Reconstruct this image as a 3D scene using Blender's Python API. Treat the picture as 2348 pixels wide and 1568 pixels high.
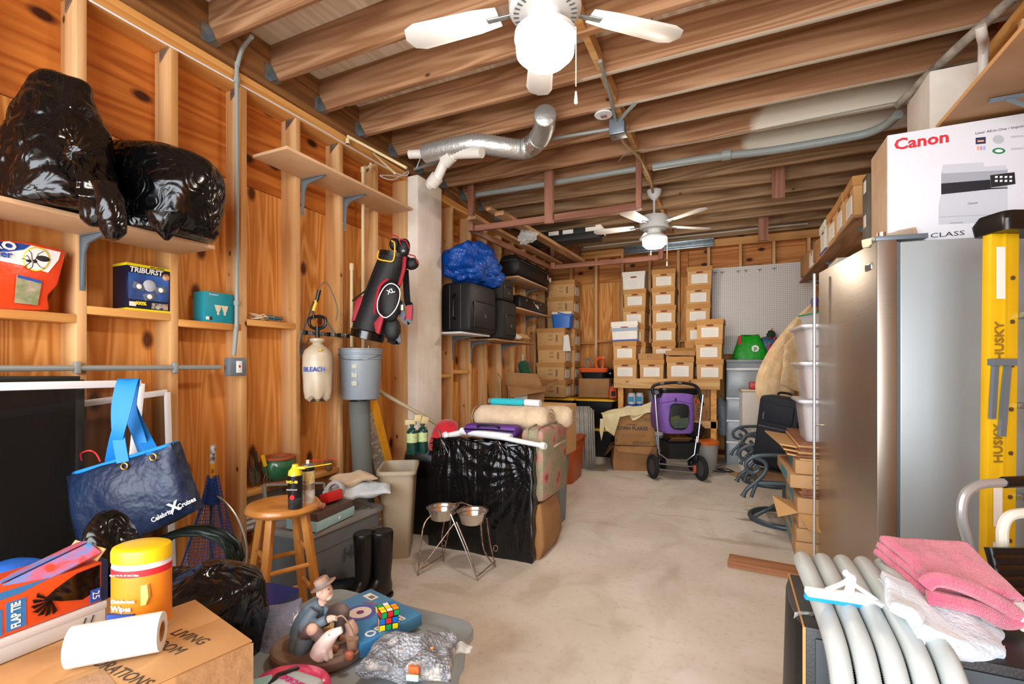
import bpy, bmesh, math, random
from mathutils import Vector as V, Matrix, Euler, noise
random.seed(7)
SC=bpy.context.scene
for o in list(bpy.data.objects): bpy.data.objects.remove(o)
# ---------------------------------------------------------------- camera, light, exposure
H=1.28; A=math.radians(24.57); S=math.sin(A); C=math.cos(A); FL=1096.; HY=840.
cd=bpy.data.cameras.new('camera'); cam=bpy.data.objects.new('camera',cd); SC.collection.objects.link(cam); SC.camera=cam
cam.location=(0,0,H); cam.rotation_euler=(math.pi/2,0,A)
cd.sensor_width=36; cd.lens=FL/2348*36; cd.shift_y=(HY-784)/2348; cd.clip_start=.05; cd.clip_end=100
w=bpy.data.worlds.new('world'); SC.world=w; w.use_nodes=True
w.node_tree.nodes['Background'].inputs[0].default_value=(.80,.88,1,1); w.node_tree.nodes['Background'].inputs[1].default_value=.95
def area(name,loc,rot,sx,sy,e,col):
    l=bpy.data.lights.new(name,'AREA'); l.shape='RECTANGLE'; l.size=sx; l.size_y=sy; l.energy=e; l.color=col
    o=bpy.data.objects.new(name,l); SC.collection.objects.link(o); o.location=loc; o.rotation_euler=rot; return o
area('door_daylight',(-.6,-2.3,1.6),(math.radians(90),0,0),4.2,2.6,125,(.92,.96,1))
SC.view_settings.view_transform='Standard'; SC.view_settings.look='None'; SC.view_settings.gamma=1
SC.view_settings.use_curve_mapping=False; SC.view_settings.exposure=1.28
LAMP=52.
# ---------------------------------------------------------------- pixel <-> place
def W(px,py,d):
    r=(px-1174)/FL*d; return V((C*r-S*d, S*r+C*d, H-(py-HY)/FL*d))
def FZ(px,py,z=0.): return W(px,py,(H-z)*FL/(py-HY))
def WU(px,py,z=3.062): return W(px,py,(z-H)*FL/(HY-py))
def PX(px,py,X):
    t=(px-1174)/FL; Y=X*(C+t*S)/(t*C-S); return W(px,py,-S*X+C*Y)
def PY(px,py,Y):
    t=(px-1174)/FL; X=Y*(t*C-S)/(C+t*S); return W(px,py,-S*X+C*Y)
# ---------------------------------------------------------------- materials
def hx(h,a=1):
    h=h.lstrip('#'); r=[int(h[i:i+2],16)/255 for i in (0,2,4)]
    return tuple((x/12.92 if x<=.04045 else ((x+.055)/1.055)**2.4) for x in r)+(a,)
MC={}
class NT:
    def __init__(s,name):
        s.m=bpy.data.materials.new(name); s.m.use_nodes=True; s.t=s.m.node_tree; s.b=s.t.nodes['Principled BSDF']
    def n(s,ty,**kw):
        q=s.t.nodes.new(ty)
        for k,v in kw.items():
            if k.startswith('i'):
                kk=k[1:]; kk=int(kk) if kk.isdigit() else kk
                q.inputs[kk].default_value=v
            else: setattr(q,k,v)
        return q
    def l(s,a,b): s.t.links.new(a,b)
    def mix(s,f,a,b,mode='MIX'):
        q=s.n('ShaderNodeMix',data_type='RGBA',blend_type=mode)
        for i,x in ((0,f),(6,a),(7,b)):
            if hasattr(x,'links'): s.l(x,q.inputs[i])
            else: q.inputs[i].default_value=x
        return q.outputs[2]
    def ramp(s,f,st):
        q=s.n('ShaderNodeValToRGB'); e=q.color_ramp.elements
        while len(e)<len(st): e.new(.5)
        for i,(p,c) in enumerate(st):
            e[i].position=p; e[i].color=c if isinstance(c,tuple) else (c,c,c,1)
        s.l(f,q.inputs[0]); return q.outputs[0]
    def math(s,op,a,b=0.):
        q=s.n('ShaderNodeMath',operation=op)
        for i,x in ((0,a),(1,b)):
            if hasattr(x,'links'): s.l(x,q.inputs[i])
            else: q.inputs[i].default_value=x
        return q.outputs[0]
    def co(s,scale=(1,1,1),rnd=False,rot=(0,0,0)):
        tc=s.n('ShaderNodeTexCoord'); o=tc.outputs['Object']
        if rnd:
            oi=s.n('ShaderNodeObjectInfo'); q=s.n('ShaderNodeVectorMath',operation='ADD'); m=s.n('ShaderNodeVectorMath',operation='SCALE')
            cx=s.n('ShaderNodeCombineXYZ'); 
            for i in range(3): s.l(oi.outputs['Random'],cx.inputs[i])
            s.l(cx.outputs[0],m.inputs[0]); m.inputs['Scale'].default_value=37.7
            s.l(o,q.inputs[0]); s.l(m.outputs[0],q.inputs[1]); o=q.outputs[0]
        mp=s.n('ShaderNodeMapping'); mp.inputs['Scale'].default_value=scale; mp.inputs['Rotation'].default_value=rot; s.l(o,mp.inputs[0]); return mp.outputs[0]
    def bump(s,h,st,dist=.01):
        q=s.n('ShaderNodeBump'); q.inputs['Strength'].default_value=st; q.inputs['Distance'].default_value=dist
        s.l(h,q.inputs['Height']); s.l(q.outputs[0],s.b.inputs['Normal'])
def M(name,col='#808080',rough=.5,metal=0,bump=None,var=None,alpha=1,emit=0,coat=0,trans=0,sheen=0,spec=None,tex=None):
    if name in MC: return MC[name]
    t=NT(name); b=t.b; c=hx(col); b.inputs['Base Color'].default_value=c
    b.inputs['Roughness'].default_value=rough; b.inputs['Metallic'].default_value=metal; b.inputs['Alpha'].default_value=alpha
    b.inputs['Coat Weight'].default_value=coat; b.inputs['Transmission Weight'].default_value=trans; b.inputs['Sheen Weight'].default_value=sheen
    if spec is not None: b.inputs['Specular IOR Level'].default_value=spec
    if emit: b.inputs['Emission Color'].default_value=c; b.inputs['Emission Strength'].default_value=emit
    if var:
        nz=t.n('ShaderNodeTexNoise'); t.l(t.co(),nz.inputs['Vector']); nz.inputs['Scale'].default_value=var[0]; nz.inputs['Detail'].default_value=5
        c2=hx(var[1]); t.l(t.mix(t.ramp(nz.outputs[0],[(.35,0.),(.68,1.)]),c,c2),b.inputs['Base Color'])
    if bump:
        nz=t.n('ShaderNodeTexNoise'); t.l(t.co(bump[3] if len(bump)>3 else (1,1,1)),nz.inputs['Vector']); nz.inputs['Scale'].default_value=bump[0]; nz.inputs['Detail'].default_value=4
        t.bump(nz.outputs[0],bump[1],bump[2] if len(bump)>2 else .01)
    MC[name]=t.m; return t.m
def wood(name,c1,c2,axis=2,knots=.07,rings=9,rough=.62,kc='#5a2d12',ks=1.,c3=None,fine=1.,flat=None):
    """board: grain runs along the given axis, growth rings, knots"""
    if name in MC: return MC[name]
    t=NT(name); b=t.b; b.inputs['Roughness'].default_value=rough; b.inputs['Specular IOR Level'].default_value=.25
    lo=.35; sc=[5.,5.,5.]; sc[axis]=lo
    n1=t.n('ShaderNodeTexNoise'); t.l(t.co(tuple(sc),True),n1.inputs['Vector']); n1.inputs['Scale'].default_value=1.; n1.inputs['Detail'].default_value=2.; n1.inputs['Distortion'].default_value=.3
    r=t.math('SINE',t.math('MULTIPLY',n1.outputs[0],rings*6.28)); r=t.math('MULTIPLY_ADD',r,.5); 
    r.node.inputs[2].default_value=.5
    sc=[70.*fine]*3; sc[axis]=2.5
    n2=t.n('ShaderNodeTexNoise'); t.l(t.co(tuple(sc),True),n2.inputs['Vector']); n2.inputs['Scale'].default_value=1.; n2.inputs['Detail'].default_value=3
    f=t.math('ADD',t.math('MULTIPLY',r,.5),t.math('MULTIPLY',n2.outputs[0],.5))
    col=t.ramp(f,[(.2,hx(c1)),(.75,hx(c2))])
    n3=t.n('ShaderNodeTexNoise'); t.l(t.co((1,1,1),True),n3.inputs['Vector']); n3.inputs['Scale'].default_value=1.3
    col=t.mix(t.math('MULTIPLY',t.ramp(n3.outputs[0],[(.4,0.),(.7,1.)]),.45),col,hx(c3 or c1))
    if knots:
        sc=[4.2*ks]*3; sc[axis]=2.4*ks
        vo=t.n('ShaderNodeTexVoronoi'); vo.inputs['Scale'].default_value=1.; kv=t.co(tuple(sc),True)
        if flat is not None:
            vo.voronoi_dimensions='2D'; sp=t.n('ShaderNodeSeparateXYZ'); cb=t.n('ShaderNodeCombineXYZ'); t.l(kv,sp.inputs[0])
            for i_,a_ in enumerate([a_ for a_ in range(3) if a_!=flat]): t.l(sp.outputs[a_],cb.inputs[i_])
            kv=cb.outputs[0]
        t.l(kv,vo.inputs['Vector'])
        k=t.ramp(vo.outputs['Distance'],[(knots*.6,1.),(knots*1.25,0.)])
        k2=t.ramp(vo.outputs['Distance'],[(knots,1.),(knots*3.2,0.)])
        col=t.mix(t.math('MULTIPLY',k2,.35),col,hx(c2)); col=t.mix(k,col,hx(kc))
    t.l(col,b.inputs['Base Color']); t.bump(f,.25,.004); MC[name]=t.m; return t.m
PLYV=wood('plywood_vertical','#e2a760','#c07a34',2,.075,15,flat=0,ks=.62,c3='#d98d42')
PLYH=wood('plywood_horizontal','#cc8038','#a3581d',1,.10,8,flat=0,ks=.8,c3='#b86622',kc='#3a1806')
PLYHX=wood('plywood_horizontal_back','#cf8c4e','#a3622c',0,.09,8,flat=1,ks=.8,c3='#b8743a',kc='#3a1806')
STUD=wood('pine_stud','#e0b684','#c49158',2,.07,5,ks=1.5,c3='#d6a56c')
NOG=wood('pine_blocking','#e0a962','#c5843f',1,.05,6,ks=1.2)
NOGX=wood('pine_blocking_back','#d0985c','#b07538',0,.05,6,ks=1.2)
PINEX=wood('pine_x','#d9b078','#b98648',0,.06,6,ks=1.4)
JOIST=wood('aged_joist','#b38a66','#8a6040',0,.065,10,ks=1.1,kc='#351a0c',c3='#9c7150')
JOISTB=wood('grey_joist','#ab8b69','#836444',0,.05,10,ks=1.1,kc='#351a0c',c3='#8f6c4a')
RIM=wood('rim_board','#8d6238','#664122',1,.05,8,ks=.9,kc='#2a1408')
REDW=wood('reddish_board_x','#a3715a','#7e4f3d',0,.04,6,ks=1.6)
REDZ=wood('reddish_board_z','#a3715a','#7e4f3d',2,.04,6,ks=1.6)
REDY=wood('reddish_board_y','#9d6f58','#78503d',1,.04,6,ks=1.6)
BRDY=wood('loose_board_y','#b98e66','#8d6440',1,.04,6,ks=1.4)
SHELFM=M('shelf_laminate','#d9b48c',.55,var=(6,'#cda57a'),bump=(200,.08,.002))
EDGE=M('shelf_edge','#dba86c',.6)
PAINT=M('white_paint_wood','#c9bfa9',.6,var=(5,'#a8a196'),bump=(40,.2,.003))
CEIL=wood('ceiling_sheathing','#f0e8da','#d2c4ad',1,.05,7,ks=.6,kc='#6b4a30',c3='#e6dccb')
def floor_mat():
    t=NT('concrete'); b=t.b; b.inputs['Roughness'].default_value=.55
    def nz(s,d,dis=0,sc=(1,1,1)):
        q=t.n('ShaderNodeTexNoise'); t.l(t.co(sc),q.inputs['Vector']); q.inputs['Scale'].default_value=s; q.inputs['Detail'].default_value=d; q.inputs['Distortion'].default_value=dis; return q.outputs[0]
    col=t.mix(t.ramp(nz(1.3,5,.6),[(.35,0.),(.65,1.)]),hx('#e6dfd3'),hx('#d2c9ba'))
    col=t.mix(t.math('MULTIPLY',t.ramp(nz(2.1,8,1.5,(1,.5,1)),[(.52,0.),(.72,1.)]),.45),col,hx('#a89a85'))
    col=t.mix(t.math('MULTIPLY',t.ramp(nz(28,6),[(.55,0.),(.8,1.)]),.4),col,hx('#a89c8a'))
    col=t.mix(t.math('MULTIPLY',t.ramp(nz(3.3,6,.3),[(.58,0.),(.7,1.)]),.6),col,hx('#e6e0d6'))
    col=t.mix(t.math('MULTIPLY',t.ramp(nz(.9,7,2.5,(.5,1.6,1)),[(.6,0.),(.66,1.)]),.25),col,hx('#9a7c50'))
    tc=t.n('ShaderNodeTexCoord'); sp=t.n('ShaderNodeSeparateXYZ'); ds=t.n('ShaderNodeVectorMath',operation='ADD'); sc_=t.n('ShaderNodeVectorMath',operation='SCALE'); q=t.n('ShaderNodeTexNoise'); t.l(tc.outputs['Object'],q.inputs['Vector']); q.inputs['Scale'].default_value=6
    t.l(q.outputs[1],sc_.inputs[0]); sc_.inputs['Scale'].default_value=.16; t.l(tc.outputs['Object'],ds.inputs[0]); t.l(sc_.outputs[0],ds.inputs[1]); t.l(ds.outputs[0],sp.inputs[0])
    for (px,py,rx,ry,st,cc) in ((1712,1190,.10,.055,.75,'#7d6342'),(1700,1245,.42,.06,.4,'#9c8762'),(1560,1185,.30,.03,.3,'#9c8a6a'),(1240,1350,.10,.3,.3,'#a8927c')):
        p=FZ(px,py); ex=t.math('DIVIDE',t.math('SUBTRACT',sp.outputs[0],p.x+.08),rx); ey=t.math('DIVIDE',t.math('SUBTRACT',sp.outputs[1],p.y+.08),ry)
        r=t.math('SQRT',t.math('ADD',t.math('MULTIPLY',ex,ex),t.math('MULTIPLY',ey,ey))); col=t.mix(t.ramp(r,[(.55,(st,st,st,1)),(1.,0.)]),col,hx(cc))
    t.l(col,b.inputs['Base Color']); t.bump(nz(14,8),.12,.01); return t.m
CONC=floor_mat()
PLAST=M('plaster_column','#f8f1e4',.7,bump=(9,.5,.012,(1,1,.25)),var=(4,'#e6dccb'))
STEEL=M('galvanised','#a9b3b8',.35,.9,var=(20,'#8b969b')); GREYM=M('grey_bracket','#77858e',.4,.4)
PVC=M('grey_conduit','#8e9490',.45); WPVC=M('white_pvc','#e2ddd2',.4); CPVC=M('cream_pipe','#dcc99a',.45)
BLK=M('black_plastic','#0c0d0f',.38); BLKG=M('black_gloss','#08090a',.2,coat=.3)
CARD=M('cardboard','#b98a56',.8,var=(3,'#aa7a46'),bump=(60,.1,.002)); CARD2=M('cardboard_dark','#a67a4c',.8,var=(4,'#94693d'),bump=(30,.2,.003)); CARDL=M('cardboard_light','#d3a66e',.8,var=(3,'#c6975e'),bump=(60,.08,.002))
KRAFT=M('box_lid_card','#c08b4c',.8,var=(3,'#b57f42')); PAPER=M('paper','#e9e4d8',.7,bump=(30,.2,.004)); INK=M('ink','#3b3a44',.8); INKL=M('pale_ink','#8a8a90',.8)
WHITE=M('white_plastic','#e6e8ea',.4); CREAM=M('cream','#e6d5b4',.6); DARK=M('dark_hole','#1c130c',.9); REDP=M('red_plastic','#c01418',.4)
TRED=M('red_print','#d2232e',.6); TWHITE=M('white_print','#f2f2f0',.6); TBLUE=M('blue_print','#1f4fa8',.6); TBLK=M('black_print','#191919',.6); TYEL=M('yellow_print','#f2dc1c',.6)
def bagmat(name,col,rough=.22,st=.55,sc=14,stretch=(1,1,.35),dist=.06):
    if name in MC: return MC[name]
    t=NT(name); b=t.b; b.inputs['Base Color'].default_value=hx(col); b.inputs['Roughness'].default_value=rough
    q=t.n('ShaderNodeTexNoise'); t.l(t.co(stretch),q.inputs['Vector']); q.inputs['Scale'].default_value=sc; q.inputs['Detail'].default_value=2; q.inputs['Distortion'].default_value=1.2
    r=t.math('ABSOLUTE',t.math('SUBTRACT',q.outputs[0],.5))
    q2=t.n('ShaderNodeTexNoise'); t.l(t.co(),q2.inputs['Vector']); q2.inputs['Scale'].default_value=sc*2.2; q2.inputs['Detail'].default_value=1; q2.inputs['Distortion'].default_value=2
    r2=t.math('ABSOLUTE',t.math('SUBTRACT',q2.outputs[0],.5))
    t.bump(t.math('ADD',r,t.math('MULTIPLY',r2,.5)),st,dist); MC[name]=t.m; return t.m
BAG=bagmat('black_bag_plastic','#060708',.17,.45,3.6,(1,1,.6)); BAGS=bagmat('black_sheet_plastic','#08090b',.2,.5,4,(2.4,1,.3),.03); TARP=bagmat('blue_tarp_plastic','#0b4fae',.3,.5,9,(1,1,1))
CLOTHM=lambda n,c='#888888',c2=None,b=.5: M(n,c,.9,bump=(9,b,.035,(1,1,.6)),sheen=.3,var=(12,c2) if c2 else None)
# ---------------------------------------------------------------- mesh builder
class MB:
    def __init__(s,m=None): s.v=[]; s.f=[]; s.mi=[]; s.cur=0; s.M=m or Matrix()
    def add(s,vs,fs):
        n=len(s.v); M_=s.M
        s.v+= [M_@V(p) for p in vs]
        for f in fs: s.f.append([n+i for i in f]); s.mi.append(s.cur)
        return s
    def at(s,loc=(0,0,0),rot=(0,0,0),sc=1):
        s.M=Matrix.Translation(V(loc))@Euler(rot).to_matrix().to_4x4()@Matrix.Scale(sc,4); return s
    def box(s,x0,x1,y0,y1,z0,z1):
        return s.add([(x0,y0,z0),(x1,y0,z0),(x1,y1,z0),(x0,y1,z0),(x0,y0,z1),(x1,y0,z1),(x1,y1,z1),(x0,y1,z1)],
          [(0,3,2,1),(4,5,6,7),(0,1,5,4),(1,2,6,5),(2,3,7,6),(3,0,4,7)])
    def cb(s,c,sz): return s.box(c[0]-sz[0]/2,c[0]+sz[0]/2,c[1]-sz[1]/2,c[1]+sz[1]/2,c[2]-sz[2]/2,c[2]+sz[2]/2)
    def bar(s,p,q,w,h,up=(0,0,1)):
        p=V(p);q=V(q);d=(q-p); L=d.length; d.normalize(); u=V(up); x=d.cross(u)
        if x.length<1e-4: x=d.cross(V((0,1,0)))
        x.normalize(); u=x.cross(d); c=[]
        for t in (p,q):
            for a,b in ((-1,-1),(1,-1),(1,1),(-1,1)): c.append(t+x*a*w/2+u*b*h/2)
        return s.add(c,[(0,3,2,1),(4,5,6,7),(0,1,5,4),(1,2,6,5),(2,3,7,6),(3,0,4,7)])
    def rings(s,R,c0=True,c1=True,loop=False):
        n=len(R[0]); vs=[p for r in R for p in r]; fs=[]; m=len(R)
        for i in range(m if loop else m-1):
            j=(i+1)%m
            for k in range(n):
                l=(k+1)%n; fs.append((i*n+k,i*n+l,j*n+l,j*n+k))
        if not loop:
            if c0: fs.append(tuple(range(n-1,-1,-1)))
            if c1: fs.append(tuple((m-1)*n+k for k in range(n)))
        return s.add(vs,fs)
    def stack(s,L,n=4,c0=True,c1=True):
        """rounded rectangles (z,w,d,r[,ox,oy]) skinned upward"""
        R=[]
        for q in L:
            z,w_,d_,r=q[:4]; ox,oy=(q[4],q[5]) if len(q)>4 else (0,0); r=max(.0005,min(r,w_/2-.0001,d_/2-.0001)); g=[]
            for cx,cy,a0 in ((w_/2-r,-d_/2+r,-90),(w_/2-r,d_/2-r,0),(-w_/2+r,d_/2-r,90),(-w_/2+r,-d_/2+r,180)):
                for i in range(n+1):
                    a=math.radians(a0+90*i/n); g.append((ox+cx+r*math.cos(a),oy+cy+r*math.sin(a),z))
            R.append(g)
        return s.rings(R,c0,c1)
    def lathe(s,P,n=24,c0=True,c1=True,ax=0,ay=0,e=1.):
        return s.rings([[(ax+r*math.cos(6.28318*k/n),ay+e*r*math.sin(6.28318*k/n),z) for k in range(n)] for r,z in P],c0,c1)
    def tube(s,P,r,n=8,loop=False,caps=True):
        P=[V(p) for p in P]; m=len(P); R=[]; u=None
        for i,p in enumerate(P):
            a=P[(i-1)%m] if (loop or i>0) else p; b=P[(i+1)%m] if (loop or i<m-1) else p
            d=(b-a); d=d.normalized() if d.length>1e-9 else V((0,0,1))
            if u is None: u=d.cross(V((0,0,1)) if abs(d.z)<.9 else V((1,0,0)))
            u=(u-d*u.dot(d)); u=u.normalized() if u.length>1e-6 else d.orthogonal().normalized()
            v=d.cross(u); rr=r[i] if isinstance(r,(list,tuple)) else r
            R.append([p+u*rr*math.cos(6.28318*k/n)+v*rr*math.sin(6.28318*k/n) for k in range(n)])
        return s.rings(R,caps,caps,loop)
    def prism(s,P,y0,y1):
        n=len(P); vs=[(x,y0,z) for x,z in P]+[(x,y1,z) for x,z in P]
        return s.add(vs,[tuple(range(n)),tuple(range(2*n-1,n-1,-1))]+[((k+1)%n,k,n+k,n+(k+1)%n) for k in range(n)])
    def grid(s,fn,nu,nv,cu=False,th=0):
        vs=[fn(i/(nu if cu else nu-1),j/(nv-1)) for j in range(nv) for i in range(nu)]
        fs=[]
        for j in range(nv-1):
            for i in range(nu if cu else nu-1):
                k=(i+1)%nu; fs.append((j*nu+i,j*nu+k,(j+1)*nu+k,(j+1)*nu+i))
        return s.add(vs,fs)
    def blob(s,c,r,e=.7,amp=0,fr=3,seed=0,nu=40,nv=26,ez=None):
        ez=ez or e; sg=lambda x,p:math.copysign(abs(x)**p,x)
        def fn(u,v):
            a=6.28318*u; b=math.pi*(v-.5)*.999
            p=V((sg(math.cos(b),ez)*sg(math.cos(a),e),sg(math.cos(b),ez)*sg(math.sin(a),e),sg(math.sin(b),ez)))
            q=V((p.x*r[0],p.y*r[1],p.z*r[2]))
            if amp:
                k=noise.noise(q*fr+V((seed,seed*2,0)))*.6+(abs(noise.noise(q*fr*2.1+V((seed+9,0,seed)))))*.8-.2
                q=q*(1+amp*k)
            return V(c)+q
        s.grid(fn,nu,nv,True); n=len(s.v); a=n-nu; b0=n-nu*nv
        s.f.append(list(range(n-nu,n))); s.mi.append(s.cur); s.f.append(list(range(b0+nu-1,b0-1,-1))); s.mi.append(s.cur); return s
    def build(s,name,mat,parent=None,bev=0,smooth=True,ang=35,solid=0,sub=0):
        me=bpy.data.meshes.new(name); me.from_pydata([tuple(p) for p in s.v],[],s.f)
        for m in (mat if isinstance(mat,(list,tuple)) else [mat]): me.materials.append(m)
        for p,i in zip(me.polygons,s.mi): p.material_index=i
        bm=bmesh.new(); bm.from_mesh(me); bmesh.ops.recalc_face_normals(bm,faces=bm.faces[:])
        if bev:
            ed=[e for e in bm.edges if len(e.link_faces)==2 and e.calc_face_angle(0)>.6]
            if ed: bmesh.ops.bevel(bm,geom=ed,offset=bev,segments=2,affect='EDGES',profile=.5,clamp_overlap=True)
        bm.to_mesh(me); bm.free()
        if smooth:
            for p in me.polygons: p.use_smooth=True
            try: me.set_sharp_from_angle(angle=math.radians(ang))
            except Exception: pass
        o=bpy.data.objects.new(name,me); SC.collection.objects.link(o)
        if solid: md=o.modifiers.new('s','SOLIDIFY'); md.thickness=solid
        if sub: md=o.modifiers.new('b','SUBSURF'); md.levels=sub; md.render_levels=sub
        if parent: o.parent=parent
        return o
def tag(o,label=None,cat=None,group=None,kind=None):
    if label: o['label']=label
    if cat: o['category']=cat
    if group: o['group']=group
    if kind: o['kind']=kind
    return o
def T(name,label,cat,loc=(0,0,0),rz=0,group=None,rx=0,ry=0):
    o=bpy.data.objects.new(name,None); o.empty_display_size=.05; SC.collection.objects.link(o); o.location=loc; o.rotation_euler=(rx,ry,rz)
    return tag(o,label,cat,group)
def place(o,loc,rz=0,rx=0,ry=0): o.location=loc; o.rotation_euler=(rx,ry,rz); return o
def dup(root,loc,rz,label=None,group=None,rx=0,ry=0):
    r=root.copy(); SC.collection.objects.link(r); r.location=loc; r.rotation_euler=(rx,ry,rz)
    if label: r['label']=label
    if group: r['group']=group
    def rec(a,b):
        for ch in a.children:
            c=ch.copy(); SC.collection.objects.link(c); c.parent=b; c.matrix_parent_inverse=ch.matrix_parent_inverse.copy(); rec(ch,c)
    rec(root,r); return r
def txt(parent,s,size,loc,rot,mat,name='lettering',align='CENTER',wide=1.,bold=0,sh=0):
    cu=bpy.data.curves.new(name,'FONT'); cu.body=s; cu.size=size; cu.align_x=align; cu.align_y='CENTER'; cu.extrude=.0004; cu.resolution_u=2; cu.offset=bold; cu.shear=sh
    o=bpy.data.objects.new(name,cu); SC.collection.objects.link(o); bpy.context.view_layer.update()
    me=bpy.data.meshes.new_from_object(o.evaluated_get(bpy.context.evaluated_depsgraph_get())); bpy.data.objects.remove(o)
    me.materials.clear(); me.materials.append(mat); q=bpy.data.objects.new(name,me); SC.collection.objects.link(q)
    q.location=loc; q.rotation_euler=rot; q.scale=(wide,1,1); q.parent=parent; return q
FR=(math.pi/2,0,0); RR=(math.pi/2,0,math.pi/2)   # lettering facing -Y / +X
def bez(P,n=8,loop=False):
    """Catmull-Rom through points"""
    P=[V(p) for p in P]; m=len(P); out=[]
    for i in range(m if loop else m-1):
        g=(lambda k:P[k%m]) if loop else (lambda k:P[max(0,min(m-1,k))])
        a,b,c_,d=g(i-1),g(i),g(i+1),g(i+2)
        for k in range(n):
            t=k/n; out.append(.5*((2*b)+(c_-a)*t+(2*a-5*b+4*c_-d)*t*t+(3*b-a-3*c_+d)*t**3))
    if not loop: out.append(P[-1])
    return out
def loft(rows,d,th,px0,py0,amp=0,fr=5,seed=0,n=36,e=.75,sub=3,mb=None,curl=0):
    """soft body: rows of (py, pxL, pxR[, thickness]) bottom to top at distance d -> rounded volume of real thickness, camera-facing frame"""
    k=d/FL; mb=mb or MB(); rows=[list(r)+[th]*(4-len(r)) for r in rows]
    Q=bez([V((r[0],r[1],r[2])) for r in rows],sub); TT=[]
    for i in range(len(rows)-1):
        for j in range(sub): TT.append(rows[i][3]+(rows[i+1][3]-rows[i][3])*j/sub)
    TT.append(rows[-1][3]); R=[]; sg=lambda x,p:math.copysign(abs(x)**p,x)
    for q,t in zip(Q,TT):
        py,l,r=q; cx=((l+r)/2-px0)*k; hw=max(.002,(r-l)/2*k); z=(py0-py)*k; g=[]
        for a in range(n):
            an=6.28318*a/n; p=V((cx+hw*sg(math.cos(an),e),t/2*sg(math.sin(an),e),z))
            if amp:
                nn=noise.noise(V((p.x,p.y,p.z*.6))*fr+V((seed,seed,0)))+.6*abs(noise.noise(p*fr*2.3+V((0,seed,seed))))
                dv=V((p.x-cx,p.y,0)); nn*=min(1,hw/.12)
                if dv.length>1e-6: p=p+dv.normalized()*amp*nn
                p.z+=amp*.5*noise.noise(p*fr*1.3+V((seed,1,5)))
            g.append(p)
        R.append(g)
    mb.rings(R); return mb
# ---------------------------------------------------------------- the shell
XL=-2.684; XP=-2.825; YB=7.32; JB=3.095; JT=3.325
def painted(name,thr,under):
    m=JOIST.copy(); m.name=name; t=m.node_tree; b=t.nodes['Principled BSDF']; src=b.inputs['Base Color'].links[0].from_socket
    N=lambda ty:t.nodes.new(ty); tc=N('ShaderNodeTexCoord'); sp=N('ShaderNodeSeparateXYZ'); t.links.new(tc.outputs['Object'],sp.inputs[0])
    nz=N('ShaderNodeTexNoise'); nz.inputs['Scale'].default_value=3; t.links.new(tc.outputs['Object'],nz.inputs['Vector'])
    a=N('ShaderNodeMath'); a.operation='MULTIPLY_ADD'; t.links.new(nz.outputs[0],a.inputs[0]); a.inputs[1].default_value=.5; t.links.new(sp.outputs[0],a.inputs[2])
    g=N('ShaderNodeMath'); g.operation='SUBTRACT'; g.use_clamp=True; t.links.new(a.outputs[0],g.inputs[0]); g.inputs[1].default_value=thr+.25
    mu=N('ShaderNodeMath'); mu.operation='MULTIPLY'; mu.use_clamp=True; mu.inputs[1].default_value=12; t.links.new(g.outputs[0],mu.inputs[0]); f=mu.outputs[0]
    if under:
        ge=N('ShaderNodeSeparateXYZ'); t.links.new(tc.outputs['Normal'],ge.inputs[0]); l=N('ShaderNodeMath'); l.operation='LESS_THAN'; l.inputs[1].default_value=-.5; t.links.new(ge.outputs[2],l.inputs[0])
        q=N('ShaderNodeMath'); q.operation='MULTIPLY'; t.links.new(f,q.inputs[0]); t.links.new(l.outputs[0],q.inputs[1]); f=q.outputs[0]
    mx=N('ShaderNodeMix'); mx.data_type='RGBA'; t.links.new(f,mx.inputs[0]); t.links.new(src,mx.inputs[6]); mx.inputs[7].default_value=hx('#d3c9b6'); t.links.new(mx.outputs[2],b.inputs['Base Color']); return m
JP1=painted('joist_white_underside',-.9,True); JP2=painted('joist_sprayed_white',.1,False)
fl=tag(MB().box(-2.9,1.6,-3,7.6,-.1,0).build('floor',CONC),'pale worn concrete garage floor with stains',kind='structure')
# left wall
wl=tag(MB().box(XP-.03,XP-.012,-3,7.6,0,3.33).build('wall_left',DARK),kind='structure')
for i,y in enumerate([-2.5,-1.28,-.06,1.16,2.38,3.60,4.82,6.04,7.26]):
    y1=min(y+1.217,7.47)
    MB().box(XP-.012,XP,y,y1,0,2.437).build('plywood_panel',PLYV,wl)
for y in (-2.5,-.06,2.38,4.82): MB().box(XP-.012,XP,y,min(y+2.437,7.47),2.441,3.06).build('plywood_panel',PLYH,wl)
for k in range(-7,16):
    y=1.183+.3985*k
    if k==7: continue
    MB().box(XP,XL,y-.038,y,.04,2.968).build('stud',STUD,wl,bev=.002)
MB().box(XP,XL,-2.6,3.575,2.969,3.007).build('top_plate',NOG,wl); MB().box(XP,XL,-2.6,3.575,3.008,3.046).build('top_plate',NOG,wl)
MB().box(XP,XL,3.985,7.46,2.969,3.007).build('top_plate',NOG,wl); MB().box(XP,XL,3.985,7.46,3.008,3.046).build('top_plate',NOG,wl)
MB().box(XP,XL,-2.6,3.575,0,.038).build('sole_plate',NOG,wl); MB().box(XP,XL,3.985,7.46,0,.038).build('sole_plate',NOG,wl)
MB().box(-2.72,-2.665,-2.6,7.46,3.047,JT-.002).build('rim_board',RIM,wl)
for k,z in ((-2,1.52),(-1,1.555),(0,1.515),(1,1.559),(2,1.533),(3,1.57),(3.01,.52),(4,.52),(8,1.2),(9,1.24)):
    k=int(k); y=1.183+.3985*(k-1); MB().box(XP,XL,y,y+.36,z-.038,z).build('blocking',NOG,wl,bev=.002)
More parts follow.
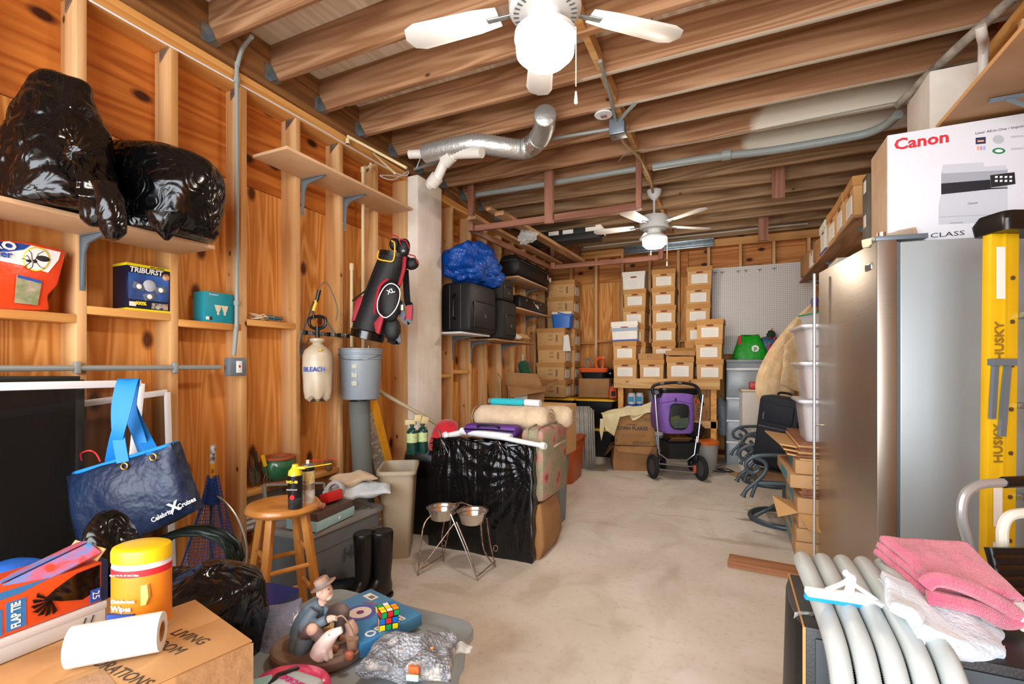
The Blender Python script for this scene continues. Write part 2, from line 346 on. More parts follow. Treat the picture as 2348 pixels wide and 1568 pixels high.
for k in range(0,6):
    y=1.183+.3985*k
    MB().add([(XP+.05,y-.0395,2.9),(XL-.01,y-.0395,2.965),(XP+.05,y-.0395,2.965),(XP+.05,y-.043,2.9),(XL-.01,y-.043,2.965),(XP+.05,y-.043,2.965)],[(0,1,2),(5,4,3),(0,3,4,1),(1,4,5,2),(2,5,3,0)]).build('nail_plate',STEEL,wl,smooth=False)
# columns
tag(MB().box(-2.98,-2.574,3.58,3.978,0,3.02).build('column',PLAST,bev=.012),'white plastered block column between the golf bag and the blue tarp','column',kind='structure')
tag(MB().box(1.064,1.47,3.58,3.978,0,3.02).build('column',PLAST,bev=.012),'cream plastered column behind the white printer carton','column',kind='structure')
# back wall
wb=tag(MB().box(-2.9,1.6,7.475,7.5,0,3.33).build('wall_back',DARK),kind='structure')
for x in (-2.9,-1.68,-.46,.76): MB().box(x,min(x+1.215,1.42),7.46,7.474,0,2.597).build('plywood_panel',PLYV,wb)
for x in (-2.9,-.56): MB().box(x,min(x+2.335,1.42),7.46,7.474,2.601,3.2).build('plywood_panel',PLYHX,wb)
for i in range(-2,8):
    x=-1.502+.4064*i; MB().box(x-.019,x+.019,YB,7.459,.04,2.968).build('stud',STUD,wb,bev=.002)
MB().box(-2.68,1.42,YB,7.459,2.969,3.007).build('top_plate',NOGX,wb); MB().box(-2.68,1.42,YB,7.459,3.008,3.07).build('top_plate',NOGX,wb); MB().box(-2.68,1.42,YB,7.459,0,.038).build('sole_plate',NOGX,wb)
for i in range(-2,7):
    x=-1.502+.4064*i; MB().box(x+.02,x+.386,YB,7.459,1.63+(i%2)*.02,1.668+(i%2)*.02).build('blocking',NOGX,wb,bev=.002)
# right wall
wr=tag(MB().box(1.432,1.45,-3,7.6,0,3.33).build('wall_right',DARK),kind='structure')
for y in (-2.5,-1.28,-.06,1.16,2.38,3.60,4.82,6.04): MB().box(1.42,1.431,y,y+1.217,0,2.437).build('plywood_panel',PLYV,wr); MB().box(1.42,1.431,y,y+1.217,2.441,3.3).build('plywood_panel',PLYH,wr)
for k in range(-7,16):
    y=1.183+.3985*k
    if k!=7: MB().box(1.285,1.419,y-.038,y,0,2.968).build('stud',STUD,wr,bev=.002)
MB().box(1.285,1.419,-2.6,3.57,2.969,3.046).build('top_plate',NOG,wr); MB().box(1.285,1.419,3.99,7.32,2.969,3.046).build('top_plate',NOG,wr)
# ceiling
ce=tag(MB().box(-2.9,1.6,-3,7.6,3.35,3.37).build('ceiling',DARK),kind='structure')
for k in range(-4,15):
    y0=-.2+.61*k
    for x in (-2.85,-.42): MB().box(x,x+2.425 if x<-1 else 1.45,y0,y0+.606,JT+.001,3.349).build('sheathing_panel',CEIL,ce)
for k in range(-8,14):
    y=1.73+.3985*k
    if y>7.3: break
    m=JOIST if k<8 else JOISTB
    if k in (3,4,5): m=JP1
    if k in (6,7): m=JP2
    o=MB().box(-2.664,1.43,y,y+.038,JB,JT).build('joist',m,ce,bev=.002)
    if k>=-2:
        x=-2.662; MB().box(x,x+.05,y-.003,y+.041,JB-.004,JB-.001).add([(x,y-.004,JB-.004),(x+.07,y-.004,JB-.004),(x,y-.004,JB+.11),(x,y-.0015,JB-.004),(x+.07,y-.0015,JB-.004),(x,y-.0015,JB+.11)],[(0,1,2),(5,4,3),(0,3,4,1),(1,4,5,2),(2,5,3,0)]).box(x,x+.003,y-.045,y-.004,JB-.004,JB+.1).build('joist_hanger',STEEL,ce,smooth=False)
    if k>=-1 and k<13: MB().box(-.75,-.712,y+.04,y+.396,JB+.012,JB+.1).build('bridging_block',PINEX,ce)
MB().box(-2.66,1.43,7.30,7.34,JB,JT).build('joist',JOISTB,ce)
# ---------------------------------------------------------------- pipes and wires on the structure
def pipe(name,P,r,mat,label,cat,group=None,fits=(),n=10,smooth=0,mf=None):
    t=T(name,label,cat,P[0],0,group); o=V(P[0]); Q=[V(p)-o for p in P]
    if smooth: Q=bez(Q,smooth)
    MB().tube(Q,r,n).build('tube',mat,t)
    for a,b in fits:
        a=V(a)-o;b=V(b)-o; MB().tube([a,b],r*1.35,n).build('fitting',mf or mat,t)
    return t
X1=XL+.022
p1=PX(543,820,X1)
pts=[PX(536,815,X1),PX(541,760,X1+.01),PX(543,690,X1),PX(543,195,X1),PX(545,150,X1+.01),PX(556,112,X1+.05),W(577,84,2.68)]
pipe('conduit',pts,.0125,PVC,'grey vertical conduit rising from the outlet box to the ceiling','conduit',smooth=6,fits=[(PX(543,690,X1),PX(543,700,X1)),(PX(543,178,X1),PX(543,190,X1))])
c=pipe('conduit',[PX(-260,846,X1),PX(505,842,X1)],.0135,PVC,'grey horizontal conduit across the left wall studs','conduit')
for x in (176,401):
    a=PX(x,843,X1); MB().cb((a-PX(-260,846,X1)),(.03,.022,.055)).build('clamp',PVC,c,bev=.004)
a=PX(539,841,XL+.03); o=T('outlet_box','grey metal outlet box with a white duplex outlet on a stud','outlet box',a)
MB().cb((0,0,0),(.05,.105,.105)).build('box',GREYM,o,bev=.006); MB().cb((.028,0,0),(.006,.1,.1)).build('cover_plate',GREYM,o,bev=.003); MB().cb((.033,.003,0),(.005,.035,.07)).build('socket',WHITE,o,bev=.002); MB().cb((.036,.003,.003),(.003,.01,.014)).build('button',REDP,o)
pipe('cable',[PX(205,0,XL+.008),PX(400,111,XL+.008),PX(689,271,XL+.008),PX(911,398,XL+.008),PX(935,392,XL+.03),PX(900,412,XL+.06),PX(872,402,XL+.05),PX(915,404,XL+.03)],.005,WHITE,'white cable stapled along the top plate of the left wall','cable',n=6,smooth=5)
pipe('pipe',[PX(797,330,XL+.03),PX(797,312,XL+.03),W(932,385,3.55)],.011,CPVC,'cream water pipe running under the rim board','pipe',fits=[(PX(797,330,XL+.03),PX(797,318,XL+.03))])
pipe('pipe',[PX(857,352,XL+.03),W(905,397,3.6)],.009,CPVC,'short cream pipe below the longer cream pipe','pipe')
pipe('pipe',[PX(832,800,XL+.02),PX(832,388,XL+.02),PX(850,382,XL+.02),PX(850,375,XL+.02)],.0125,CPVC,'tall cream pipe behind the golf bag with an elbow on top','pipe',fits=[(PX(832,396,XL+.02),PX(832,384,XL+.02)),(PX(846,384,XL+.02),PX(853,380,XL+.02))])
pipe('pipe',[PX(806,796,XL+.045),PX(806,612,XL+.045)],.0115,CPVC,'short capped cream pipe standing left of the golf bag','pipe',fits=[(PX(806,620,XL+.045),PX(806,604,XL+.045))])
# duct, drain, conduits overhead
D=3.75
dp=[W(x,y,d) for x,y,d in ((975,353,3.9),(1030,340,3.8),(1090,330,3.72),(1150,337,3.72),(1200,342,3.74),(1232,322,3.62),(1248,290,3.45),(1250,262,3.3))]
t=T('air_duct','silver flexible foil duct bending up between the joists','duct',dp[0]); q=bez([p-dp[0] for p in dp],16)
MB().tube(q,[.07+.007*(i%2) for i in range(len(q))],18).build('hose',M('foil','#d5d8d4',.42,.8,bump=(30,.4,.01)),t,ang=80)
q2=q[-40:-24]; MB().tube(q2[0:10],.08,18).build('foil_tape',M('foil_tape','#d8dad6',.2,.9,bump=(40,.8,.01)),t)
pipe('vent_pipe',[W(938,354,3.93),W(985,352,3.9)],.035,WPVC,'short white pipe end joined to the foil duct','pipe',n=16)
pipe('drain_pipe',[W(985,425,3.95),W(1000,412,3.9),W(1022,368,3.85),W(1040,354,3.8),W(1105,350,3.65)],.04,WPVC,'fat white drain pipe elbowed onto the column top','pipe',n=16,smooth=5,fits=[(W(990,422,3.93),W(1003,405,3.89)),(W(1020,372,3.85),W(1036,356,3.8))])
pipe('conduit',[WU(950,388),WU(1060,352),WU(1405,295)],.0125,PVC,'thin grey conduit running left from the ceiling junction box','conduit')
pipe('cable',[W(955,385,4.2),W(975,340,4.1),W(1000,330,4.05),W(1030,334,4.0)],.004,WHITE,'thin white wire looped beside the duct end','cable',n=6,smooth=5)
a=WU(1417,294,3.03); o=T('junction_box','grey junction box where the ceiling conduits meet','junction box',a,0)
MB().box(-.055,.055,-.05,.05,-.055,.055).build('box',GREYM,o,bev=.006); MB().box(-.058,.058,-.053,.053,-.06,-.05).build('lid',STEEL,o,bev=.004)
pipe('conduit',[WU(1412,278),WU(1400,225),WU(1376,140)],.012,PVC,'grey conduit from the junction box towards the near fan','conduit')
pipe('conduit',[WU(1422,278),WU(1436,258),WU(1456,238)],.012,PVC,'short curved grey conduit off the junction box','conduit',smooth=5)
pipe('conduit',[WU(1423,308),WU(1433,330),WU(1465,362),WU(1490,410),WU(1499,452)],.013,M('tan_conduit','#a98f62',.5),'tan curved conduit feeding the far ceiling fan','conduit',smooth=6)
pipe('drain_pipe',[WU(x,y,3.055) for x,y in ((1497,383),(1640,360),(1770,345),(1930,318),(1990,305),(2030,287),(2060,262))],.032,PVC,'thick grey pipe crossing under the joists on the right','pipe',n=14,smooth=5,fits=[(WU(1655,357,3.055),WU(1675,354,3.055))])
pipe('drain_pipe',[WU(1460,387),WU(1200,430),WU(1090,447)],.026,PVC,'grey pipe end crossing beneath the joists on the left','pipe',n=12)
pipe('cable',[WU(x,y,3.085) for x,y in ((1418,370),(1440,350),(1480,343),(1620,322),(1790,287),(2000,245),(2070,232))],.0045,M('dull_wire','#8c8676',.6),'thin cable clipped along a joist underside','cable',n=6,smooth=4)
pipe('pipe',[WU(2060,240,3.05),WU(2120,180,3.05),WU(2200,105,3.05),WU(2330,-10,3.05)],.026,M('flaking_pipe','#b8ad9c',.7,var=(9,'#6d6a62'),bump=(14,.6,.02)),'paint-spattered pipe along the right side of the ceiling','pipe',n=12)
pipe('pipe',[PY(2248,60,3.1),PY(2252,85,3.15),PY(2255,120,3.35),PY(2245,300,3.5)],.022,WPVC,'cream vertical pipe beside the right column','pipe',n=12,smooth=4)
a=WU(1384,265,3.078); o=T('smoke_detector','round white ceiling light base with red wires','fixture',a,0); MB().lathe([(.06,0),(.066,.006),(.06,.014)],28).build('plate',WHITE,o); MB().cb((0,0,-.004),(.04,.03,.012)).build('socket',M('greysock','#6d6f70',.5),o,bev=.003); MB().cb((.015,0,-.008),(.014,.012,.01)).build('wire',REDP,o)
# white tracks on back wall top and grey channel
pipe('track',[PY(1338,567,7.29),PY(1742,523,7.29),PY(1852,512,7.29)],.012,WPVC,'white conduit along the top of the back wall','conduit')
pipe('track',[PY(1325,556,7.26),PY(1742,513,7.26)],.009,STEEL,'thin silver conduit above the white one on the back wall','conduit')
a=PY(1430,575,7.24);b=PY(1637,566,7.24); t=T('door_track','grey metal channel fixed high on the back wall','rail',a); L=b.x-a.x
MB().box(0,L,-.02,.03,-.06,-.035).box(0,L,-.02,.03,.04,.06).box(0,L,.02,.03,-.06,.06).build('channel',STEEL,t,bev=.003)
for nm,px,y0,y1,w_,d in (('post',1785,290,455,26,4.55),('post',1750,440,552,20,5.9)):
    a=W(px,y1,d); h=(y1-y0)*d/FL; MB().box(-w_/2*d/FL,w_/2*d/FL,-.02,.02,0,h).build('post',REDZ,None)
    o=bpy.context.scene.collection.objects[-1]; o.location=a; o.rotation_euler=(0,0,0); o.name='hanging_post'; tag(o,'wide board hanging from a joist right of the far fan' if d<5 else 'shorter board hanging above the pegboard','post')
# ---------------------------------------------------------------- hanging timber rack
RK=T('hanging_rack','reddish timber rack hung from the joists behind the column','rack',(0,0,0))
def rb(p,q,w_,h_,m,nm,par=RK): return MB().bar(p,q,w_,h_).build(nm,m,par,bev=.002)
d1=4.3; A1=W(1080,520,4.75); B1=W(1470,478,4.15); 
A1=V((-1.95,4.1,0)); 
def rk(px,py,Y): return PY(px,py,Y)
Y1=4.30; Y2=6.35
A1=rk(1080,521,Y1); B1=rk(1470,478,Y1); z1=(A1.z+B1.z)/2; A1.z=B1.z=z1
A2=rk(1262,601,Y2); B2=rk(1522,572,Y2); z2=(A2.z+B2.z)/2; A2.z=B2.z=z1-.02
rb(A1,B1,.038,.06,REDX:=REDW,'rail'); rb(A2,B2,.038,.06,REDW,'rail'); rb(A1,A2,.038,.06,REDY,'rail')
for px,w_ in ((1080,.06),(1259,.085),(1465,.05)):
    p=rk(px,500,Y1-.04); MB().box(p.x-w_/2,p.x+w_/2,Y1-.058,Y1-.02,z1-.03 if px!=1259 else z1-.06,JB+.1).build('hanger_board',REDZ,RK,bev=.002)
for x in (A2.x+.05,B2.x-.03): MB().box(x-.03,x+.03,Y2-.058,Y2-.02,z1-.05,JB+.1).build('hanger_board',REDZ,RK,bev=.002)
zt=z1+.032
bd=lambda p,q,w_,h_,lab:(lambda o:tag(o,lab,'board'))(MB().bar(V((0,0,0)),V(q)-V(p),w_,h_).build('loose_board',BRDY))
for (xa,xb,w_,h_,lab) in ((A1.x+.12,A2.x+.1,.09,.03,'loose board on the rack, nearest the left wall'),(A1.x+.42,A2.x+.42,.1,.04,'wide loose board lying across the timber rack, second from the wall')):
    p=V((xa,Y1-.2,zt+h_/2)); q=V((xb,Y2+.1,zt+h_/2)); o=bd(p,q,w_,h_,lab); o.location=p
p=V((A1.x+.33,Y1-.25,zt+.06)); q=V((A2.x+.36,Y2,zt+.05)); o=bd(p,q,.05,.03,'thin white-tipped board on the rack between the two wide ones'); o.location=p
# long black cartons and bale on rack
for i,z in enumerate((0,.075)):
    a=V((A2.x+.05+.03*i,5.55+.03*i,zt+.05+z)); t=T('long_carton',('lower','upper')[i]+' long black carton lying on the timber rack','carton',a)
    MB().box(0,.86,-.12,.12,0,.07).build('carton_body',M('black_card','#141312',.6),t,bev=.003)
    if i: 
        for x in (.22,.4,.68): MB().box(x,x+.13,-.122,-.12,.012,.06).build('label_sheet',PAPER,t)
        MB().box(.8,.862,-.125,.125,0,.075).build('end_flap',PAPER,t)
t=T('wood_wool_bale','brown fibrous bale behind the rack boards','bale',PY(1296,597,6.5)); MB().blob((0,0,.1),(.2,.2,.12),.35,.15,9,3).build('bale',M('fibre','#8a5526',.9,bump=(60,1.,.03),var=(40,'#5a3312')),t)
o=tag(bpy.data.objects['bale'],None); 
tag(place(MB().blob((0,0,0),(.1,.06,.06),.8,.6,14,5).build('plastic_bag',M('clear_film','#d4d4cc',.2,alpha=.45,bump=(20,.8,.03))),V((A1.x+.5,Y1+.3,z1-.06))),'crumpled clear plastic bag hanging under the rack boards','bag')
# ---------------------------------------------------------------- ceiling fans
GLB=M('lit_globe','#ffefdd',.4,emit=LAMP); 
FW=M('fan_white','#dfe0dc',.35)
def fan(px,d,lab,rot,cat='fan'):
    a=W(px,840,d); t=T('ceiling_fan',lab,'ceiling fan',(a.x,a.y,2.50),rot)
    MB().lathe([(.002,.02),(.035,.0),(.085,.01),(.115,.04),(.118,.075),(.10,.10)],32).build('light_globe',GLB,t)
    MB().lathe([(.10,.10),(.124,.10),(.124,.12),(.07,.15),(.07,.19),(.13,.20),(.145,.215),(.15,.29),(.13,.33),(.05,.35)],36).build('motor_housing',FW,t)
    v=MB()
    for i in range(30):
        q=6.28318*i/30; v.at((0,0,.199),(0,0,q)); v.box(.09,.128,-.004,.004,-.003,.004)
    v.build('vent_slots',M('vent_dark','#6f7579',.6),t)
    MB().lathe([(.011,.34),(.011,.56)],12).build('downrod',FW,t); MB().lathe([(.02,.5),(.06,.54),(.075,.59),(.075,.6)],24).build('canopy',FW,t)
    for i in range(5):
        q=6.28318*i/5; b=MB(); b.at((0,0,.24),(math.radians(10),0,q)).prism([(.16,-.02),(.2,-.05),(.3,-.06),(.58,-.068),(.63,-.05),(.64,0),(.63,.05),(.58,.068),(.3,.06),(.2,.05),(.16,.02)],0,.006)
        b=MB()
        P=[(.2,-.045),(.3,-.058),(.57,-.068),(.62,-.05),(.64,0),(.62,.05),(.57,.068),(.3,.058),(.2,.045)]
        b.at((0,0,.235),(math.radians(8),0,0)); n=len(P)
        b.add([(x,y,0) for x,y in P]+[(x,y,.006) for x,y in P],[tuple(range(n-1,-1,-1)),tuple(range(n,2*n))]+[(k,(k+1)%n,n+(k+1)%n,n+k) for k in range(n)])
        o=b.build('blade',FW,t,bev=.001); o.rotation_euler=(0,0,q)
        o=MB().box(.11,.25,-.012,.012,.225,.232).build('blade_arm',STEEL,t,bev=.003); o.rotation_euler=(0,0,q)
    for s,l in ((-1,.20),(1,.30)):
        x=.1*s; MB().tube([(x*.7,-.07,.12),(x*.9,-.1,.1),(x*.9,-.1,.1-l+.07)],.0015,6).build('pull_chain',CREAM,t); MB().lathe([(.002,.1-l),(.008,.105-l),(.005,.135-l),(.003,.15-l)],10,ax=x*.9,ay=-.1).build('chain_pull',WHITE,t)
    return t
fan(1250,1.93,'white ceiling fan with lit globe nearest the camera',A+.3); fan(1500,4.95,'white ceiling fan with lit globe above the file boxes',A+.2)
# ---------------------------------------------------------------- helpers for things
class Fm:
    """camera-facing frame at a real distance: f(px,py,y) -> local point y metres further away"""
    def __init__(s,px,py,d): s.d=d; s.px=px; s.py=py; s.o=W(px,py,d)
    def __call__(s,px,py,y=0.):
        d=s.d+y; return V(((px-1174)/FL*d-(s.px-1174)/FL*s.d, y, -(py-HY)/FL*d+(s.py-HY)/FL*s.d))
def dX(px,X):
    t=(px-1174)/FL; Y=X*(C+t*S)/(t*C-S); return -S*X+C*Y
def ribbon(P,w_,th,side,mb=None):
    mb=mb or MB(); R=[]; P=[V(p) for p in P]; m=len(P)
    for i,p in enumerate(P):
        d=(P[min(i+1,m-1)]-P[max(i-1,0)]).normalized(); sd=V(side); sd=(sd-d*sd.dot(d)).normalized(); n=d.cross(sd)
        R.append([p+sd*w_/2+n*th/2,p-sd*w_/2+n*th/2,p-sd*w_/2-n*th/2,p+sd*w_/2-n*th/2])
    return mb.rings(R)
def pillow(mb,TL,TR,BR,BL,th,amp=0,fr=6,seed=0,nu=28,nv=24,edge=.12,pw=.45,dirn=None,sag=0):
    TL,TR,BR,BL=map(V,(TL,TR,BR,BL)); nrm=V(dirn) if dirn else (TR-TL).cross(BL-TL).normalized()
    def P(u,v,sg):
        p=TL*(1-u)*(1-v)+TR*u*(1-v)+BR*u*v+BL*(1-u)*v
        h=(max(0,4*u*(1-u))**pw)*(max(0,4*v*(1-v))**pw); q=p+nrm*sg*(th/2)*(edge+(1-edge)*h)
        if amp: q=q+nrm*amp*noise.noise(p*fr+V((seed,seed,0)))*(.3+h)+V((0,0,1))*amp*.5*noise.noise(p*fr*1.7+V((0,seed,3)))
        if sag: q.z-=sag*4*u*(1-u)*(1-v)
        return q
    R=[]
    for j in range(nv+1):
        v=j/nv; R.append([P(i/nu,v,1) for i in range(nu+1)]+[P(i/nu,v,-1) for i in range(nu,-1,-1)])
    return mb.rings(R)
def poly3(mb,pts,o,X,th):
    """outline given in the wall plane X -> slab of thickness th facing the room (world, minus origin o)"""
    P=[PX(x,y,X)-o for x,y in pts]; n=len(P); Q=[p+V((th,0,0)) for p in P]
    return mb.add(P+Q,[tuple(range(n)),tuple(range(2*n-1,n-1,-1))]+[((k+1)%n,k,n+k,n+(k+1)%n) for k in range(n)])
def carton(t,w_,d_,h,m,flap=True,name='carton_body',tape=True,bev=.004):
    b=MB().box(-w_/2,w_/2,-d_/2,d_/2,0,h).build(name,m,t,bev=bev)
    if tape: MB().box(-w_/2-.001,w_/2+.001,-.025,.025,h-.04,h+.0012).build('packing_tape',M('tape','#c9a878',.25,alpha=.75),t)
    return b
# ---------------------------------------------------------------- left wall shelves
def wall_shelf(lab,y0,y1,z,dep,studs,m=SHELFM,x=XL,th=.019):
    t=T('wall_shelf',lab,'shelf',(x,y0,z)); MB().box(.002,dep,0,y1-y0,0,th).build('shelf_board',m,t,bev=.002)
    for y in studs:
        y-=y0; b=MB().box(0.001,.005,y-.012,y+.012,-.25,-.002).box(.005,dep*.72,y-.012,y+.012,-.005,-.001)
        P=[(.005,-.006),(dep*.68,-.006),(dep*.6,-.016),(.05,-.04),(.02,-.08),(.010,-.235),(.005,-.235)]; n=len(P)
        b.add([(a,y-.006,c_) for a,c_ in P]+[(a,y+.006,c_) for a,c_ in P],[tuple(range(n)),tuple(range(2*n-1,n-1,-1))]+[((k+1)%n,k,n+k,n+(k+1)%n) for k in range(n)])
        b.build('bracket',GREYM,t,bev=.0015)
    return t
wall_shelf('long pale shelf under the two black bin bags',.2,1.583,1.875,.30,(.76,1.165))
wall_shelf('empty pale shelf high on the wall left of the column',2.016,3.25,2.567,.30,(2.395,2.79))
def soft(name,lab,cat,rows,d,th,base,mat,amp=.02,fr=6,seed=0,group=None,n=40,e=.8,sub=4,bz=None):
    px0=(rows[0][1]+rows[0][2])/2; mb=loft(rows,d,th,px0,base,amp,fr,seed,n,e,sub); o=mb.build(name,mat,ang=60)
    a=W(px0,base,d); o.location=a if bz is None else (a.x,a.y,bz); o.rotation_euler=(0,0,A); return tag(o,lab,cat,group)
t=T('bin_bag','tall black bin bag with a gathered knot at the left end of the shelf','bin bag',W(118,489,1.92)*1.0,A)
rows=[(487,-12,232),(475,-20,248),(440,-10,246),(400,22,236),(350,42,228),(300,60,218),(250,78,205),(215,95,194),(190,110,188),(178,116,170),(172,120,140)]
loft([r+((.34,.36,.36,.34,.32,.28,.24,.2,.16,.1,.05)[i],) for i,r in enumerate(rows)],1.92,.3,118,489,.035,7,3,56,.85,6).build('bag_body',BAG,t,ang=70)
f=Fm(118,489,1.92)
k=MB()
for i in range(12):
    a=6.28*i/12; k.tube([f(172,352,-.2),f(172+14*math.cos(a),352+14*math.sin(a),-.205),f(172+42*math.cos(a),352+48*math.sin(a),-.16)],[.012,.010,.002],6)
k.build('gathered_knot',BAG,t)
loft([(548,245,270,.03),(530,236,282,.07),(490,234,280,.09),(450,230,272,.09),(420,215,262,.06)],1.75,.08,118,489,.012,16,8).build('hanging_tail',BAG,t).location=(f(118,489,-.17))
loft([(518,205,225,.02),(505,192,240,.06),(480,190,242,.07),(455,190,235,.05)],1.75,.08,118,489,.01,16,9).build('hanging_tail',BAG,t).location=(f(118,489,-.17))
t=T('bin_bag','wide black bin bag sagging over the right end of the shelf','bin bag',W(360,541,2.25),A)
rows=[(541,262,470,.3),(520,245,480,.34),(480,238,490,.36),(440,234,500,.36),(415,232,502,.34),(390,234,498,.32),(372,240,484,.3),(356,252,440,.26),(345,268,392,.2),(338,300,350,.1)]
loft(rows,2.25,.3,360,541,.022,5,12,56,.7,6).build('bag_body',BAG,t,ang=70)
loft([(576,434,442,.01),(565,425,447,.05),(545,410,462,.1),(520,400,475,.14)],2.15,.1,360,541,.012,14,4).build('bag_corner',BAG,t).location=(0,-.15,.01)
# ---------------------------------------------------------------- goods on the blocking
X0=XL-.012
def wallbox(name,lab,cat,pa,pb,yt,yb,X,dep,zb,m,side=None):
    a=PX(pa,yb,X); b=PX(pb,yb,X); h=PX(pa,yt,X).z-PX(pa,yb,X).z; t=T(name,lab,cat,(X,a.y,zb),math.pi/2)
    w_=b.y-a.y; MB().box(0,w_,0,dep,0,h).build('carton_body',m,t,bev=.0015); return t,w_,h
t,w_,h=wallbox('light_bulb_carton','black and yellow carton of a three-head garage light','carton',290,390,600,708,XL-.004,.12,1.559,M('night_blue','#10152c',.4))
Y_=M('carton_yellow','#e9d417',.45); BL_=M('print_glow','#2f62b4',.5,var=(9,'#0c1638'))
MB().box(-.001,w_+.001,-.002,.122,h-.012,h+.001).build('yellow_band',Y_,t); MB().box(-.001,w_+.001,-.002,.122,0,.01).build('yellow_band',Y_,t)
MB().box(.008,w_-.008,-.0022,0,.055,h-.045).build('picture_panel',BL_,t)
txt(t,'TRIBURST',.036,(w_*.43,-.003,h-.03),FR,TWHITE,wide=.95,bold=.001,sh=.15); txt(t,'400%',.024,(w_*.3,-.003,.036),FR,TYEL,bold=.001); txt(t,'4000 LUMENS',.011,(w_*.68,-.003,h-.006),FR,TBLK)
MB().at((w_*.5,-.004,.13),(math.pi/2,0,0)).lathe([(.03,0),(.022,.004),(.008,.006)],20).build('lamp_picture',M('print_grey','#aeb4bd',.5),t)
for x,z in ((.26,.12),(.76,.115),(.5,.075)):
    MB().at((w_*x,-.004,z),(math.pi/2,.3 if x<.5 else -.3,0)).cb((0,0,0),(.055,.034,.003)).build('lamp_head_picture',M('print_grey2','#5c6470',.4),t,bev=.006); MB().at((w_*x,-.0062,z),(math.pi/2,0,0)).lathe([(.012,0),(.009,.001)],16).build('lens_picture',TWHITE,t)
for x,c_ in ((w_-.02,'#7a3b20'),(w_-.045,'#1d1f26'),(w_-.07,'#101010')): MB().box(x-.018,x+.008,-.0024,0,.014,.045).build('small_picture',M('pic'+c_,c_,.5,var=(60,'#c9c0b0')),t)
MB().box(.012,.04,-.0024,0,.02,.042).build('barcode',PAPER,t); MB().at((w_-.022,-.003,h-.045),(math.pi/2,0,0)).lathe([(.018,0),(.016,.001)],20).build('round_picture',M('pic_red','#8b3a24',.5,var=(50,'#d9b48a')),t)
t,w_,h=wallbox('bulb_carton','teal carton of reflector bulbs on the wall blocking','carton',469,536,668,738,XL-.004,.1,1.533,M('teal_card','#128a9a',.5))
for x in (.42,.66): MB().at((w_*x,-.001,.06),(math.pi/2,0,0)).prism([(-.02,.035),(.02,.035),(.012,.008),(.006,0),(.006,-.018),(-.006,-.018),(-.006,0),(-.012,.008)],0,.001).build('bulb_picture',M('print_cream','#d9c9ac',.5),t).rotation_euler=(-math.pi/2,0,0)
for o in [c_ for c_ in t.children if c_.name.startswith('bulb_picture')]: o.location=(0,-.002,0)
for o in [c_ for c_ in t.children if c_.name.startswith('bulb_picture')]: bpy.data.objects.remove(o)
for x in (.45,.68): MB().prism([(w_*x-.02,.1),(w_*x+.02,.1),(w_*x+.012,.072),(w_*x+.006,.062),(w_*x+.006,.044),(w_*x-.006,.044),(w_*x-.006,.062),(w_*x-.012,.072)],-.002,0).build('bulb_picture',M('print_cream','#d9c9ac',.5),t)
txt(t,'Ecosmart',.014,(w_*.3,-.002,h-.014),FR,TWHITE); MB().box(.008,.026,-.0015,0,.012,.03).build('barcode',PAPER,t); MB().box(.03,.042,-.0015,0,.012,.03).build('mark',TBLK,t)
# orange pouch
o=V(PX(60,712,XL-.02)); o.z=1.515; t=T('poison_pouch','orange and white pouch of ant killer at the left frame edge','pouch',o)
OR=M('orange_film','#e8481c',.3,bump=(12,.5,.01))
pts=[(-70,560),(0,552),(60,558),(141,577),(137,600),(122,655),(99,680),(104,713),(60,712),(0,709),(-70,706)]
poly3(MB(),pts,o,XL-.03,.045).build('pouch_body',OR,t,bev=.012)
X_=XL+.0165
poly3(MB(),[(-70,562),(0,554),(60,560),(139,578),(134,596),(110,625),(60,610),(0,598),(-70,592)],o,X_,.001).build('white_panel',TWHITE,t); X_+=.0015
poly3(MB(),[(-70,562),(0,554),(40,557),(70,562),(55,572),(20,577),(-70,575)],o,X_,.001).build('blue_panel',TBLUE,t); X_+=.0015
poly3(MB(),[(83+31*math.cos(a*.3142),594+28*math.sin(a*.3142)) for a in range(20)],o,X_,.001).build('yellow_ring',Y_,t); X_+=.0015
poly3(MB(),[(83+28*math.cos(a*.3142),594+25*math.sin(a*.3142)) for a in range(20)],o,X_,.001).build('ant_panel',TWHITE,t); X_+=.002
an=MB()
for cx,cy,r,q in ((66,598,5,.6),(80,599,4,1),(99,593,12,.55)): p=PX(cx,cy,X_)-o; an.blob(p,(.003,r*.0019,r*.0019*q),1,nu=12,nv=8)
for x,y,x2,y2,x3,y3 in ((70,597,62,585,58,588),(74,597,72,580,66,574),(80,597,88,582,100,576),(70,601,60,608,58,615),(76,601,74,612,66,618),(82,600,92,612,104,616),(62,597,54,592,50,594)): an.tube([PX(a,b,X_)-o for a,b in ((x,y),(x2,y2),(x3,y3))],.0012,5)
an.build('ant_picture',TBLK,t)
poly3(MB(),[(38,630),(96,645),(86,700),(33,694)],o,X_-.002,.002).build('photo_panel',M('photo_pic','#7d8a5c',.5,var=(30,'#b9a892')),t); poly3(MB(),[(41,630),(96,644),(95,650),(40,636)],o,X_,.001).build('photo_band',TBLUE,t)
p=PX(8,562,X_+.001)-o; txt(t,'RO',.045,p,(math.pi/2,math.radians(0),math.pi/2),TWHITE,wide=1.2,bold=.002); p=PX(8,582,X_+.001)-o; txt(t,'ller',.04,p,RR,TBLUE,bold=.001)
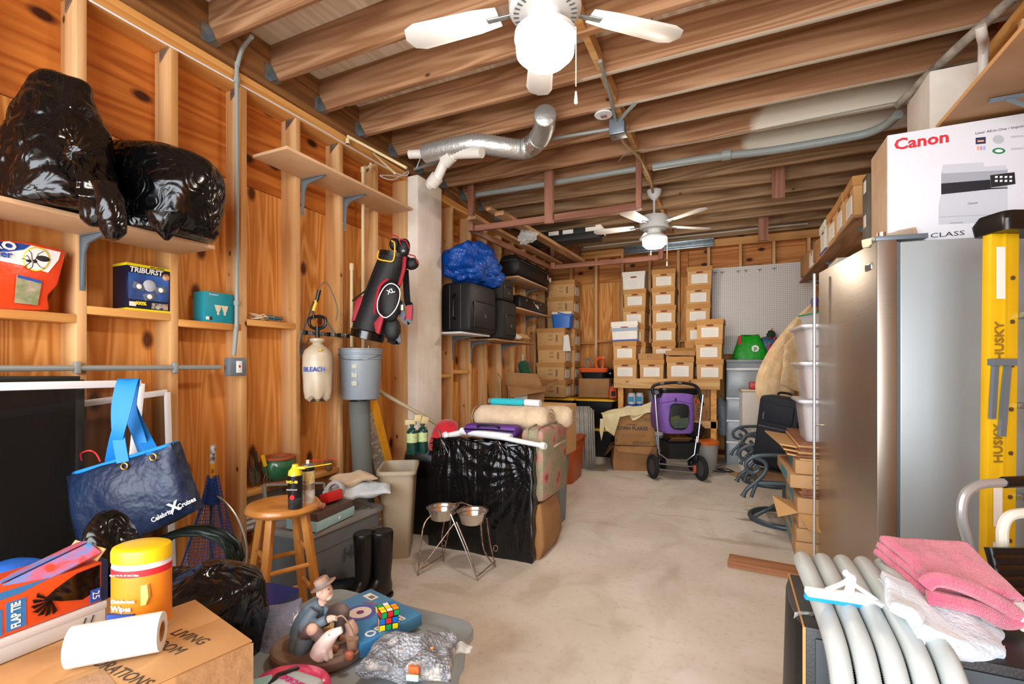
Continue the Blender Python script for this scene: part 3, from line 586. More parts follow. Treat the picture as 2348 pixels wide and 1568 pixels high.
# ropes
def rope(name,lab,px,py,X,zb,mat,n,r,seed,sx=.07,sy=.04,loops=7):
    rnd=random.Random(seed); a=PX(px,py,X); P=[]
    for i in range(loops*8):
        q=i*6.28318/8; P.append((rnd.uniform(.6,1)*sy*math.cos(q),sx*rnd.uniform(.6,1.1)*math.sin(q)+.02*math.sin(i*.3),.006+.035*abs(math.sin(i*.21))*rnd.uniform(.5,1)+r))
    t=tag(MB().tube(bez(P,3),r,6).build(name,mat),lab,'rope'); t.location=(X,a.y,zb); return t
rope('rope_coil','tangle of white cord on the wall blocking',592,735,XL-.06,1.57,CREAM,7,.0035,1,.055,.04)
rope('cord_coil','small coil of teal cord beside the white cord','','' ,0,0,CREAM,1,.003,2) if 0 else None
a=rope('cord_coil','small coil of teal cord beside the white cord',622,735,XL-.05,1.57,M('teal_cord','#1d6d80',.7),7,.003,4,.06,.03,4)
# ---------------------------------------------------------------- tool rail, sprayer, bucket
a=PX(690,762,XL+.01); b=PX(803,764,XL+.01); t=T('tool_rail','silver tool holder rail across two studs','tool rail',a); L=b.y-a.y
MB().box(-.008,.008,0,L,-.012,.012).build('rail',STEEL,t,bev=.003)
for i in range(9): MB().cb((.016,L*(i+.5)/9,0),(.02,.022,.03)).build('clip',STEEL if i%2 else BLK,t,bev=.004)
X2=XL+.13; a=PX(728,916,X2); t=T('pump_sprayer','translucent white pump sprayer hanging by its handle from the rail','sprayer',a,A-.1)
JUG=M('jug_plastic','#d9ccb4',.35,trans=.15,var=(6,'#c9b999')); k=dX(728,X2)/FL
R=[]; 
mb=MB(); NN=40; rows=[(0,.60),(.02,.86),(.06,.95),(.2,1),(.3,.98),(.335,.86),(.36,.55),(.375,.36),(.39,.3)]
for z,s_ in rows:
    g=[]
    for q in range(NN):
        an=6.28318*q/NN; rr=.096*s_*(1+(.06*math.cos(an*6) if z<.07 else 0)); g.append((rr*math.cos(an),rr*math.sin(an),z+(-.012*math.cos(an*6) if z<.03 else 0)))
    R.append(g)
mb.rings(R).build('tank',JUG,t); MB().lathe([(.036,.385),(.05,.4),(.05,.412),(.03,.42)],24).build('collar',JUG,t)
MB().lathe([(.014,.41),(.014,.5)],12).build('pump_rod',BLK,t)
MB().tube(bez([(-.05,0,.5),(-.055,0,.55),(0,0,.565),(.055,0,.55),(.05,0,.5),(0,0,.48)],6,True),.011,8,True).build('pump_handle',BLK,t)
MB().tube(bez([(-.04,-.02,.42),(-.085,-.03,.35),(-.1,-.04,.3),(-.095,-.04,.42),(-.03,-.04,.6),(0,-.05,.66)],6),.005,8).build('hose',M('hose_dark','#2c2b26',.5),t)
MB().tube(bez([(.07,0,.52),(.12,-.02,.46),(.125,-.02,.43)],5),.008,8).build('spout',M('hose_dark2','#5b5648',.5),t)
MB().tube([(-.01,-.03,.54),(-.015,-.03,.6)],.006,8).tube([(.008,-.03,.66),(.03,-.03,.74)],.012,10).build('wand_grip',BLK,t); MB().tube([(-.012,-.03,.6),(.008,-.03,.67)],.013,10).build('wand_band',M('wand_yellow','#e0b21c',.4),t)
MB().tube(bez([(.03,-.03,.74),(.06,-.03,.79),(.1,-.03,.76),(.15,-.02,.62),(.14,-.02,.53)],6),.004,8).build('wand_hose',M('hose_dark2'),t)
txt(t,'BLEACH',.042,(.03,-.1,.205),FR,TBLUE,bold=.001); MB().at((.06,-.075,.33)).lathe([(.012,0),(.012,.01)],12).build('valve',M('wand_yellow'),t)
MB().cb((-.095,0,.27),(.02,.02,.02)).build('nozzle_tip',REDP,t,bev=.004)
X2=XL+.19; a=PX(827,914,X2); t=T('bucket','grey five-gallon bucket hanging on the wall under the golf bag','bucket',a,A)
BK=M('bucket_grey','#8b969e',.4); MB().lathe([(.002,.005),(.128,.005),(.13,0),(.134,.01),(.148,.29),(.156,.292),(.156,.30),(.149,.303),(.151,.325),(.158,.327),(.158,.335),(.151,.338),(.153,.36),(.158,.362),(.158,.37),(.149,.37),(.145,.3),(.126,.012),(.002,.012)],48,False,False).build('pail',BK,t)
for i in range(3): MB().at((0,0,0),(0,0,0)).box(-.02+.0,.02,-.148+.0,-.141,.22-.06*i,.255-.06*i).build('printed_sticker',M('sticker_cream','#cfc7a8',.5,var=(60,'#8b969e')),t,bev=.002)
MB().tube([(.156*math.cos(q*.3+3.3),.156*math.sin(q*.3+3.3),.335-.05*math.sin((q)*.32)) for q in range(11)],.0025,6).build('wire_handle',STEEL,t)
MB().tube([(0,.15,.34),(0,.19,.40)],.004,6).build('hook',STEEL,t)
# ---------------------------------------------------------------- golf bag
d=3.55; f=Fm(880,780,d); t=T('golf_bag','black and red golf bag hanging upside against the wall by the column','golf bag',f.o,A)
ax=[f(843,770,.0),f(850,740,0),f(868,690,0),(f(890,630,0)),f(906,590,0)]; GB=M('golf_fabric','#111214',.6,bump=(30,.3,.01)); GR=M('golf_red','#a3122a',.6)
MB().tube([ax[0]]+bez(ax,5)[1:],[.115]+[.12-.0006*i for i in range(20)],26).build('bag_tube',GB,t)
dv=(ax[1]-ax[0]).normalized()
MB().tube([ax[0]-dv*.03,ax[0]-dv*.025,ax[0]+dv*.03,ax[0]+dv*.04],[.09,.125,.128,.118],28).build('base',BLKG,t)
MB().tube([ax[-1]-dv*.01,ax[-1]+dv*.02],[.118,.118],26).build('rim',BLK,t)
MB().blob(f(895,690,-.11),(.075,.05,.15),.9,nu=28,nv=20).build('side_pocket',GB,t).rotation_euler=(0,0,0)
oc=[f(x,y,-.165) for x,y in ((880,660),(898,650),(915,662),(916,685),(905,712),(885,728),(868,716),(866,690))]
MB().tube(bez(oc,5,True),.004,6,True).build('white_piping',TWHITE,t)
MB().tube(bez([f(858,720,-.1),(f(862,690,-.12)),f(872,655,-.13),f(890,640,-.12)],5),.012,8).build('red_panel',GR,t)
MB().tube(bez([f(928,590,-.08),f(925,620,-.1),f(915,655,-.1)],5),.014,8).build('red_panel',GR,t)
MB().prism([(p.x,p.z) for p in (f(868,745),f(885,722),f(892,728),f(880,770),f(872,765))],-.13,-.09).build('red_panel',GR,t,bev=.006)
MB().prism([(p.x,p.z) for p in (f(812,740),f(822,690),(f(840,680)),f(826,735))],-.07,-.03).build('red_panel',GR,t,bev=.006)
MB().blob(f(900,755,-.06),(.06,.05,.085),.85).build('lower_pocket',GB,t)
txt(t,'XL',.045,f(896,668,-.172),(math.pi/2,-.35,0),TWHITE,bold=.001)
for x,y,r,rx in ((925,570,.055,.2),(945,605,.05,1.2),(905,560,.045,0)):
    o=MB().blob((0,0,0),(r*.85,r*.8,r*1.35 if x==925 else r),.9,nu=20,nv=14).build('head_cover',GB,t); o.location=f(x,y,-.02); o.rotation_euler=(0,rx,0)
    MB().tube([f(x-8,y-22,-.07),f(x+6,y-18,-.07),f(x+14,y,-.06)],.005,6).build('cover_piping',GR,t)
txt(t,'XL',.022,f(925,575,-.085),(math.pi/2,-.4,0),TWHITE)
MB().tube(bez([f(868,575,-.1),f(866,592,-.11),f(885,598,-.12),f(902,596,-.12),f(905,560,-.12),f(898,552,-.11)],5),.006,8).build('stand_clip',M('wand_yellow'),t)
for P_,w_ in (([(870,600),(840,665),(808,690)],.01),([(880,580),(850,640),(830,700)],.008)): MB().tube([f(x,y,-.09) for x,y in P_],w_/1.6,6).build('leg',BLK,t)
ribbon(bez([f(930,620,.02),f(934,690,-.06),f(940,700,-.08),f(938,735,-.08),f(925,730,-.08),f(918,690,-.08)],6),.045,.008,(1,0,.2)).build('shoulder_strap',BLK,t)
ribbon([f(940,700,-.09),f(938,732,-.09),f(928,728,-.09)],.04,.012,(1,0,.2)).build('strap_pad',GR,t); MB().cb(f(922,705,-.1),(.018,.004,.04)).build('tag',PAPER,t)
ribbon(bez([f(905,740,-.06),f(912,770,-.07),f(912,785,-.07),f(890,778,-.06)],5),.04,.008,(1,0,0)).build('lower_strap',BLK,t)
# ---------------------------------------------------------------- screens leaning on the wall
def screen(lab,TL,TR,BR,BL,mf,mesh,w_=.026,col=None):
    t=T('window_screen',lab,'window screen',BL); o=V(BL); q=[V(p)-o for p in (TL,TR,BR,BL)]
    for i in range(4):
        a,b=q[i],q[(i+1)%4]; MB().bar(a,b,.012,w_,up=(q[(i+2)%4]-b)).build('frame_bar',mf,t,bev=.002)
    MB().add(q,[(0,1,2,3)]).build('mesh_panel',mesh,t,smooth=False); return t
SCR=M('screen_mesh','#0d0a08',.9,alpha=.55,spec=.1); SCRD=M('dark_mesh','#050504',.95,alpha=.95,spec=.05)
WF=M('white_frame','#e9ecef',.35)
BR=PX(398,1395,XL+.17); screen('white-framed dark screen leaning behind the tote bag',PX(-240,985,XL+.03),PX(383,899,XL+.03),BR,PX(-240,1900,XL+.2),WF,SCR,.03)
screen('tall black screen panel leaning at the far left',PX(-260,872,XL+.1),PX(183,870,XL+.1),PX(182,1560,XL+.22),PX(-260,2100,XL+.22),M('black_frame','#0d0f0c',.5),SCRD,.03)
screen('white-framed screen in front with the navy tote bag hung on its corner',PX(-240,892,XL+.17),PX(323,879,XL+.17),PX(258,1500,XL+.34),PX(-240,2000,XL+.36),WF,M('screen_mesh_light','#1a1612',.8,alpha=.3),.032)
# navy tote
d=2.02; f=Fm(300,1290,d); t=T('tote_bag','navy cruise tote bag with bright blue straps hanging on a screen corner','bag',f.o,A)
NAVY=M('navy_nylon','#10203c',.45,bump=(5,.9,.05),var=(3,'#142a4c')); SB=M('strap_blue','#1685d8',.6)
pillow(MB(),f(168,1088,-.02),f(402,1016,-.02),f(458,1168,-.02),f(196,1292,-.02),.17,.02,5,3,36,30,.35,.5).build('bag_body',NAVY,t)
for s,yy in ((-1,-.055),(1,.03)): MB().tube(bez([f(170,1085,0 if s<0 else 0)]+[f(170+(402-170)*u,1085-69*u,yy) for u in (.05,.3,.6,.9)]+[f(404,1014,0)],5),.008,8).build('rim_binding',SB,t)
for P_,w_ in (([(282,1060,-.07),(272,1000,-.07),(270,930,-.06),(282,874,-.03),(292,876,.03),(300,930,.05),(330,1000,.03),(352,1040,-.07)],.045),([(255,1060,.0),(268,1000,-.08),(286,940,-.08),(302,874,-.04),(306,878,.03),(300,940,.03),(318,1000,0),(330,1035,.0)],.045)):
    ribbon(bez([f(*p) for p in P_],6),w_,.003,(1,.2,0)).build('strap',SB,t)
for x,y in ((285,1069),(351,1048)): MB().at(f(x,y,-.085),(math.pi/2,0,0)).tube([(.013*math.cos(q*.524),.013*math.sin(q*.524),0) for q in range(12)],.0035,8,True).build('eyelet',M('brass','#c98f4a',.3,.9),t)
MB().tube(bez([f(188,1056,0),f(186,1040,-.01),f(205,1033,-.01),f(220,1040,0),f(230,1058,0)],6),.0035,6).build('red_loop',REDP,t)
for s_,x,y,sz in (('Celebrity',372,1182,.026),('Cruises',428,1153,.026)): txt(t,s_,sz,f(x,y,-.098),(math.pi/2,-.45,0),TWHITE,bold=.0006)
txt(t,'X',.055,f(399,1163,-.1),(math.pi/2,-.45,0),TWHITE,bold=.002,wide=1.1)
# landing net, hose
d=2.5; f=Fm(486,1400,d); t=T('landing_net','blue fishing landing net standing against the stud','fishing net',f.o,A)
MB().tube([f(487,1095),f(484,1470)],.012,10).build('pole',M('pole_silver','#b8bcc4',.25,.9,var=(30,'#4a4f6a')),t)
MB().tube([f(489,1020),f(487,1065)],.013,12).build('grip',M('grip_white','#d8d6d0',.4,var=(60,'#30303a')),t); MB().tube([f(487,1062),f(487,1100)],.0135,12).build('brand_band',M('band_orange','#d89a2a',.4),t)
txt(t,'FR',.02,f(487,1080,-.015),(math.pi/2,math.pi/2,0),TBLK)
MB().tube(bez([f(486,1140,0),f(515,1150,-.02),f(548,1195,-.03),f(566,1255,-.04),f(560,1310,-.04),f(535,1350,-.04),f(480,1370,-.02),f(440,1330,.05),f(430,1260,.06),f(455,1180,.03)],6,True),.006,8,True).build('hoop',M('alu','#c9c2b5',.35,.7),t)
def nf(u,v):
    a=6.28318*u; w_=.02+.17*v**1.2+.012*math.sin(a*5); c_=f(487-6*v,1090+250*v,0); return (c_.x+w_*math.cos(a),c_.y+.5*w_*math.sin(a),c_.z)
o=MB().grid(nf,44,34,True).build('netting',M('net_blue','#1250a8',.6),t); md=o.modifiers.new('w','WIREFRAME'); md.thickness=.0022; tag(o,kind='stuff')
MB().grid(lambda u,v:(f(487,1100+45*v).x+(.018+.02*v)*math.cos(6.283*u),(.018+.015*v)*math.sin(6.283*u),f(487,1095+60*v).z),16,6,True).build('net_collar',M('net_blue2','#0d3f8c',.7),t)
d=2.25; f=Fm(450,1400,d); P=[]
for i in range(9*14):
    a=i*6.28318/14; lp=i//14; r=.2+.008*math.sin(lp*2.3); P.append(V((r*1.0*math.cos(a)-.02,.03*math.sin(a*1+lp)-.008*lp+.04,.72*r*math.sin(a)+.2+.012*(lp%3))))
o=tag(MB().tube(P,.011,8).build('garden_hose',M('hose_green','#14302b',.3)),'coil of dark green garden hose behind the black bin bags','hose'); o.location=f.o+V((0,0,.02)); o.rotation_euler=(0,0,A)
# ledge items: pot, tools
a=PX(646,1105,XL+.03); t=T('flower_pot','green glazed flower pot with terracotta rim on a low ledge','flower pot',(XL-.015,a.y,.522))
MB().lathe([(.06,0),(.085,.012),(.083,.02)],32).build('saucer',M('terracotta','#a8562e',.7),t); MB().lathe([(.055,.02),(.085,.05),(.1,.1),(.098,.135),(.088,.155)],40).build('pot_body',M('green_glaze','#3c7a52',.2,coat=.5,var=(9,'#2b6344')),t); MB().lathe([(.088,.155),(.101,.158),(.102,.17),(.093,.176),(.08,.172),(.078,.15)],40,False).build('pot_rim',M('terracotta'),t)
t.location=(XL+.0,a.y+.0,.522)
for nm,lab,px,l_,m1 in (('hand_trowel','brown rusty hand trowel leaning by the pot',580,.2,M('rust','#5c4232',.6,.3)),('garden_tool','narrow dark garden tool leaning by the pot',592,.22,M('darkiron','#3c332d',.6,.3))):
    a=PX(px,1118,XL-.03); t=T(nm,lab,'garden tool',(a.x,a.y,.523),0,ry=-.12); MB().tube([(0,0,.1),(0,0,l_)],.011,8).build('handle',m1,t); MB().prism([(-.02,.12),(.02,.12),(.022,.05),(0,0),(-.022,.05)],-.003,.003).build('blade',M('iron','#6d655c',.5,.5),t).rotation_euler=(0,0,math.pi/2)
a=PX(612,1116,XL+.02); t=T('hand_fork','three-pronged hand fork with yellow grip beside the pot','garden fork',(a.x,a.y,.523),math.pi/2,rx=0)
for s in (-.022,0,.022): MB().tube([(s,0,0.004),(s,0,.05),(s*.6,0,.07),(0,0,.085)],.0035,6).build('prong',M('iron'),t)
MB().tube([(0,0,.08),(-.01,0,.13)],.005,8).build('neck',M('iron'),t); MB().tube([(-.01,0,.13),(-.03,0,.2)],.012,10).build('handle',M('wand_yellow'),t)
a=PX(605,1165,XP+.02); t=T('wall_vent','white slatted vent low on the wall behind the stool','vent',(XP+.003,a.y,.22)); MB().box(0,.012,-.16,.16,0,.26).build('vent_frame',WHITE,t)
for i in range(7): MB().box(.008,.03,-.15,.15,.02+.034*i,.026+.034*i).build('slat',WHITE,t)
a=PX(757,1070,XL+.02); o=tag(MB().blob((0,0,.04),(.02,.035,.04),.7,.5,20,2).build('seed_pod',M('pod','#7a5a3a',.8)),'brown dried pod on the low ledge right of the pot','pod'); o.location=(XL+.0,a.y,.522)
# long handrail pole, panels leaning
a=PX(868,896,XL+.12); b=W(1003,972,3.9); pipe('pole',[a,b],.016,M('pole_tan','#b0a080',.6),'tan wooden pole slanting down in front of the column','pole',n=12)
# grey rolled window screen and yellow edged foil board
a=PX(796,1088,XL+.06)
t=T('rolled_screen','grey rolled mesh screen leaning under the bucket','screen roll',(XL+.11,a.y+.09,.5)); t.location.z=0
pa=[PX(x,y,XL+.12)-t.location for x,y in ((796,918),(848,918),(862,1088),(800,1092))]
P0=(pa[0]+pa[1])/2; P1=(pa[3]+pa[2])/2; P1=P1+(P1-P0)*.6
MB().tube([P1,P0],.075,24).build('roll',M('grey_mesh','#6f736e',.8,bump=(120,.4,.003,(1,1,.2))),t)
o0=V((XL+.22,PX(850,1000,XL+.2).y,0)); t=T('insulation_board','silver foil board with a bright yellow taped edge leaning on the wall','foil board',o0)
q=[PX(x,y,XL+.16)-o0 for x,y in ((824,918),(848,918),(900,1085),(862,1088))]; q2=[PX(x,y,XL+.17)-o0 for x,y in ((848,918),(866,918),(907,1085),(893,1085))]
ext=lambda Q:[Q[0],Q[1],Q[2]+(Q[2]-Q[1])*.75,Q[3]+(Q[3]-Q[0])*.75]
for Q,nm,m in ((ext(q),'foil_face',M('crumpled_foil','#c9c6bd',.3,.7,bump=(18,1.,.03))),(ext(q2),'yellow_tape',M('yellow_tape','#e29a18',.5))):
    n=4; b=MB().add(Q+[p+V((-.03,.005,0)) for p in Q],[(0,1,2,3),(7,6,5,4)]+[((k+1)%n,k,n+k,n+(k+1)%n) for k in range(n)]); b.build(nm,m,t)
# ---------------------------------------------------------------- stool and cans
d=2.29; a=W(650,1152,d); PW=wood('honey_pine','#d99a50','#b97a36',2,0,4,.35,c3='#cf8c42'); PWX=M('honey_seat','#cf8f48',.3,coat=.4,var=(8,'#b97934'))
ST=T('bar_stool','round-topped honey pine stool with two spray cans on it','stool',(a.x,a.y,0),A+.3)
MB().lathe([(.002,.586),(.13,.586),(.155,.592),(.166,.605),(.166,.615),(.158,.627),(.14,.63),(.002,.628)],48).build('seat',PWX,ST)
lg=[(math.radians(q)) for q in (-112,-22,68,158)]; top=lambda q,z:(lambda s:V((s*math.cos(q),s*math.sin(q),z)))(.105+(.586-z)*.155)
for q in lg: MB().bar(top(q,.0),top(q,.6),.034,.034,up=(math.cos(q),math.sin(q),0)).build('leg',PW,ST,bev=.005)
for i in range(4):
    for z in ((.2,.4) if i%2 else (.15,.34)): MB().tube([top(lg[i],z),top(lg[(i+1)%4],z)],.011,10).build('rung',PW,ST)
def can(name,lab,px,py,d,r,h,bands,cap,zb,cat='spray can'):
    a=W(px,py,d); t=T(name,lab,cat,(a.x,a.y,zb),A); z=0
    for i,(hh,m,nm) in enumerate(bands): MB().lathe([(r,z),(r,z+hh)],28).build(nm,m,t); z+=hh
    MB().lathe([(r,z),(r*.9,z+.008),(r*.5,z+.014)],28).build('shoulder',STEEL,t); return t,z+.014
t,z=can('spray_can','black and yellow spray can of penetrant with a yellow cap, on the stool','675' and 677,1160,2.20,.031,.2,[(.05,M('can_smoke','#3b3b3b',.35,var=(30,'#121212')),'printed_sleeve'),(.1,M('can_black','#15130f',.35),'printed_sleeve')],0,.63)
MB().lathe([(.031,.152),(.029,.17),(.016,.185),(.013,.2)],24).build('cap',M('cap_yellow','#ddc81a',.4),t); MB().box(0,.05,-.012,.012,.178,.19).build('nozzle',M('cap_yellow'),t,bev=.004)
txt(t,'WD-40',.0165,(0,-.034,.125),FR,M('cap_yellow'),bold=.001); txt(t,'PENETRANT',.009,(0,-.034,.09),FR,TWHITE); MB().at((0,-.032,.055),(math.pi/2,0,0)).lathe([(.012,0),(.011,.001)],8).build('badge',TRED,t)
MB().tube([(.045,-.005,.184),(.17,-.01,.205)],.0022,6).build('straw',M('cap_yellow'),t)
t,z=can('spray_can','white and blue spray can without cap behind the black one, on the stool',706,1140,2.30,.031,.19,[(.06,M('can_white','#dcdcd4',.35,var=(40,'#a8a89c')),'printed_sleeve'),(.03,M('can_bluegold','#284f8c',.35,var=(50,'#c9a640')),'printed_sleeve'),(.06,M('can_gold','#d6cfa8',.35,var=(60,'#c9a640')),'printed_sleeve'),(.02,M('can_black'),'printed_sleeve')],0,.63)
MB().lathe([(.008,.18),(.008,.2)],12).build('nozzle',CREAM,t); txt(t,'SPRAY',.014,(0,-.034,.1),FR,TBLUE); MB().tube([(.0,0,.197),(.15,-.03,.21)],.0018,6).build('straw',REDP,t)
# ---------------------------------------------------------------- storage totes
def tote(lab,loc,w_,d_,h,m,ml,rz=0,name='storage_tote',lid=True,cat='storage tote',group=None,r=.05,lm=None):
    t=T(name,lab,cat,loc,rz,group); hb=h-.03 if lid else h
    MB().stack([(0,w_*.8,d_*.8,r),(.008,w_*.82,d_*.82,r),(hb*.72,w_*.9,d_*.9,r),(hb*.73,w_*.925,d_*.925,r),(hb-.012,w_*.95,d_*.95,r),(hb-.01,w_*.985,d_*.985,r),(hb,w_*.985,d_*.985,r)]+([] if lid else [(hb,w_*.93,d_*.93,r*.8),(.02,w_*.8,d_*.8,r*.8)]),5).build('tub',m,t,ang=40)
    if lid: MB().stack([(hb-.014,w_,d_,r*1.1),(hb+.004,w_,d_,r*1.1),(hb+.012,w_*.985,d_*.985,r),(hb+.013,w_*.9,d_*.9,r*.9),(hb+.006,w_*.88,d_*.86,r*.8),(hb+.006,w_*.82,d_*.78,r*.7),(hb+.016,w_*.79,d_*.74,r*.6)],5).build('lid',ml,t,ang=40)
    return t
GT=M('tote_grey','#6f7679',.45); GL=M('tote_lid_grey','#8f9190',.42,var=(3,'#85837c'))
t=tote('large grey lidded tote behind the stool marked with handwriting',(-2.205,2.115,0),.43,.635,.42,GT,GL)
txt(t,'Hu',.11,(.198,.02,.2),(math.pi/2-.06,0,math.pi/2),M('pencil','#43484b',.7),sh=.2); txt(t,'Kno',.075,(.198,-.23,.17),(math.pi/2-.06,0,math.pi/2),M('pencil'),sh=.2)
TOP=.42
# shoe box and contents
a=FZ(738,1215,TOP); LB=M('shoebox_blue','#a3cdd2',.6); BRN=M('shoebox_brown','#5d4a42',.6)
t=T('shoebox','pale blue and brown shoebox full of bits on the grey tote','box',(-2.09,2.0,TOP-.01),math.pi/2+.12)
MB().box(-.16,.16,-.1,.1,0,.05).build('base_tray',LB,t,bev=.002); MB().box(-.15,.15,-.095,.095,.04,.09).build('inner_box',BRN,t,bev=.002); MB().at((.02,-.1015,.025),(math.pi/2,0,0)).lathe([(.01,0),(.01,.001)],20).build('round_mark',TWHITE,t)
tag(place(MB().box(-.055,.055,-.03,.03,0,.055).box(-.03,-.004,-.031,-.029,.008,.04).build('red_carton',M('redcard','#c9201c',.4),bev=.002),(-2.07,2.06,TOP+.09),math.pi/2,rx=-.3),'small bright red carton in the shoebox','carton')
t=T('tape_roll','grey roll of tape standing in the shoebox','tape roll',(-2.12,2.13,TOP+.13),.3,rx=math.pi/2-.3); MB().lathe([(.035,-.015),(.055,-.015),(.055,.015),(.035,.015),(.035,-.015)],32,False,False).build('roll',M('tapegrey','#a9a9a6',.5),t)
t=T('twine_ball','red and white bundled cord in the shoebox','cord bundle',(-2.05,1.92,TOP+.1),.3); MB().blob((0,0,0),(.05,.03,.025),.9,.3,30,1,24,14).build('bundle',M('cordrw','#d8c0a8',.7,var=(60,'#b03a2a')),t)
tag(place(MB().blob((0,0,.05),(.13,.12,.055),.9,.5,18,7).build('work_glove',M('glove_black','#111214',.8)),(-2.24,2.14,TOP+.0),.4),'pair of bunched black work gloves on the tote','gloves')
CL=CLOTHM('white_cloth','#d6dde0','#b4c6d2'); BG=CLOTHM('beige_cloth','#c9b294','#bda482')
mb=MB(); pillow(mb,(-.2,-.13,0),(.2,-.13,0),(.2,.13,0),(-.2,.13,0),.07,.03,9,3,dirn=(0,0,1)); tag(place(mb.build('folded_sheet',CL),(-2.12,2.31,TOP+.09),.7),'rumpled white cloth spilling over the tote end','cloth')
mb=MB(); pillow(mb,(-.03,-.005,0),(.03,-.005,0),(.04,0,-.13),(-.02,0,-.13),.012,.01,9,3,dirn=(0,-1,0)); 
mb=MB(); pillow(mb,(-.12,-.09,0),(.12,-.09,0),(.12,.09,0),(-.12,.09,0),.06,.02,9,8,dirn=(0,0,1)); tag(place(mb.build('folded_towel',BG),(-2.14,2.3,TOP+.16),1.1),'folded beige towel on top of the white cloth','towel')
t=T('small_screen','small framed grey mesh panel standing at the back of the tote','screen panel',(-2.34,2.05,TOP+.0),math.pi/2,rx=-.15)
for p,q in (((-.2,0,0),(-.2,0,.2)),((-.2,0,.2),(.22,0,.12)),((.22,0,.12),(.22,0,0)),((-.2,0,0),(.22,0,0))): MB().bar(p,q,.014,.014,(0,1,0)).build('frame_bar',M('frame_grey','#8d8a84',.5),t)
MB().add([(-.2,0,0),(.22,0,0),(.22,0,.12),(-.2,0,.2)],[(0,1,2,3)]).build('mesh_panel',SCR,t)
tag(place(MB().lathe([(.002,0),(.03,0),(.045,.02),(.046,.022),(.04,.02),(.028,.004),(.002,.004)],24,False,False).build('scoop',WHITE),(-2.06,2.15,TOP+.02),0,rx=.3),'small white plastic scoop beside the shoebox','scoop')
# bins
TAN=M('bin_tan','#b3a68e',.5); a=FZ(905,1235); t=T('waste_bin','tall tan plastic waste bin beside the grey tote','bin',(-2.1,2.70,0),math.radians(32))
MB().stack([(0,.16,.3,.03),(.01,.17,.31,.03),(.56,.23,.38,.04),(.565,.26,.41,.05),(.59,.26,.41,.05),(.59,.23,.38,.04),(.02,.16,.3,.03)],5,True,True).build('bin_body',TAN,t,ang=40)
t=T('lidded_bin','tall black bin with domed lid and wire bail, gas bottles on it','bin',(-2.14,3.16,0),math.radians(14))
MB().stack([(0,.32,.27,.03),(.44,.37,.31,.03)],4).build('bin_body',BLK,t,ang=40); MB().stack([(.44,.385,.325,.035),(.46,.39,.33,.035),(.6,.36,.3,.05),(.645,.34,.28,.06),(.655,.3,.24,.06)],5).build('lid',BLKG,t,ang=50)
MB().tube(bez([(.13,-.17,.64),(.19,-.16,.60),(.2,-.17,.52),(.15,-.18,.42),(.12,-.18,.41)],6),.003,6).build('wire_bail',STEEL,t)
for i,(px,l) in enumerate(((945,'left'),(969,'right'))):
    a=W(px,1034,3.4+.05*i); t=T('gas_bottle',l+' green propane bottle with a lime label on the black bin','gas bottle',(a.x,a.y,.656),A,'green propane bottles')
    MB().lathe([(.002,0),(.034,0),(.038,.01),(.038,.085)],28,True,False).build('bottle',M('propane_green','#0d3b33',.25,coat=.3),t); MB().lathe([(.0385,.085),(.0385,.15)],28,False,False).build('label_band',M('lime_label','#a9bd74',.5,var=(60,'#c8d6a0')),t); MB().lathe([(.038,.15),(.036,.165),(.02,.185),(.012,.188),(.012,.2),(.016,.2),(.016,.212),(.01,.212)],28).build('neck',M('propane_green'),t)
for i,(px,py,s) in enumerate(((942,958,(.08,.04,.04)),(957,948,(.05,.05,.05)),(972,962,(.05,.03,.11)))):
    tag(place(MB().cb((0,0,0),s).build('wood_block',M('pale_wood','#cdbb8c',.7),bev=.004),W(px,py+10,3.55),A+.3*i,ry=.1*i),('short pale wood block behind the gas bottles','squarish wood block on the pole above the gas bottles','upright wood block right of the gas bottles')[i],'wood block')
t=T('folded_chair_bag','red drawstring bag of folded sticks by the white tubes','bag',W(1015,1030,3.5),A); RB=CLOTHM('red_fabric','#c31422','#9a0d18')
f=Fm(1015,1030,3.5); loft([(1030,986,1042,.14),(1015,984,1046,.18),(990,992,1052,.18),(970,1004,1048,.14),(963,1015,1035,.06)],3.5,.15,1015,1030,.012,9,2).build('bag_body',RB,t); MB().tube([f(1005,985,-.1),f(1018,1030,-.1)],.006,8).build('stick',STEEL,t)
# boots
BT=M('boot_rubber','#08090b',.33)
for i,(px,py,rz,l) in enumerate(((832,1372,.15,'nearer'),(872,1366,.0,'farther'))):
    a=FZ(px,py+6); t=T('rubber_boot',l+' tall black rubber boot standing by the grey tote','boot',(a.x,a.y,0),A+rz-.6,'pair of tall black boots')
    R=[]
    for z,rx,ry,oy in ((.0,.04,.12,-.04),(.03,.043,.125,-.045),(.06,.042,.11,-.03),(.09,.042,.07,.0),(.12,.043,.053,.012),(.2,.05,.056,.015),(.3,.055,.06,.014),(.36,.058,.064,.012),(.37,.055,.06,.012)): R.append([(rx*math.cos(q*.2618),oy+ry*math.sin(q*.2618),z) for q in range(24)])
    MB().rings(R).build('boot_shaft',BT,t); MB().stack([(0,.082,.25,.04,0,-.045),(.016,.084,.25,.04,0,-.045)]).build('sole',BLK,t)
    MB().lathe([(.05,.371),(.002,.35)],24,False,False,0,.012,1.1).build('boot_opening',DARK,t)
a=FZ(795,1362); tag(place(MB().blob((0,0,.04),(.05,.12,.045),.8,.15,9,4).build('shoe',M('shoe_black','#101722',.6)),(a.x,a.y,0),A-1.1),'black sneaker lying behind the boots','shoe')
# plain wall shelf row: black things behind the stool
0 and tag(place(MB().stack([(0,.3,.4,.03),(.36,.36,.45,.03)]).build('dark_crate',M('dkgreen','#0f1a12',.7)),(-2.45,1.55,0)),'dark green crate behind the stool legs','crate')
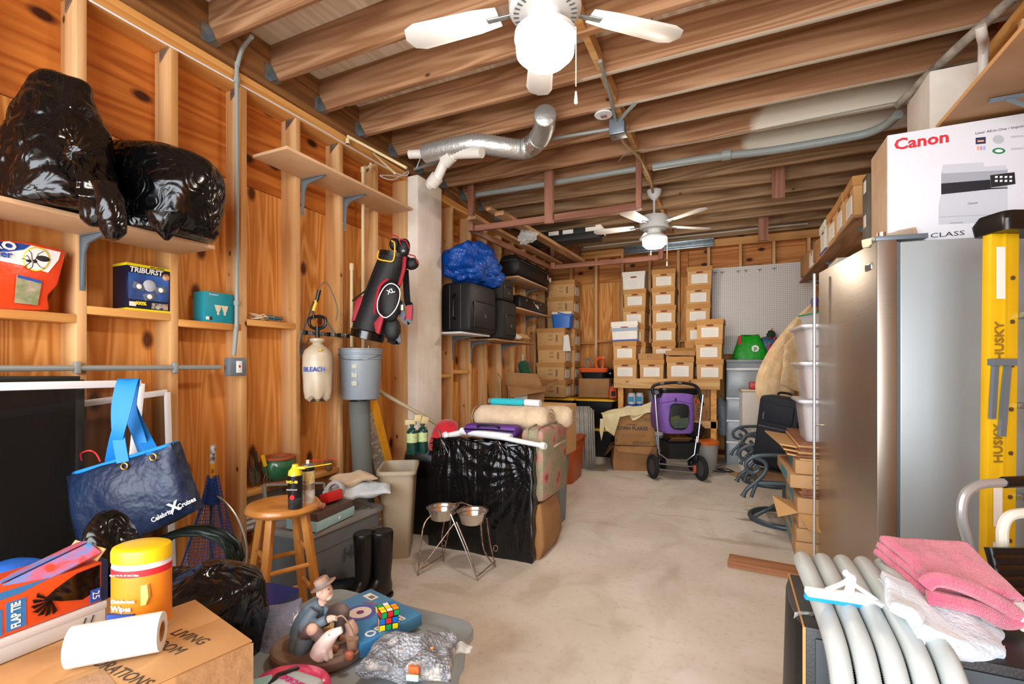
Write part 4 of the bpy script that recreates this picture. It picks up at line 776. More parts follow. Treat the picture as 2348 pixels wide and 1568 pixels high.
# ---------------------------------------------------------------- beyond the column, left wall
wall_shelf('white shelf behind the column under the large black suitcase',3.99,4.6,1.60,.32,(4.36,),WHITE)
wall_shelf('bare wooden shelf under the pair of stacked suitcases',4.62,5.78,1.565,.36,(4.75,5.55),BRDY)
wall_shelf('upper pale shelf holding the long black duffel',5.4,6.6,2.385,.30,(5.55,6.35),SHELFM)
wall_shelf('narrow pale shelf holding the black tool case',5.4,6.6,2.0,.28,(5.55,6.35),SHELFM)
SUIT=M('suitcase_black','#141416',.55,bump=(60,.3,.006)); SUITB=M('suitcase_brownblack','#211d18',.75,bump=(60,.3,.006)); ZIP=M('zip_grey','#6d6d6d',.4,.5)
def suitcase(lab,x0,x1,y0,y1,z0,z1,m,handle='side',name='suitcase',group=None,r=.05):
    t=T(name,lab,'suitcase',((x0+x1)/2,(y0+y1)/2,z0)); w_=x1-x0;d_=y1-y0;h=z1-z0
    MB().box(-w_/2,w_/2,-d_/2,d_/2,0,h).build('shell',m,t,bev=r)
    for xx in (-.18,.18): MB().tube([V(p) for p in ((w_*xx,-d_/2-.001,.03),(w_*xx,-d_/2-.003,h/2),(w_*xx,-d_/2-.001,h-.03))],.005,6).build('zip_seam',BLK,t)
    if handle: MB().tube(bez([(0,-d_/2,h*.25),(0,-d_/2-.03,h*.3),(0,-d_/2-.035,h*.5),(0,-d_/2-.03,h*.7),(0,-d_/2,h*.75)],5),.010,8).build('side_handle',BLKG,t)
    MB().box(w_/2-.004,w_/2+.012,-d_/2+.06,d_/2-.06,h*.1,h*.62).build('front_pocket',m,t,bev=.01); MB().tube([(w_/2+.013,-d_/2+.07,h*.62),(w_/2+.013,d_/2-.07,h*.62)],.004,6).build('zip_seam',BLK,t)
    for yy in (-d_/2+.06,): MB().cb((w_/2+.014,yy,h*.58),(.006,.01,.035)).build('zip_pull',ZIP,t)
    MB().cb((w_/2+.014,0,h*.35),(.003,.03,.03)).build('badge',ZIP,t); return t
suitcase('big black soft suitcase on the white shelf beside the column',-2.66,-2.31,4.08,4.66,1.62,2.12,SUIT)
suitcase('lower brown-black suitcase of the stacked pair on the wooden shelf',-2.66,-2.27,4.72,5.12,1.585,2.02,SUITB)
suitcase('upper small brown-black suitcase of the stacked pair',-2.64,-2.30,4.74,5.1,2.022,2.27,SUITB,r=.04)
a=V((-2.46,4.42,2.125)); tag(place(MB().blob((0,0,.22),(.2,.36,.21),.75,.42,5,11,64,44).blob((.03,.22,.16),(.17,.2,.15),.8,.4,7,3,40,28).build('folded_tarp',TARP,ang=80),a),'crumpled shiny blue tarp on top of the large black suitcase','tarp')
t=T('duffel_bag','long black duffel with a pink tag on the upper shelf','duffel bag',(-2.52,6.0,2.405)); MB().at((0,-.6,.14),(-math.pi/2,0,0)).stack([(0,.24,.2,.08),(.03,.28,.26,.1),(1.1,.28,.26,.1),(1.13,.24,.2,.08)],6).build('bag_body',SUIT,t,ang=60)
MB().tube([(.142,-.55,.2),(.143,.5,.2)],.004,6).build('zip_seam',ZIP,t); MB().tube([(-.1,-.604,.2),(.12,-.604,.2)],.004,6).build('zip_seam',ZIP,t); MB().cb((.15,.42,.14),(.006,.03,.07)).build('pink_tag',M('pink_tag','#d98a80',.6),t); MB().at((.15,.5,.12),(0,math.pi/2,0)).lathe([(.02,0),(.035,0),(.035,.008),(.02,.008)],16).build('round_tag',WHITE,t)
MB().tube([(.15,.44,.1),(.16,.42,-.1),(.12,.4,-.28)],.006,6).build('hanging_strap',BLK,t)
t=T('tool_case','flat black tool case on the narrow shelf','case',(-2.54,5.98,2.02)); MB().box(-.13,.13,-.45,.45,0,.17).build('case_body',BLK,t,bev=.025)
for y in (-.25,0,.25): MB().cb((.133,y,.12),(.01,.04,.03)).build('latch',ZIP,t,bev=.003)
MB().tube(bez([(.13,.05,.1),(.16,.07,.05),(.16,.1,.05),(.13,.12,.1)],5),.006,6).build('cord_handle',CREAM,t)
rope('cord_coil','loose bundle of pale cord on top of the small suitcase','','',0,0,CREAM,1,.003,2) if 0 else None
a=tag(MB().tube(bez([(.06*math.cos(i*1.1)*(1+.3*math.sin(i)),.12*math.sin(i*1.1),.01+.04*abs(math.sin(i*.7))) for i in range(24)],4),.005,6).build('cord_coil',CREAM),'bundle of pale cord on top of the small suitcase','rope'); a.location=(-2.45,4.95,2.275)
for i,(y,w_,m,l) in enumerate(((5.25,.2,PAPER,'white crumpled packet on the wooden shelf beside the suitcases'),(5.5,.22,M('kraft_paper','#c79a5c',.8),'brown paper parcel at the end of the wooden shelf'))):
    mb=MB(); pillow(mb,(-.15,-w_/2,0),(.15,-w_/2,0),(.15,w_/2,0),(-.15,w_/2,0),.1,.03,9,i*4,dirn=(0,0,1)); tag(place(mb.build('paper_parcel',m),(-2.46,y,1.64)),l,'parcel')
# green folding chair bags, open carton, dark cases on the floor pile
GRN=CLOTHM('green_canvas','#1f5a38','#17472c')
for i,(p,q,l) in enumerate((((1198,828),(1240,1000),'green folding-chair bag leaning on the left wall studs'),((1215,860),(1250,990),'darker green chair bag behind the first one'))):
    a=W(q[0],q[1],6.6+.12*i); b=W(p[0],p[1],6.7+.12*i); t=T('chair_bag',l,'chair bag',a,0); v=b-a
    MB().tube([(0,0,0),v*.02,v*.5,v*.97,v],[.06,.085,.09,.08,.05],16).build('bag_body',GRN,t)
    MB().tube([v*.8,v*.82],[.089,.089],16).build('black_band',BLK,t); MB().tube([v*.98,v*1.03+V((.03,-.05,.06))],.012,6).build('tie',WHITE,t)
suitcase('black suitcase standing low beneath the open carton',-2.66,-2.12,5.0,5.6,0,.82,SUIT,name='suitcase')
suitcase('dark brown case standing beneath the open carton, further back',-2.6,-2.1,5.65,6.2,0,.80,SUITB,name='suitcase')
t=T('open_carton','crushed brown carton with open flaps on the dark suitcases','carton',(-2.3,5.42,.825),.5)
MB().stack([(0,.42,.30,.01),(.22,.46,.34,.01)],1,True,False).build('carton_body',CARD2,t)
for p in (((-.23,-.17,.22),(.23,-.17,.22),(.2,-.36,.17),(-.2,-.33,.1)),((.23,-.17,.22),(.23,.17,.22),(.42,.16,.3),(.40,-.14,.28)),((-.23,.17,.22),(-.23,-.17,.22),(-.34,-.15,.36),(-.33,.14,.38)),((.23,.17,.22),(-.23,.17,.22),(-.2,.22,.38),(.18,.25,.36))):
    MB().add([V(a) for a in p]+[V(a)+V((0,0,-.004)) for a in p],[(0,1,2,3),(7,6,5,4),(0,4,5,1),(1,5,6,2),(2,6,7,3),(3,7,4,0)]).build('flap',CARD2,t)
MB().at((-.05,-.162,.1),(-.1,0,0)).box(-.1,.06,-.008,-.006,-.06,.06).build('shipping_label',PAPER,t)
# ---------------------------------------------------------------- file boxes
LIDH=.062
def filebox_proto(m,ml,label=True,ink=True,white=False):
    t=T('file_box','proto','file box',(0,0,0))
    MB().stack([(0,.295,.375,.003),(.25-LIDH+.02,.308,.388,.003)],1).build('box_body',m,t,bev=0)
    MB().stack([(.25-LIDH,.322,.402,.004),(.25,.322,.402,.004)],1).build('lid',ml,t)
    h=MB(); h.prism([(.045*math.copysign(1,math.cos(a))*min(1,abs(math.cos(a))*1.3)*1.0,.172+.011*math.sin(a)) for a in [i*.5236 for i in range(12)]],-.1945,-.185).build('hand_hole',M('hole_brown','#7a3a26',.9),t)
    if label:
        MB().box(-.1,.1,-.1945,-.19,.025,.145).build('paper_label',PAPER,t)
        l=MB()
        for i in range(6): l.box(-.085,.085 if i%2 else .05,-.1952,-.194,.04+.017*i,.0415+.017*i)
        l.build('printed_lines',INKL,t)
    if ink:
        for sx in (-1,1):
            l=MB()
            for y,z,ww,hh in ((-.09,.1,.05,.1),(0,.15,.06,.006),(0,.13,.05,.006),(0,.09,.07,.006),(0,.075,.05,.006),(.14,.03,.012,.014)): l.box(sx*.1545-.0012,sx*.1545+.0012,y-ww/2 if hh<.05 else y-.012,y+ww/2 if hh<.05 else y+.012,z-hh/2,z+hh/2)
            l.build('side_print',M('side_ink','#8a6a4c',.8),t)
    return t
PR=filebox_proto(CARDL,KRAFT); PRW=filebox_proto(M('white_board','#e2ddd0',.7),M('white_board'),True,False)
used=[]
def fbox(proto,x,y,z,rz,lab,grp,sz=(1,1,1)):
    o=dup(proto,(x,y,z),rz,lab,grp); o.scale=sz; return o
ORD=['bottom','second','third','fourth','fifth','sixth','topmost']
rnd=random.Random(3)
def stackf(px,n,yc,z0,lab,grp,facing=0,h=.25,lean=0,pw=None,top=None,skip=()):
    for i in range(n):
        p=PY(px,800,yc-.2); o=fbox(top if (top and i==n-1) else PR,p.x+rnd.uniform(-.012,.012)+lean*i,yc+rnd.uniform(-.012,.012),z0+.2505*i,facing+rnd.uniform(-.05,.05),
          ('topmost' if i==n-1 else ORD[i]+(' from the bottom' if i else ''))+' file box in the '+lab,grp)
Bz=1.121
stackf(1456,6,7.07,Bz,'left rear stack on the workbench','file boxes stacked on the workbench',top=PRW,lean=-.004)
stackf(1524,6,7.07,Bz,'middle rear stack on the workbench','file boxes stacked on the workbench',lean=-.006)
stackf(1600,6,7.07,Bz,'right rear stack on the workbench','file boxes stacked on the workbench')
stackf(1431,2,6.66,Bz,'left front stack on the workbench','file boxes stacked on the workbench',lean=-.01)
p=PY(1429,800,6.46); o=fbox(PRW,p.x,6.66,Bz+.501,.12,'tilted white and blue file box on the left front stack','file boxes stacked on the workbench',(1.1,1,1.05)); o.rotation_euler=(0,-.03,.1)
BLT=M('blue_trim','#1f4fae',.6); x=o
for z0,z1,m in ((.0,.018,BLT),(.125,.17,M('grey_print','#9aa6b4',.7))): MB().box(-.157,.157,-.1965,-.19,z0,z1).build('trim_band',m,x)
p=PY(1493,800,6.46); fbox(PR,p.x,6.66,Bz,.02,'lone file box with a lid tray above, second front from the left','file boxes stacked on the workbench')
t=T('box_lid','loose brown file box lid resting on the second front box','lid',(p.x-.01,6.66,Bz+.252),.03); MB().stack([(0,.325,.40,.004),(.075,.325,.40,.004)],1).build('lid_tray',CARD,t); txt(t,'2016',.03,(-.02,-.2015,.04),FR,INK)
p=PY(1559,800,6.46); fbox(PR,p.x,6.66,Bz,0,'bigger brown file box with its lid askew, third front','file boxes stacked on the workbench',(1.06,1,1.14))
t=T('box_lid','brown lid sitting crooked with raised flap on the third front box','lid',(p.x,6.66,Bz+.30),.02,ry=.03); MB().stack([(-.0,.36,.41,.004),(.06,.36,.41,.004)],1).build('lid_tray',CARD,t); MB().add([(-.12,-.18,.06),(.17,-.18,.06),(.2,-.05,.11),(-.1,-.05,.1),(-.12,-.18,.055),(.17,-.18,.055),(.2,-.05,.105),(-.1,-.05,.095)],[(0,1,2,3),(7,6,5,4),(0,4,5,1),(1,5,6,2),(2,6,7,3),(3,7,4,0)]).build('raised_flap',KRAFT,t)
stackf(1625,3,6.66,Bz,'right front stack on the workbench','file boxes stacked on the workbench',lean=.006)
# left corner stacks (ends face the aisle)
for j,(y,n,l) in enumerate(((6.72,4,'nearer corner stack on the black totes'),(7.08,7,'taller rear corner stack on the black totes'))):
    for i in range(n): fbox(PR,-2.38+.03*j+rnd.uniform(-.01,.01),y,.835+.2505*i,math.pi/2+rnd.uniform(-.04,.04),('topmost' if i==n-1 else ORD[i]+(' from the bottom' if i else ''))+' file box in the '+l,'file boxes stacked in the back left corner',(1,1.1,1))
t=T('cool_box','small bright blue cooler with white lid on the corner file boxes','cooler',(-2.24,6.70,1.838),.1)
MB().stack([(0,.26,.2,.03),(.2,.3,.23,.03)],4).build('cooler_body',M('cooler_blue','#1462b8',.4),t); MB().stack([(.2,.31,.24,.03),(.235,.3,.23,.03)],4).build('lid',CREAM,t); MB().bar((-.05,-.125,.22),(.16,-.125,.17),.012,.02).build('handle',M('cooler_blue'),t)
for i,(x,y,z,l) in enumerate(((-2.2,6.598,1.62,'curled paper sheet hanging from the nearer corner boxes'),)): 
    mb=MB(); pillow(mb,(-.04,0,.1),(.03,0,.12),(.07,0,-.12),(-.05,0,-.12),.006,.01,9,1,dirn=(0,-1,0)); tag(place(mb.build('paper_sheet',PAPER),(x+.06,y-.05,z)),l,'paper')
# black totes with yellow lids
YLW=M('lid_yellow','#e3ad0c',.45)
for i,(x,z,l) in enumerate(((-2.33,0,'lower left'),(-2.33,.418,'upper left'),(-1.75,0,'lower right'),(-1.75,.418,'upper right'))):
    t=tote(l+' black tote with yellow lid in the back left corner',(x,6.92,z),.575,.62,.416,BLK,YLW,r=.04,group='black totes with yellow lids')
    if i==1: MB().box(-.09,.03,-.294,-.285,.16,.25).build('paper_label',PAPER,t)
t=T('carton','brown carton carrying the orange tool bag on the right black tote','carton',(-1.78,6.85,.837),.06); carton(t,.44,.36,.27,CARD2); MB().box(-.02,.14,-.183,-.18,.06,.07).box(-.02,.1,-.183,-.18,.1,.108).build('side_print',M('side_ink'),t); MB().box(.2205,.222,-.1,.1,.04,.2).build('paper_label',PAPER,t)
t=T('tool_bag','black tool bag with orange rim full of tools','tool bag',(-1.80,6.80,1.108),.1); MB().stack([(0,.32,.2,.05),(.09,.38,.24,.06)],4).build('bag_body',BLK,t); MB().stack([(.09,.39,.25,.06),(.13,.42,.28,.07),(.15,.4,.25,.06),(.12,.36,.2,.05)],4).build('orange_rim',M('bag_orange','#e0591c',.6),t)
MB().tube(bez([(-.1,0,.12),(-.12,0,.26),(-.06,0,.28),(-.02,0,.2)],5),.018,8).build('saw_handle',M('sawgrey','#7d7266',.5),t); MB().tube(bez([(.05,0,.12),(.02,0,.24),(.08,0,.3),(.13,0,.28),(.12,0,.16)],5),.02,8).build('drill_handle',M('bag_orange'),t); MB().tube([(.12,0,.15),(.14,0,.31)],.012,8).build('tool_handle',CREAM,t)
t=T('helmet','round black helmet beside the orange tool bag','helmet',(-1.60,6.98,1.108)); MB().blob((0,0,.07),(.09,.1,.075),.95,.05,9,1,28,18).build('shell',BLKG,t)
t=T('jug','small orange jug with black cap on the right black tote','jug',(-1.50,6.66,.837),A); MB().stack([(0,.1,.08,.02),(.12,.11,.09,.03),(.17,.06,.06,.02)],4).build('jug_body',M('jug_orange','#d8521c',.35),t); MB().lathe([(.022,.17),(.022,.2)],14).build('cap',BLK,t); MB().box(-.03,.03,-.045,-.043,.03,.1).build('label_panel',BLK,t)
# corrugated clear roofing sheet
b=W(1322,1043,6.0); b.z=0; t=T('roofing_sheets','grey translucent corrugated sheets leaning on the black totes','roofing sheet',b,.2,rx=-.12)
SH=M('corrugated','#b9b6ae',.3,.1,alpha=.8,var=(3,'#8f8d86'),spec=.8)
for k_ in range(3): MB().grid(lambda u,v:(-.19+.38*u+.025*k_*1.0-.03*v, .012*math.sin(u*44)+.02*k_, .78*v-.02*k_*v),70,4).build('corrugated_sheet',SH,t,ang=180,solid=.002)
# orange tote
t=tote('burnt orange lidded tote behind the floral suitcase',(-1.76,5.2,0),.46,.58,.50,M('tote_orange','#b3511a',.45),M('tote_orange2','#a64a1c',.45),rz=.05)
# ---------------------------------------------------------------- wrapped table, rug and luggage heap
t=T('wrapped_table','tall folded table wrapped in shiny black plastic sheet','wrapped table',(-1.57,2.90,0))
MB().at((0,.05,0)).box(-.36,.38,-.02,.06,.02,.76).build('table_top',WHITE,t,bev=.01)
def wf(u,v):
    x=-.40+.80*u; z=.765*v+.0; pinch=abs(u-.12); q1=math.atan2(x+.27,.80-z); q2=math.atan2(x-.17,.80-z); q3=math.atan2(x-.42,.62-z); r1=math.hypot(x+.27,.8-z); r2=math.hypot(x-.17,.8-z); r3=math.hypot(x-.42,.62-z); fold=.003*math.sin(q1*17+3*noise.noise(V((q1*2,r1,0))))*math.exp(-r1*2.2)*min(1,r1*8)+.003*math.sin(q2*19+2*noise.noise(V((q2*3,r2*2,5))))*math.exp(-r2*2.5)*min(1,r2*8)+.004*math.sin(q3*31+2*noise.noise(V((q3*3,r3*2,8))))*math.exp(-r3*1.8)*min(1,r3*8)+.012*noise.noise(V((x*5,z*1.3,0)))+.007*abs(noise.noise(V((x*14,z*3,3))))
    x-=.04*(v-1)*0; xx=x*(1-.05*v)+.02*v; return (xx,-.03-fold-.02*math.sin(3.14*v),z+.02*math.sin(u*7)*v*v-(.035*(1-u)*0))
m=MB(); m.grid(wf,110,70); m.grid(lambda u,v:((.40*(1-.05*v)+.02*v)+.004*math.sin(v*30), -.03+.13*u, .765*v),6,40); m.grid(lambda u,v:((-.40*(1-.05*v)+.02*v)-.004*math.sin(v*30), -.03+.13*u, .765*v),6,40)
m.grid(lambda u,v:(-.38+.76*u,-.035+.14*v,.768+.012*math.sin(u*40)*math.sin(v*3)),60,6); m.build('plastic_sheet',BAGS,t,ang=80,solid=.0015)
for s_ in (-.28,.16):
    m=MB()
    for i in range(9): q=-1.2+i*.3; m.tube([(s_,-.045,.775),(s_+.10*math.sin(q),-.052,.775-.12*math.cos(q))],[.012,.003],5)
    m.build('gathered_fold',BAGS,t)
HT=.79
for i,(p,q,r,l) in enumerate((((1022,1000,3.4),(1090,985,3.5),.022,'short white tube end poking out by the red bag'),((1058,988,3.42),(1172,1003,3.2),.026,'thick white tube lying on the wrapped table'),((1150,1003,3.22),(1245,1022,3.02),.016,'thin white tube with a ribbed cap at its right end'))):
    a=W(*p); b=W(*q); z=HT+.015+r; t=T('white_tube',l,'tube',(a.x,a.y,a.z)); v=b-a; MB().tube([(0,0,0),v],r,14).build('tube',WHITE,t)
    e=v if i else V((0,0,0)); dn=v.normalized()*(1 if i else -1); 
    if i!=1: MB().tube([e-dn*.01,e+dn*.01,e+dn*.012,e+dn*.02],[r*1.5,r*1.5,r*1.1,r*1.3],12).build('end_cap',WHITE,t)
# grey tote heap support and rug rolls
tote('grey tote hidden under the rolled rug, one side showing',(-1.50,3.32,0),.56,.62,.60,GT,GL,rz=.0)
t=T('packing_box','crushed brown carton under the floral suitcase','carton',(-1.31,3.14,0),.04) if 0 else None
t=T('carton','bulging brown carton on the floor below the floral suitcase','carton',(-1.19,3.14,0),.02); mb=MB(); mb.stack([(0,.1,.40,.02,-.01,0),(.1,.13,.42,.03,.01,0),(.25,.12,.40,.03,0,.0),(.36,.1,.36,.02,-.01,0)],4); mb.build('carton_body',CARD2,t,ang=60)
FLO=None
def floral():
    t=NT('floral_tapestry'); b=t.b; b.inputs['Roughness'].default_value=.85
    v=t.n('ShaderNodeTexVoronoi'); t.l(t.co((1,1,1)),v.inputs['Vector']); v.inputs['Scale'].default_value=8
    n=t.n('ShaderNodeTexNoise'); t.l(t.co(),n.inputs['Vector']); n.inputs['Scale'].default_value=24; n.inputs['Distortion'].default_value=2.5
    c=t.ramp(n.outputs[0],[(.4,hx('#9d9575')),(.47,hx('#6f7a5c')),(.52,hx('#a8a083')),(.6,hx('#8e8a6a'))])
    f=t.ramp(v.outputs['Distance'],[(.32,1.),(.58,0.)]); f2=t.ramp(v.outputs['Distance'],[(.12,hx('#8c3f42')),(.26,hx('#c4726c')),(.42,hx('#b98a7c'))])
    t.l(t.mix(t.math('MULTIPLY',f,.9),c,f2),b.inputs['Base Color']); t.bump(n.outputs[0],.3,.005); return t.m
FLO=floral()
t=T('floral_suitcase','upright tapestry suitcase with pink flowers beside the wrapped table','suitcase',(-1.21,3.22,.365))
MB().box(-.09,.09,-.26,.26,0,.50).build('shell',FLO,t,bev=.05); 
for x in (-.03,.04): MB().tube([(x,y_,z_) for y_,z_ in bez([V((-.262,.06,0)),V((-.262,.44,0)),V((-.2,.502,0)),V((.2,.502,0)),V((.262,.44,0)),V((.262,.06,0))],4) for y_,z_ in [(y_,z_)]] if 0 else [(x,p.x,p.y) for p in bez([V((-.262,.06,0)),V((-.262,.44,0)),V((-.2,.502,0)),V((.2,.502,0)),V((.262,.44,0)),V((.262,.06,0))],4)],.006,6).build('piping',M('floral_piping','#9a9078',.7),t)
MB().tube(bez([(.1,-.1,.36),(.13,-.08,.38),(.13,.08,.38),(.1,.1,.36)],5),.008,8).build('side_handle',M('floral_piping'),t)
t=tote('narrow grey tote standing behind the floral suitcase',(-1.42,3.74,0),.4,.3,.6,GT,GL)
RUG=CLOTHM('rug_beige','#d9c3a4','#cbb292',.8)
def roll(lab,loc,L,r,rz,m=RUG,name='rolled_rug',cat='rug',e=1.):
    t=T(name,lab,cat,loc,rz); mb=MB()
    P=[]; 
    mb.at((0,0,r*e),(0,math.pi/2,0)); R=[]
    for i in range(14):
        u=i/13; g=[]; rr=r*(1-.5*(abs(u-.5)*2)**14)
        for k in range(28):
            a=6.28318*k/28; q=1+.05*noise.noise(V((u*4,math.cos(a)*1.5,math.sin(a)*1.5))); g.append((e*rr*q*math.cos(a),rr*q*math.sin(a),-L/2+L*u))
        R.append(g)
    mb.rings(R).build('roll',m,t,ang=80)
    sp=[( -L/2-.001 if s<0 else L/2+.001) for s in (-1,1)]
    for x in sp: MB().tube([(x,r*.9*(1-j/40)*math.cos(j*.5),r*e+r*.9*(1-j/40)*math.sin(j*.5)*e) for j in range(36)],.004,5).build('spiral_edge',M('rug_edge','#a88f70',.9),t)
    return t
roll('thick rolled beige rug lying on the wrapped table',(-1.47,3.22,.80),.60,.095,0)
roll('second beige roll end sticking out right behind the thick rug roll',(-1.30,3.42,.82),.46,.08,.1)
roll('lower beige blanket roll at the right end under the rug',(-1.22,3.16,.865),.14,.045,.3,name='rolled_blanket',cat='blanket') if 0 else None
t=roll('long rolled bright turquoise towel with a white end on the rug','' or (-1.52,3.24,.99),.30,.026,-.05,M('turquoise','#28b2bd',.85),name='rolled_towel',cat='towel')
MB().tube([(.15,0,.026),(.27,0,.024)],.025,12).build('white_end',WHITE,t)
t=T('carton','flat tan carton behind the rolled rug','carton',(-1.42,3.62,.6),0); carton(t,.55,.3,.38,CARDL,tape=False)
PUR=M('purple_fabric','#5b2d86',.6,bump=(60,.3,.004))
t=T('purple_case','purple zip case wedged under the rolled rug','case',(-1.52,2.99,.79),.05); MB().box(-.2,.2,-.06,.08,0,.085).build('case_body',PUR,t,bev=.03); MB().tube([(-.19,-.063,.05),(0,-.066,.055),(.19,-.063,.05)],.006,6).build('zip_seam',BLK,t); MB().tube(bez([(-.08,-.06,.07),(-.06,-.09,.085),(.06,-.09,.085),(.08,-.06,.07)],5),.008,8).build('handle',BLK,t)
# ---------------------------------------------------------------- dog bowl stand
d=3.0; f=Fm(1050,1290,d); g=FZ(1050,1290); t=T('bowl_stand','raised rusty wire stand holding two steel dog bowls','bowl stand',(f.o.x,f.o.y,0),A)
WR=M('rusty_wire','#8a5f48',.4,.7,var=(40,'#b9a493')); SS=M('bright_steel','#d9d5cd',.22,.95)
cs=((-.105,.04),(.095,-.04)); HR=.385
for cx,cy in cs:
    MB().tube([(cx+.082*math.cos(q*.2618),cy+.082*math.sin(q*.2618),HR-.02) for q in range(24)],.004,6,True).build('ring',WR,t)
    MB().lathe([(.002,HR-.075),(.062,HR-.075),(.07,HR-.07),(.09,HR-.006),(.1,HR),(.1,HR+.003),(.09,HR-.002),(.066,HR-.066),(.002,HR-.07)],36,False,False,cx,cy).build('bowl',SS,t)
MB().tube([(cs[0][0]+.05,.11,HR+.0),(.02,.09,HR+.015),(.06,.04,HR+.015),(.1,.05,HR)],.004,6).tube([(-.03,-.03,HR-.02),(.0,.09,HR+.01)],.004,6).tube([(-.03,-.06,HR-.02),(.04,.03,HR+.01)],.004,6).build('bridge_wire',WR,t)
for P_ in (((-.17,0,.345),(-.215,-.03,.27),(-.235,-.08,.0)),((-.04,-.04,.365),(.06,-.10,.16),(.135,-.15,.0)),((.15,-.09,.33),(.17,-.11,.17),(.235,.05,.0)),((-.08,.12,.36),(-.12,.13,.17),(-.11,.14,.0)),((.18,.0,.33),(.2,.02,.17),(.235,.05,.0)),((.0,-.08,.33),(.09,-.13,.14),(.135,-.15,0))): MB().tube(bez(P_,4),.0045,6).build('leg',WR if P_[0][0]!=-.04 else SS,t)
for p,q in (((-.235,-.08,.03),(-.11,.14,.04)),((.135,-.15,.03),(.235,.05,.04)),((-.235,-.08,.02),(-.02,.0,.3)),((-.11,.14,.04),(-.05,.06,.3))): MB().tube([p,q],.0035,6).build('brace',WR,t)
for p in ((-.11,.14,.12),(.235,.05,.12)): MB().at(p,(math.pi/2,0,0)).tube([(.014*math.cos(q*.785),.02*math.sin(q*.785),0) for q in range(8)],.003,6,True).build('wire_loop',WR,t)
# ---------------------------------------------------------------- workbench
WZ=Bz-.001; xa=PY(1407,870,6.45).x; xb=PY(1651,870,6.45).x
t=T('workbench','pine workbench loaded with file boxes at the back wall','workbench',(xa,6.45,0)); L=xb-xa
MB().box(-.0,L,.04,.85,WZ-.02,WZ).build('bench_top',PINEX,t); MB().box(0,L,0,.038,WZ-.13,WZ).build('front_rail',PINEX,t,bev=.003); MB().box(.03,L-.03,.04,.08,.5,.59).build('lower_rail',PINEX,t,bev=.003)
for x in (.05,L-.11): 
    for y in (.04,.75): MB().box(x,x+.07,y,y+.04,0,WZ-.02).build('leg',NOG,t,bev=.003)
MB().box(.03,L-.03,.05,.8,.59,.605).build('lower_shelf',BRDY,t)
t=T('carton','cereal carton standing on end under the right side of the bench','carton',(xb-.24,6.75,.606),0); carton(t,.24,.4,.42,CARD,tape=False); txt(t,'CORN FLAKES',.05,(-.02,-.202,.2),(math.pi/2,math.pi/2,0),INK,wide=1.1); txt(t,'CEREAL',.03,(.08,-.202,.33),(math.pi/2,math.pi/2,0),INK); txt(t,'00122',.03,(.08,-.202,.07),(math.pi/2,math.pi/2,0),INK)
t=T('bucket','clear ribbed bucket under the workbench behind the stroller','bucket',(xa+.58,6.75,.606)); MB().lathe([(.002,0),(.14,0),(.165,.3),(.172,.3),(.172,.31),(.165,.315),(.17,.34),(.175,.345),(.17,.355),(.155,.355),(.13,.01)],36,False,False).build('pail',M('clear_grey','#b4b8b8',.3,alpha=.85),t)
for i,(dx,dy,l) in enumerate(((.2,.22,'nearer'),(.29,.32,'rear'))):
    t=T('bottle',l+' white bottle with blue label on a blue can under the bench','bottle',(xa+dx,6.45+dy,.606)); MB().lathe([(.06,0),(.06,.13)],24).build('base_can',M('dark_navy','#0f1a2c',.4),t); MB().lathe([(.061,.13),(.061,.16)],24).build('blue_band',M('bluecan','#2a5fae',.4),t); MB().lathe([(.052,.16),(.055,.17),(.055,.28),(.045,.3),(.045,.31)],24).build('white_tub',WHITE,t); MB().box(-.035,.035,-.057,-.05,.19,.26).build('label_panel',M('cyan_label','#2aa6d0',.5),t)
t=T('bucket','grey bucket with orange lid on the floor under the bench','bucket',(xb-.17,6.35,0)); MB().lathe([(.002,0),(.13,0),(.155,.34)],36,True,False).build('pail',M('pail_grey','#a9a79f',.45),t); MB().lathe([(.165,.33),(.165,.36),(.15,.375),(.06,.38)],36).build('lid',M('lid_orange','#dc6a1c',.4),t); MB().box(-.12,-.03,-.156,-.135,.12,.2).build('sticker',BLK,t); 
t=T('dark_bag','dark lumpy bag on the orange-lidded bucket','bag',(xb-.3,6.38,.38)); MB().blob((0,0,.1),(.12,.1,.1),.8,.3,9,2).build('bag_body',M('dkbrown','#1c130e',.8),t)
t=T('canister','blue and white striped canister behind the cereal carton','canister',(xa+.55,6.38,0)); MB().lathe([(.1,0),(.1,.40)],24).build('drum',M('striped_blue','#a9b9c9',.4,var=(8,'#4a6fa0')),t); MB().lathe([(.104,.4),(.104,.43)],24).build('lid',WHITE,t)
t=T('cable','black cable coil on the floor right of the orange-lidded bucket','cable',(xb+.02,6.3,.008)); MB().tube(bez([(.1*math.cos(i*.9)-.05+.01*i,.08*math.sin(i*.9),.004+.002*i) for i in range(14)],5),.006,6).build('coil',BLK,t)
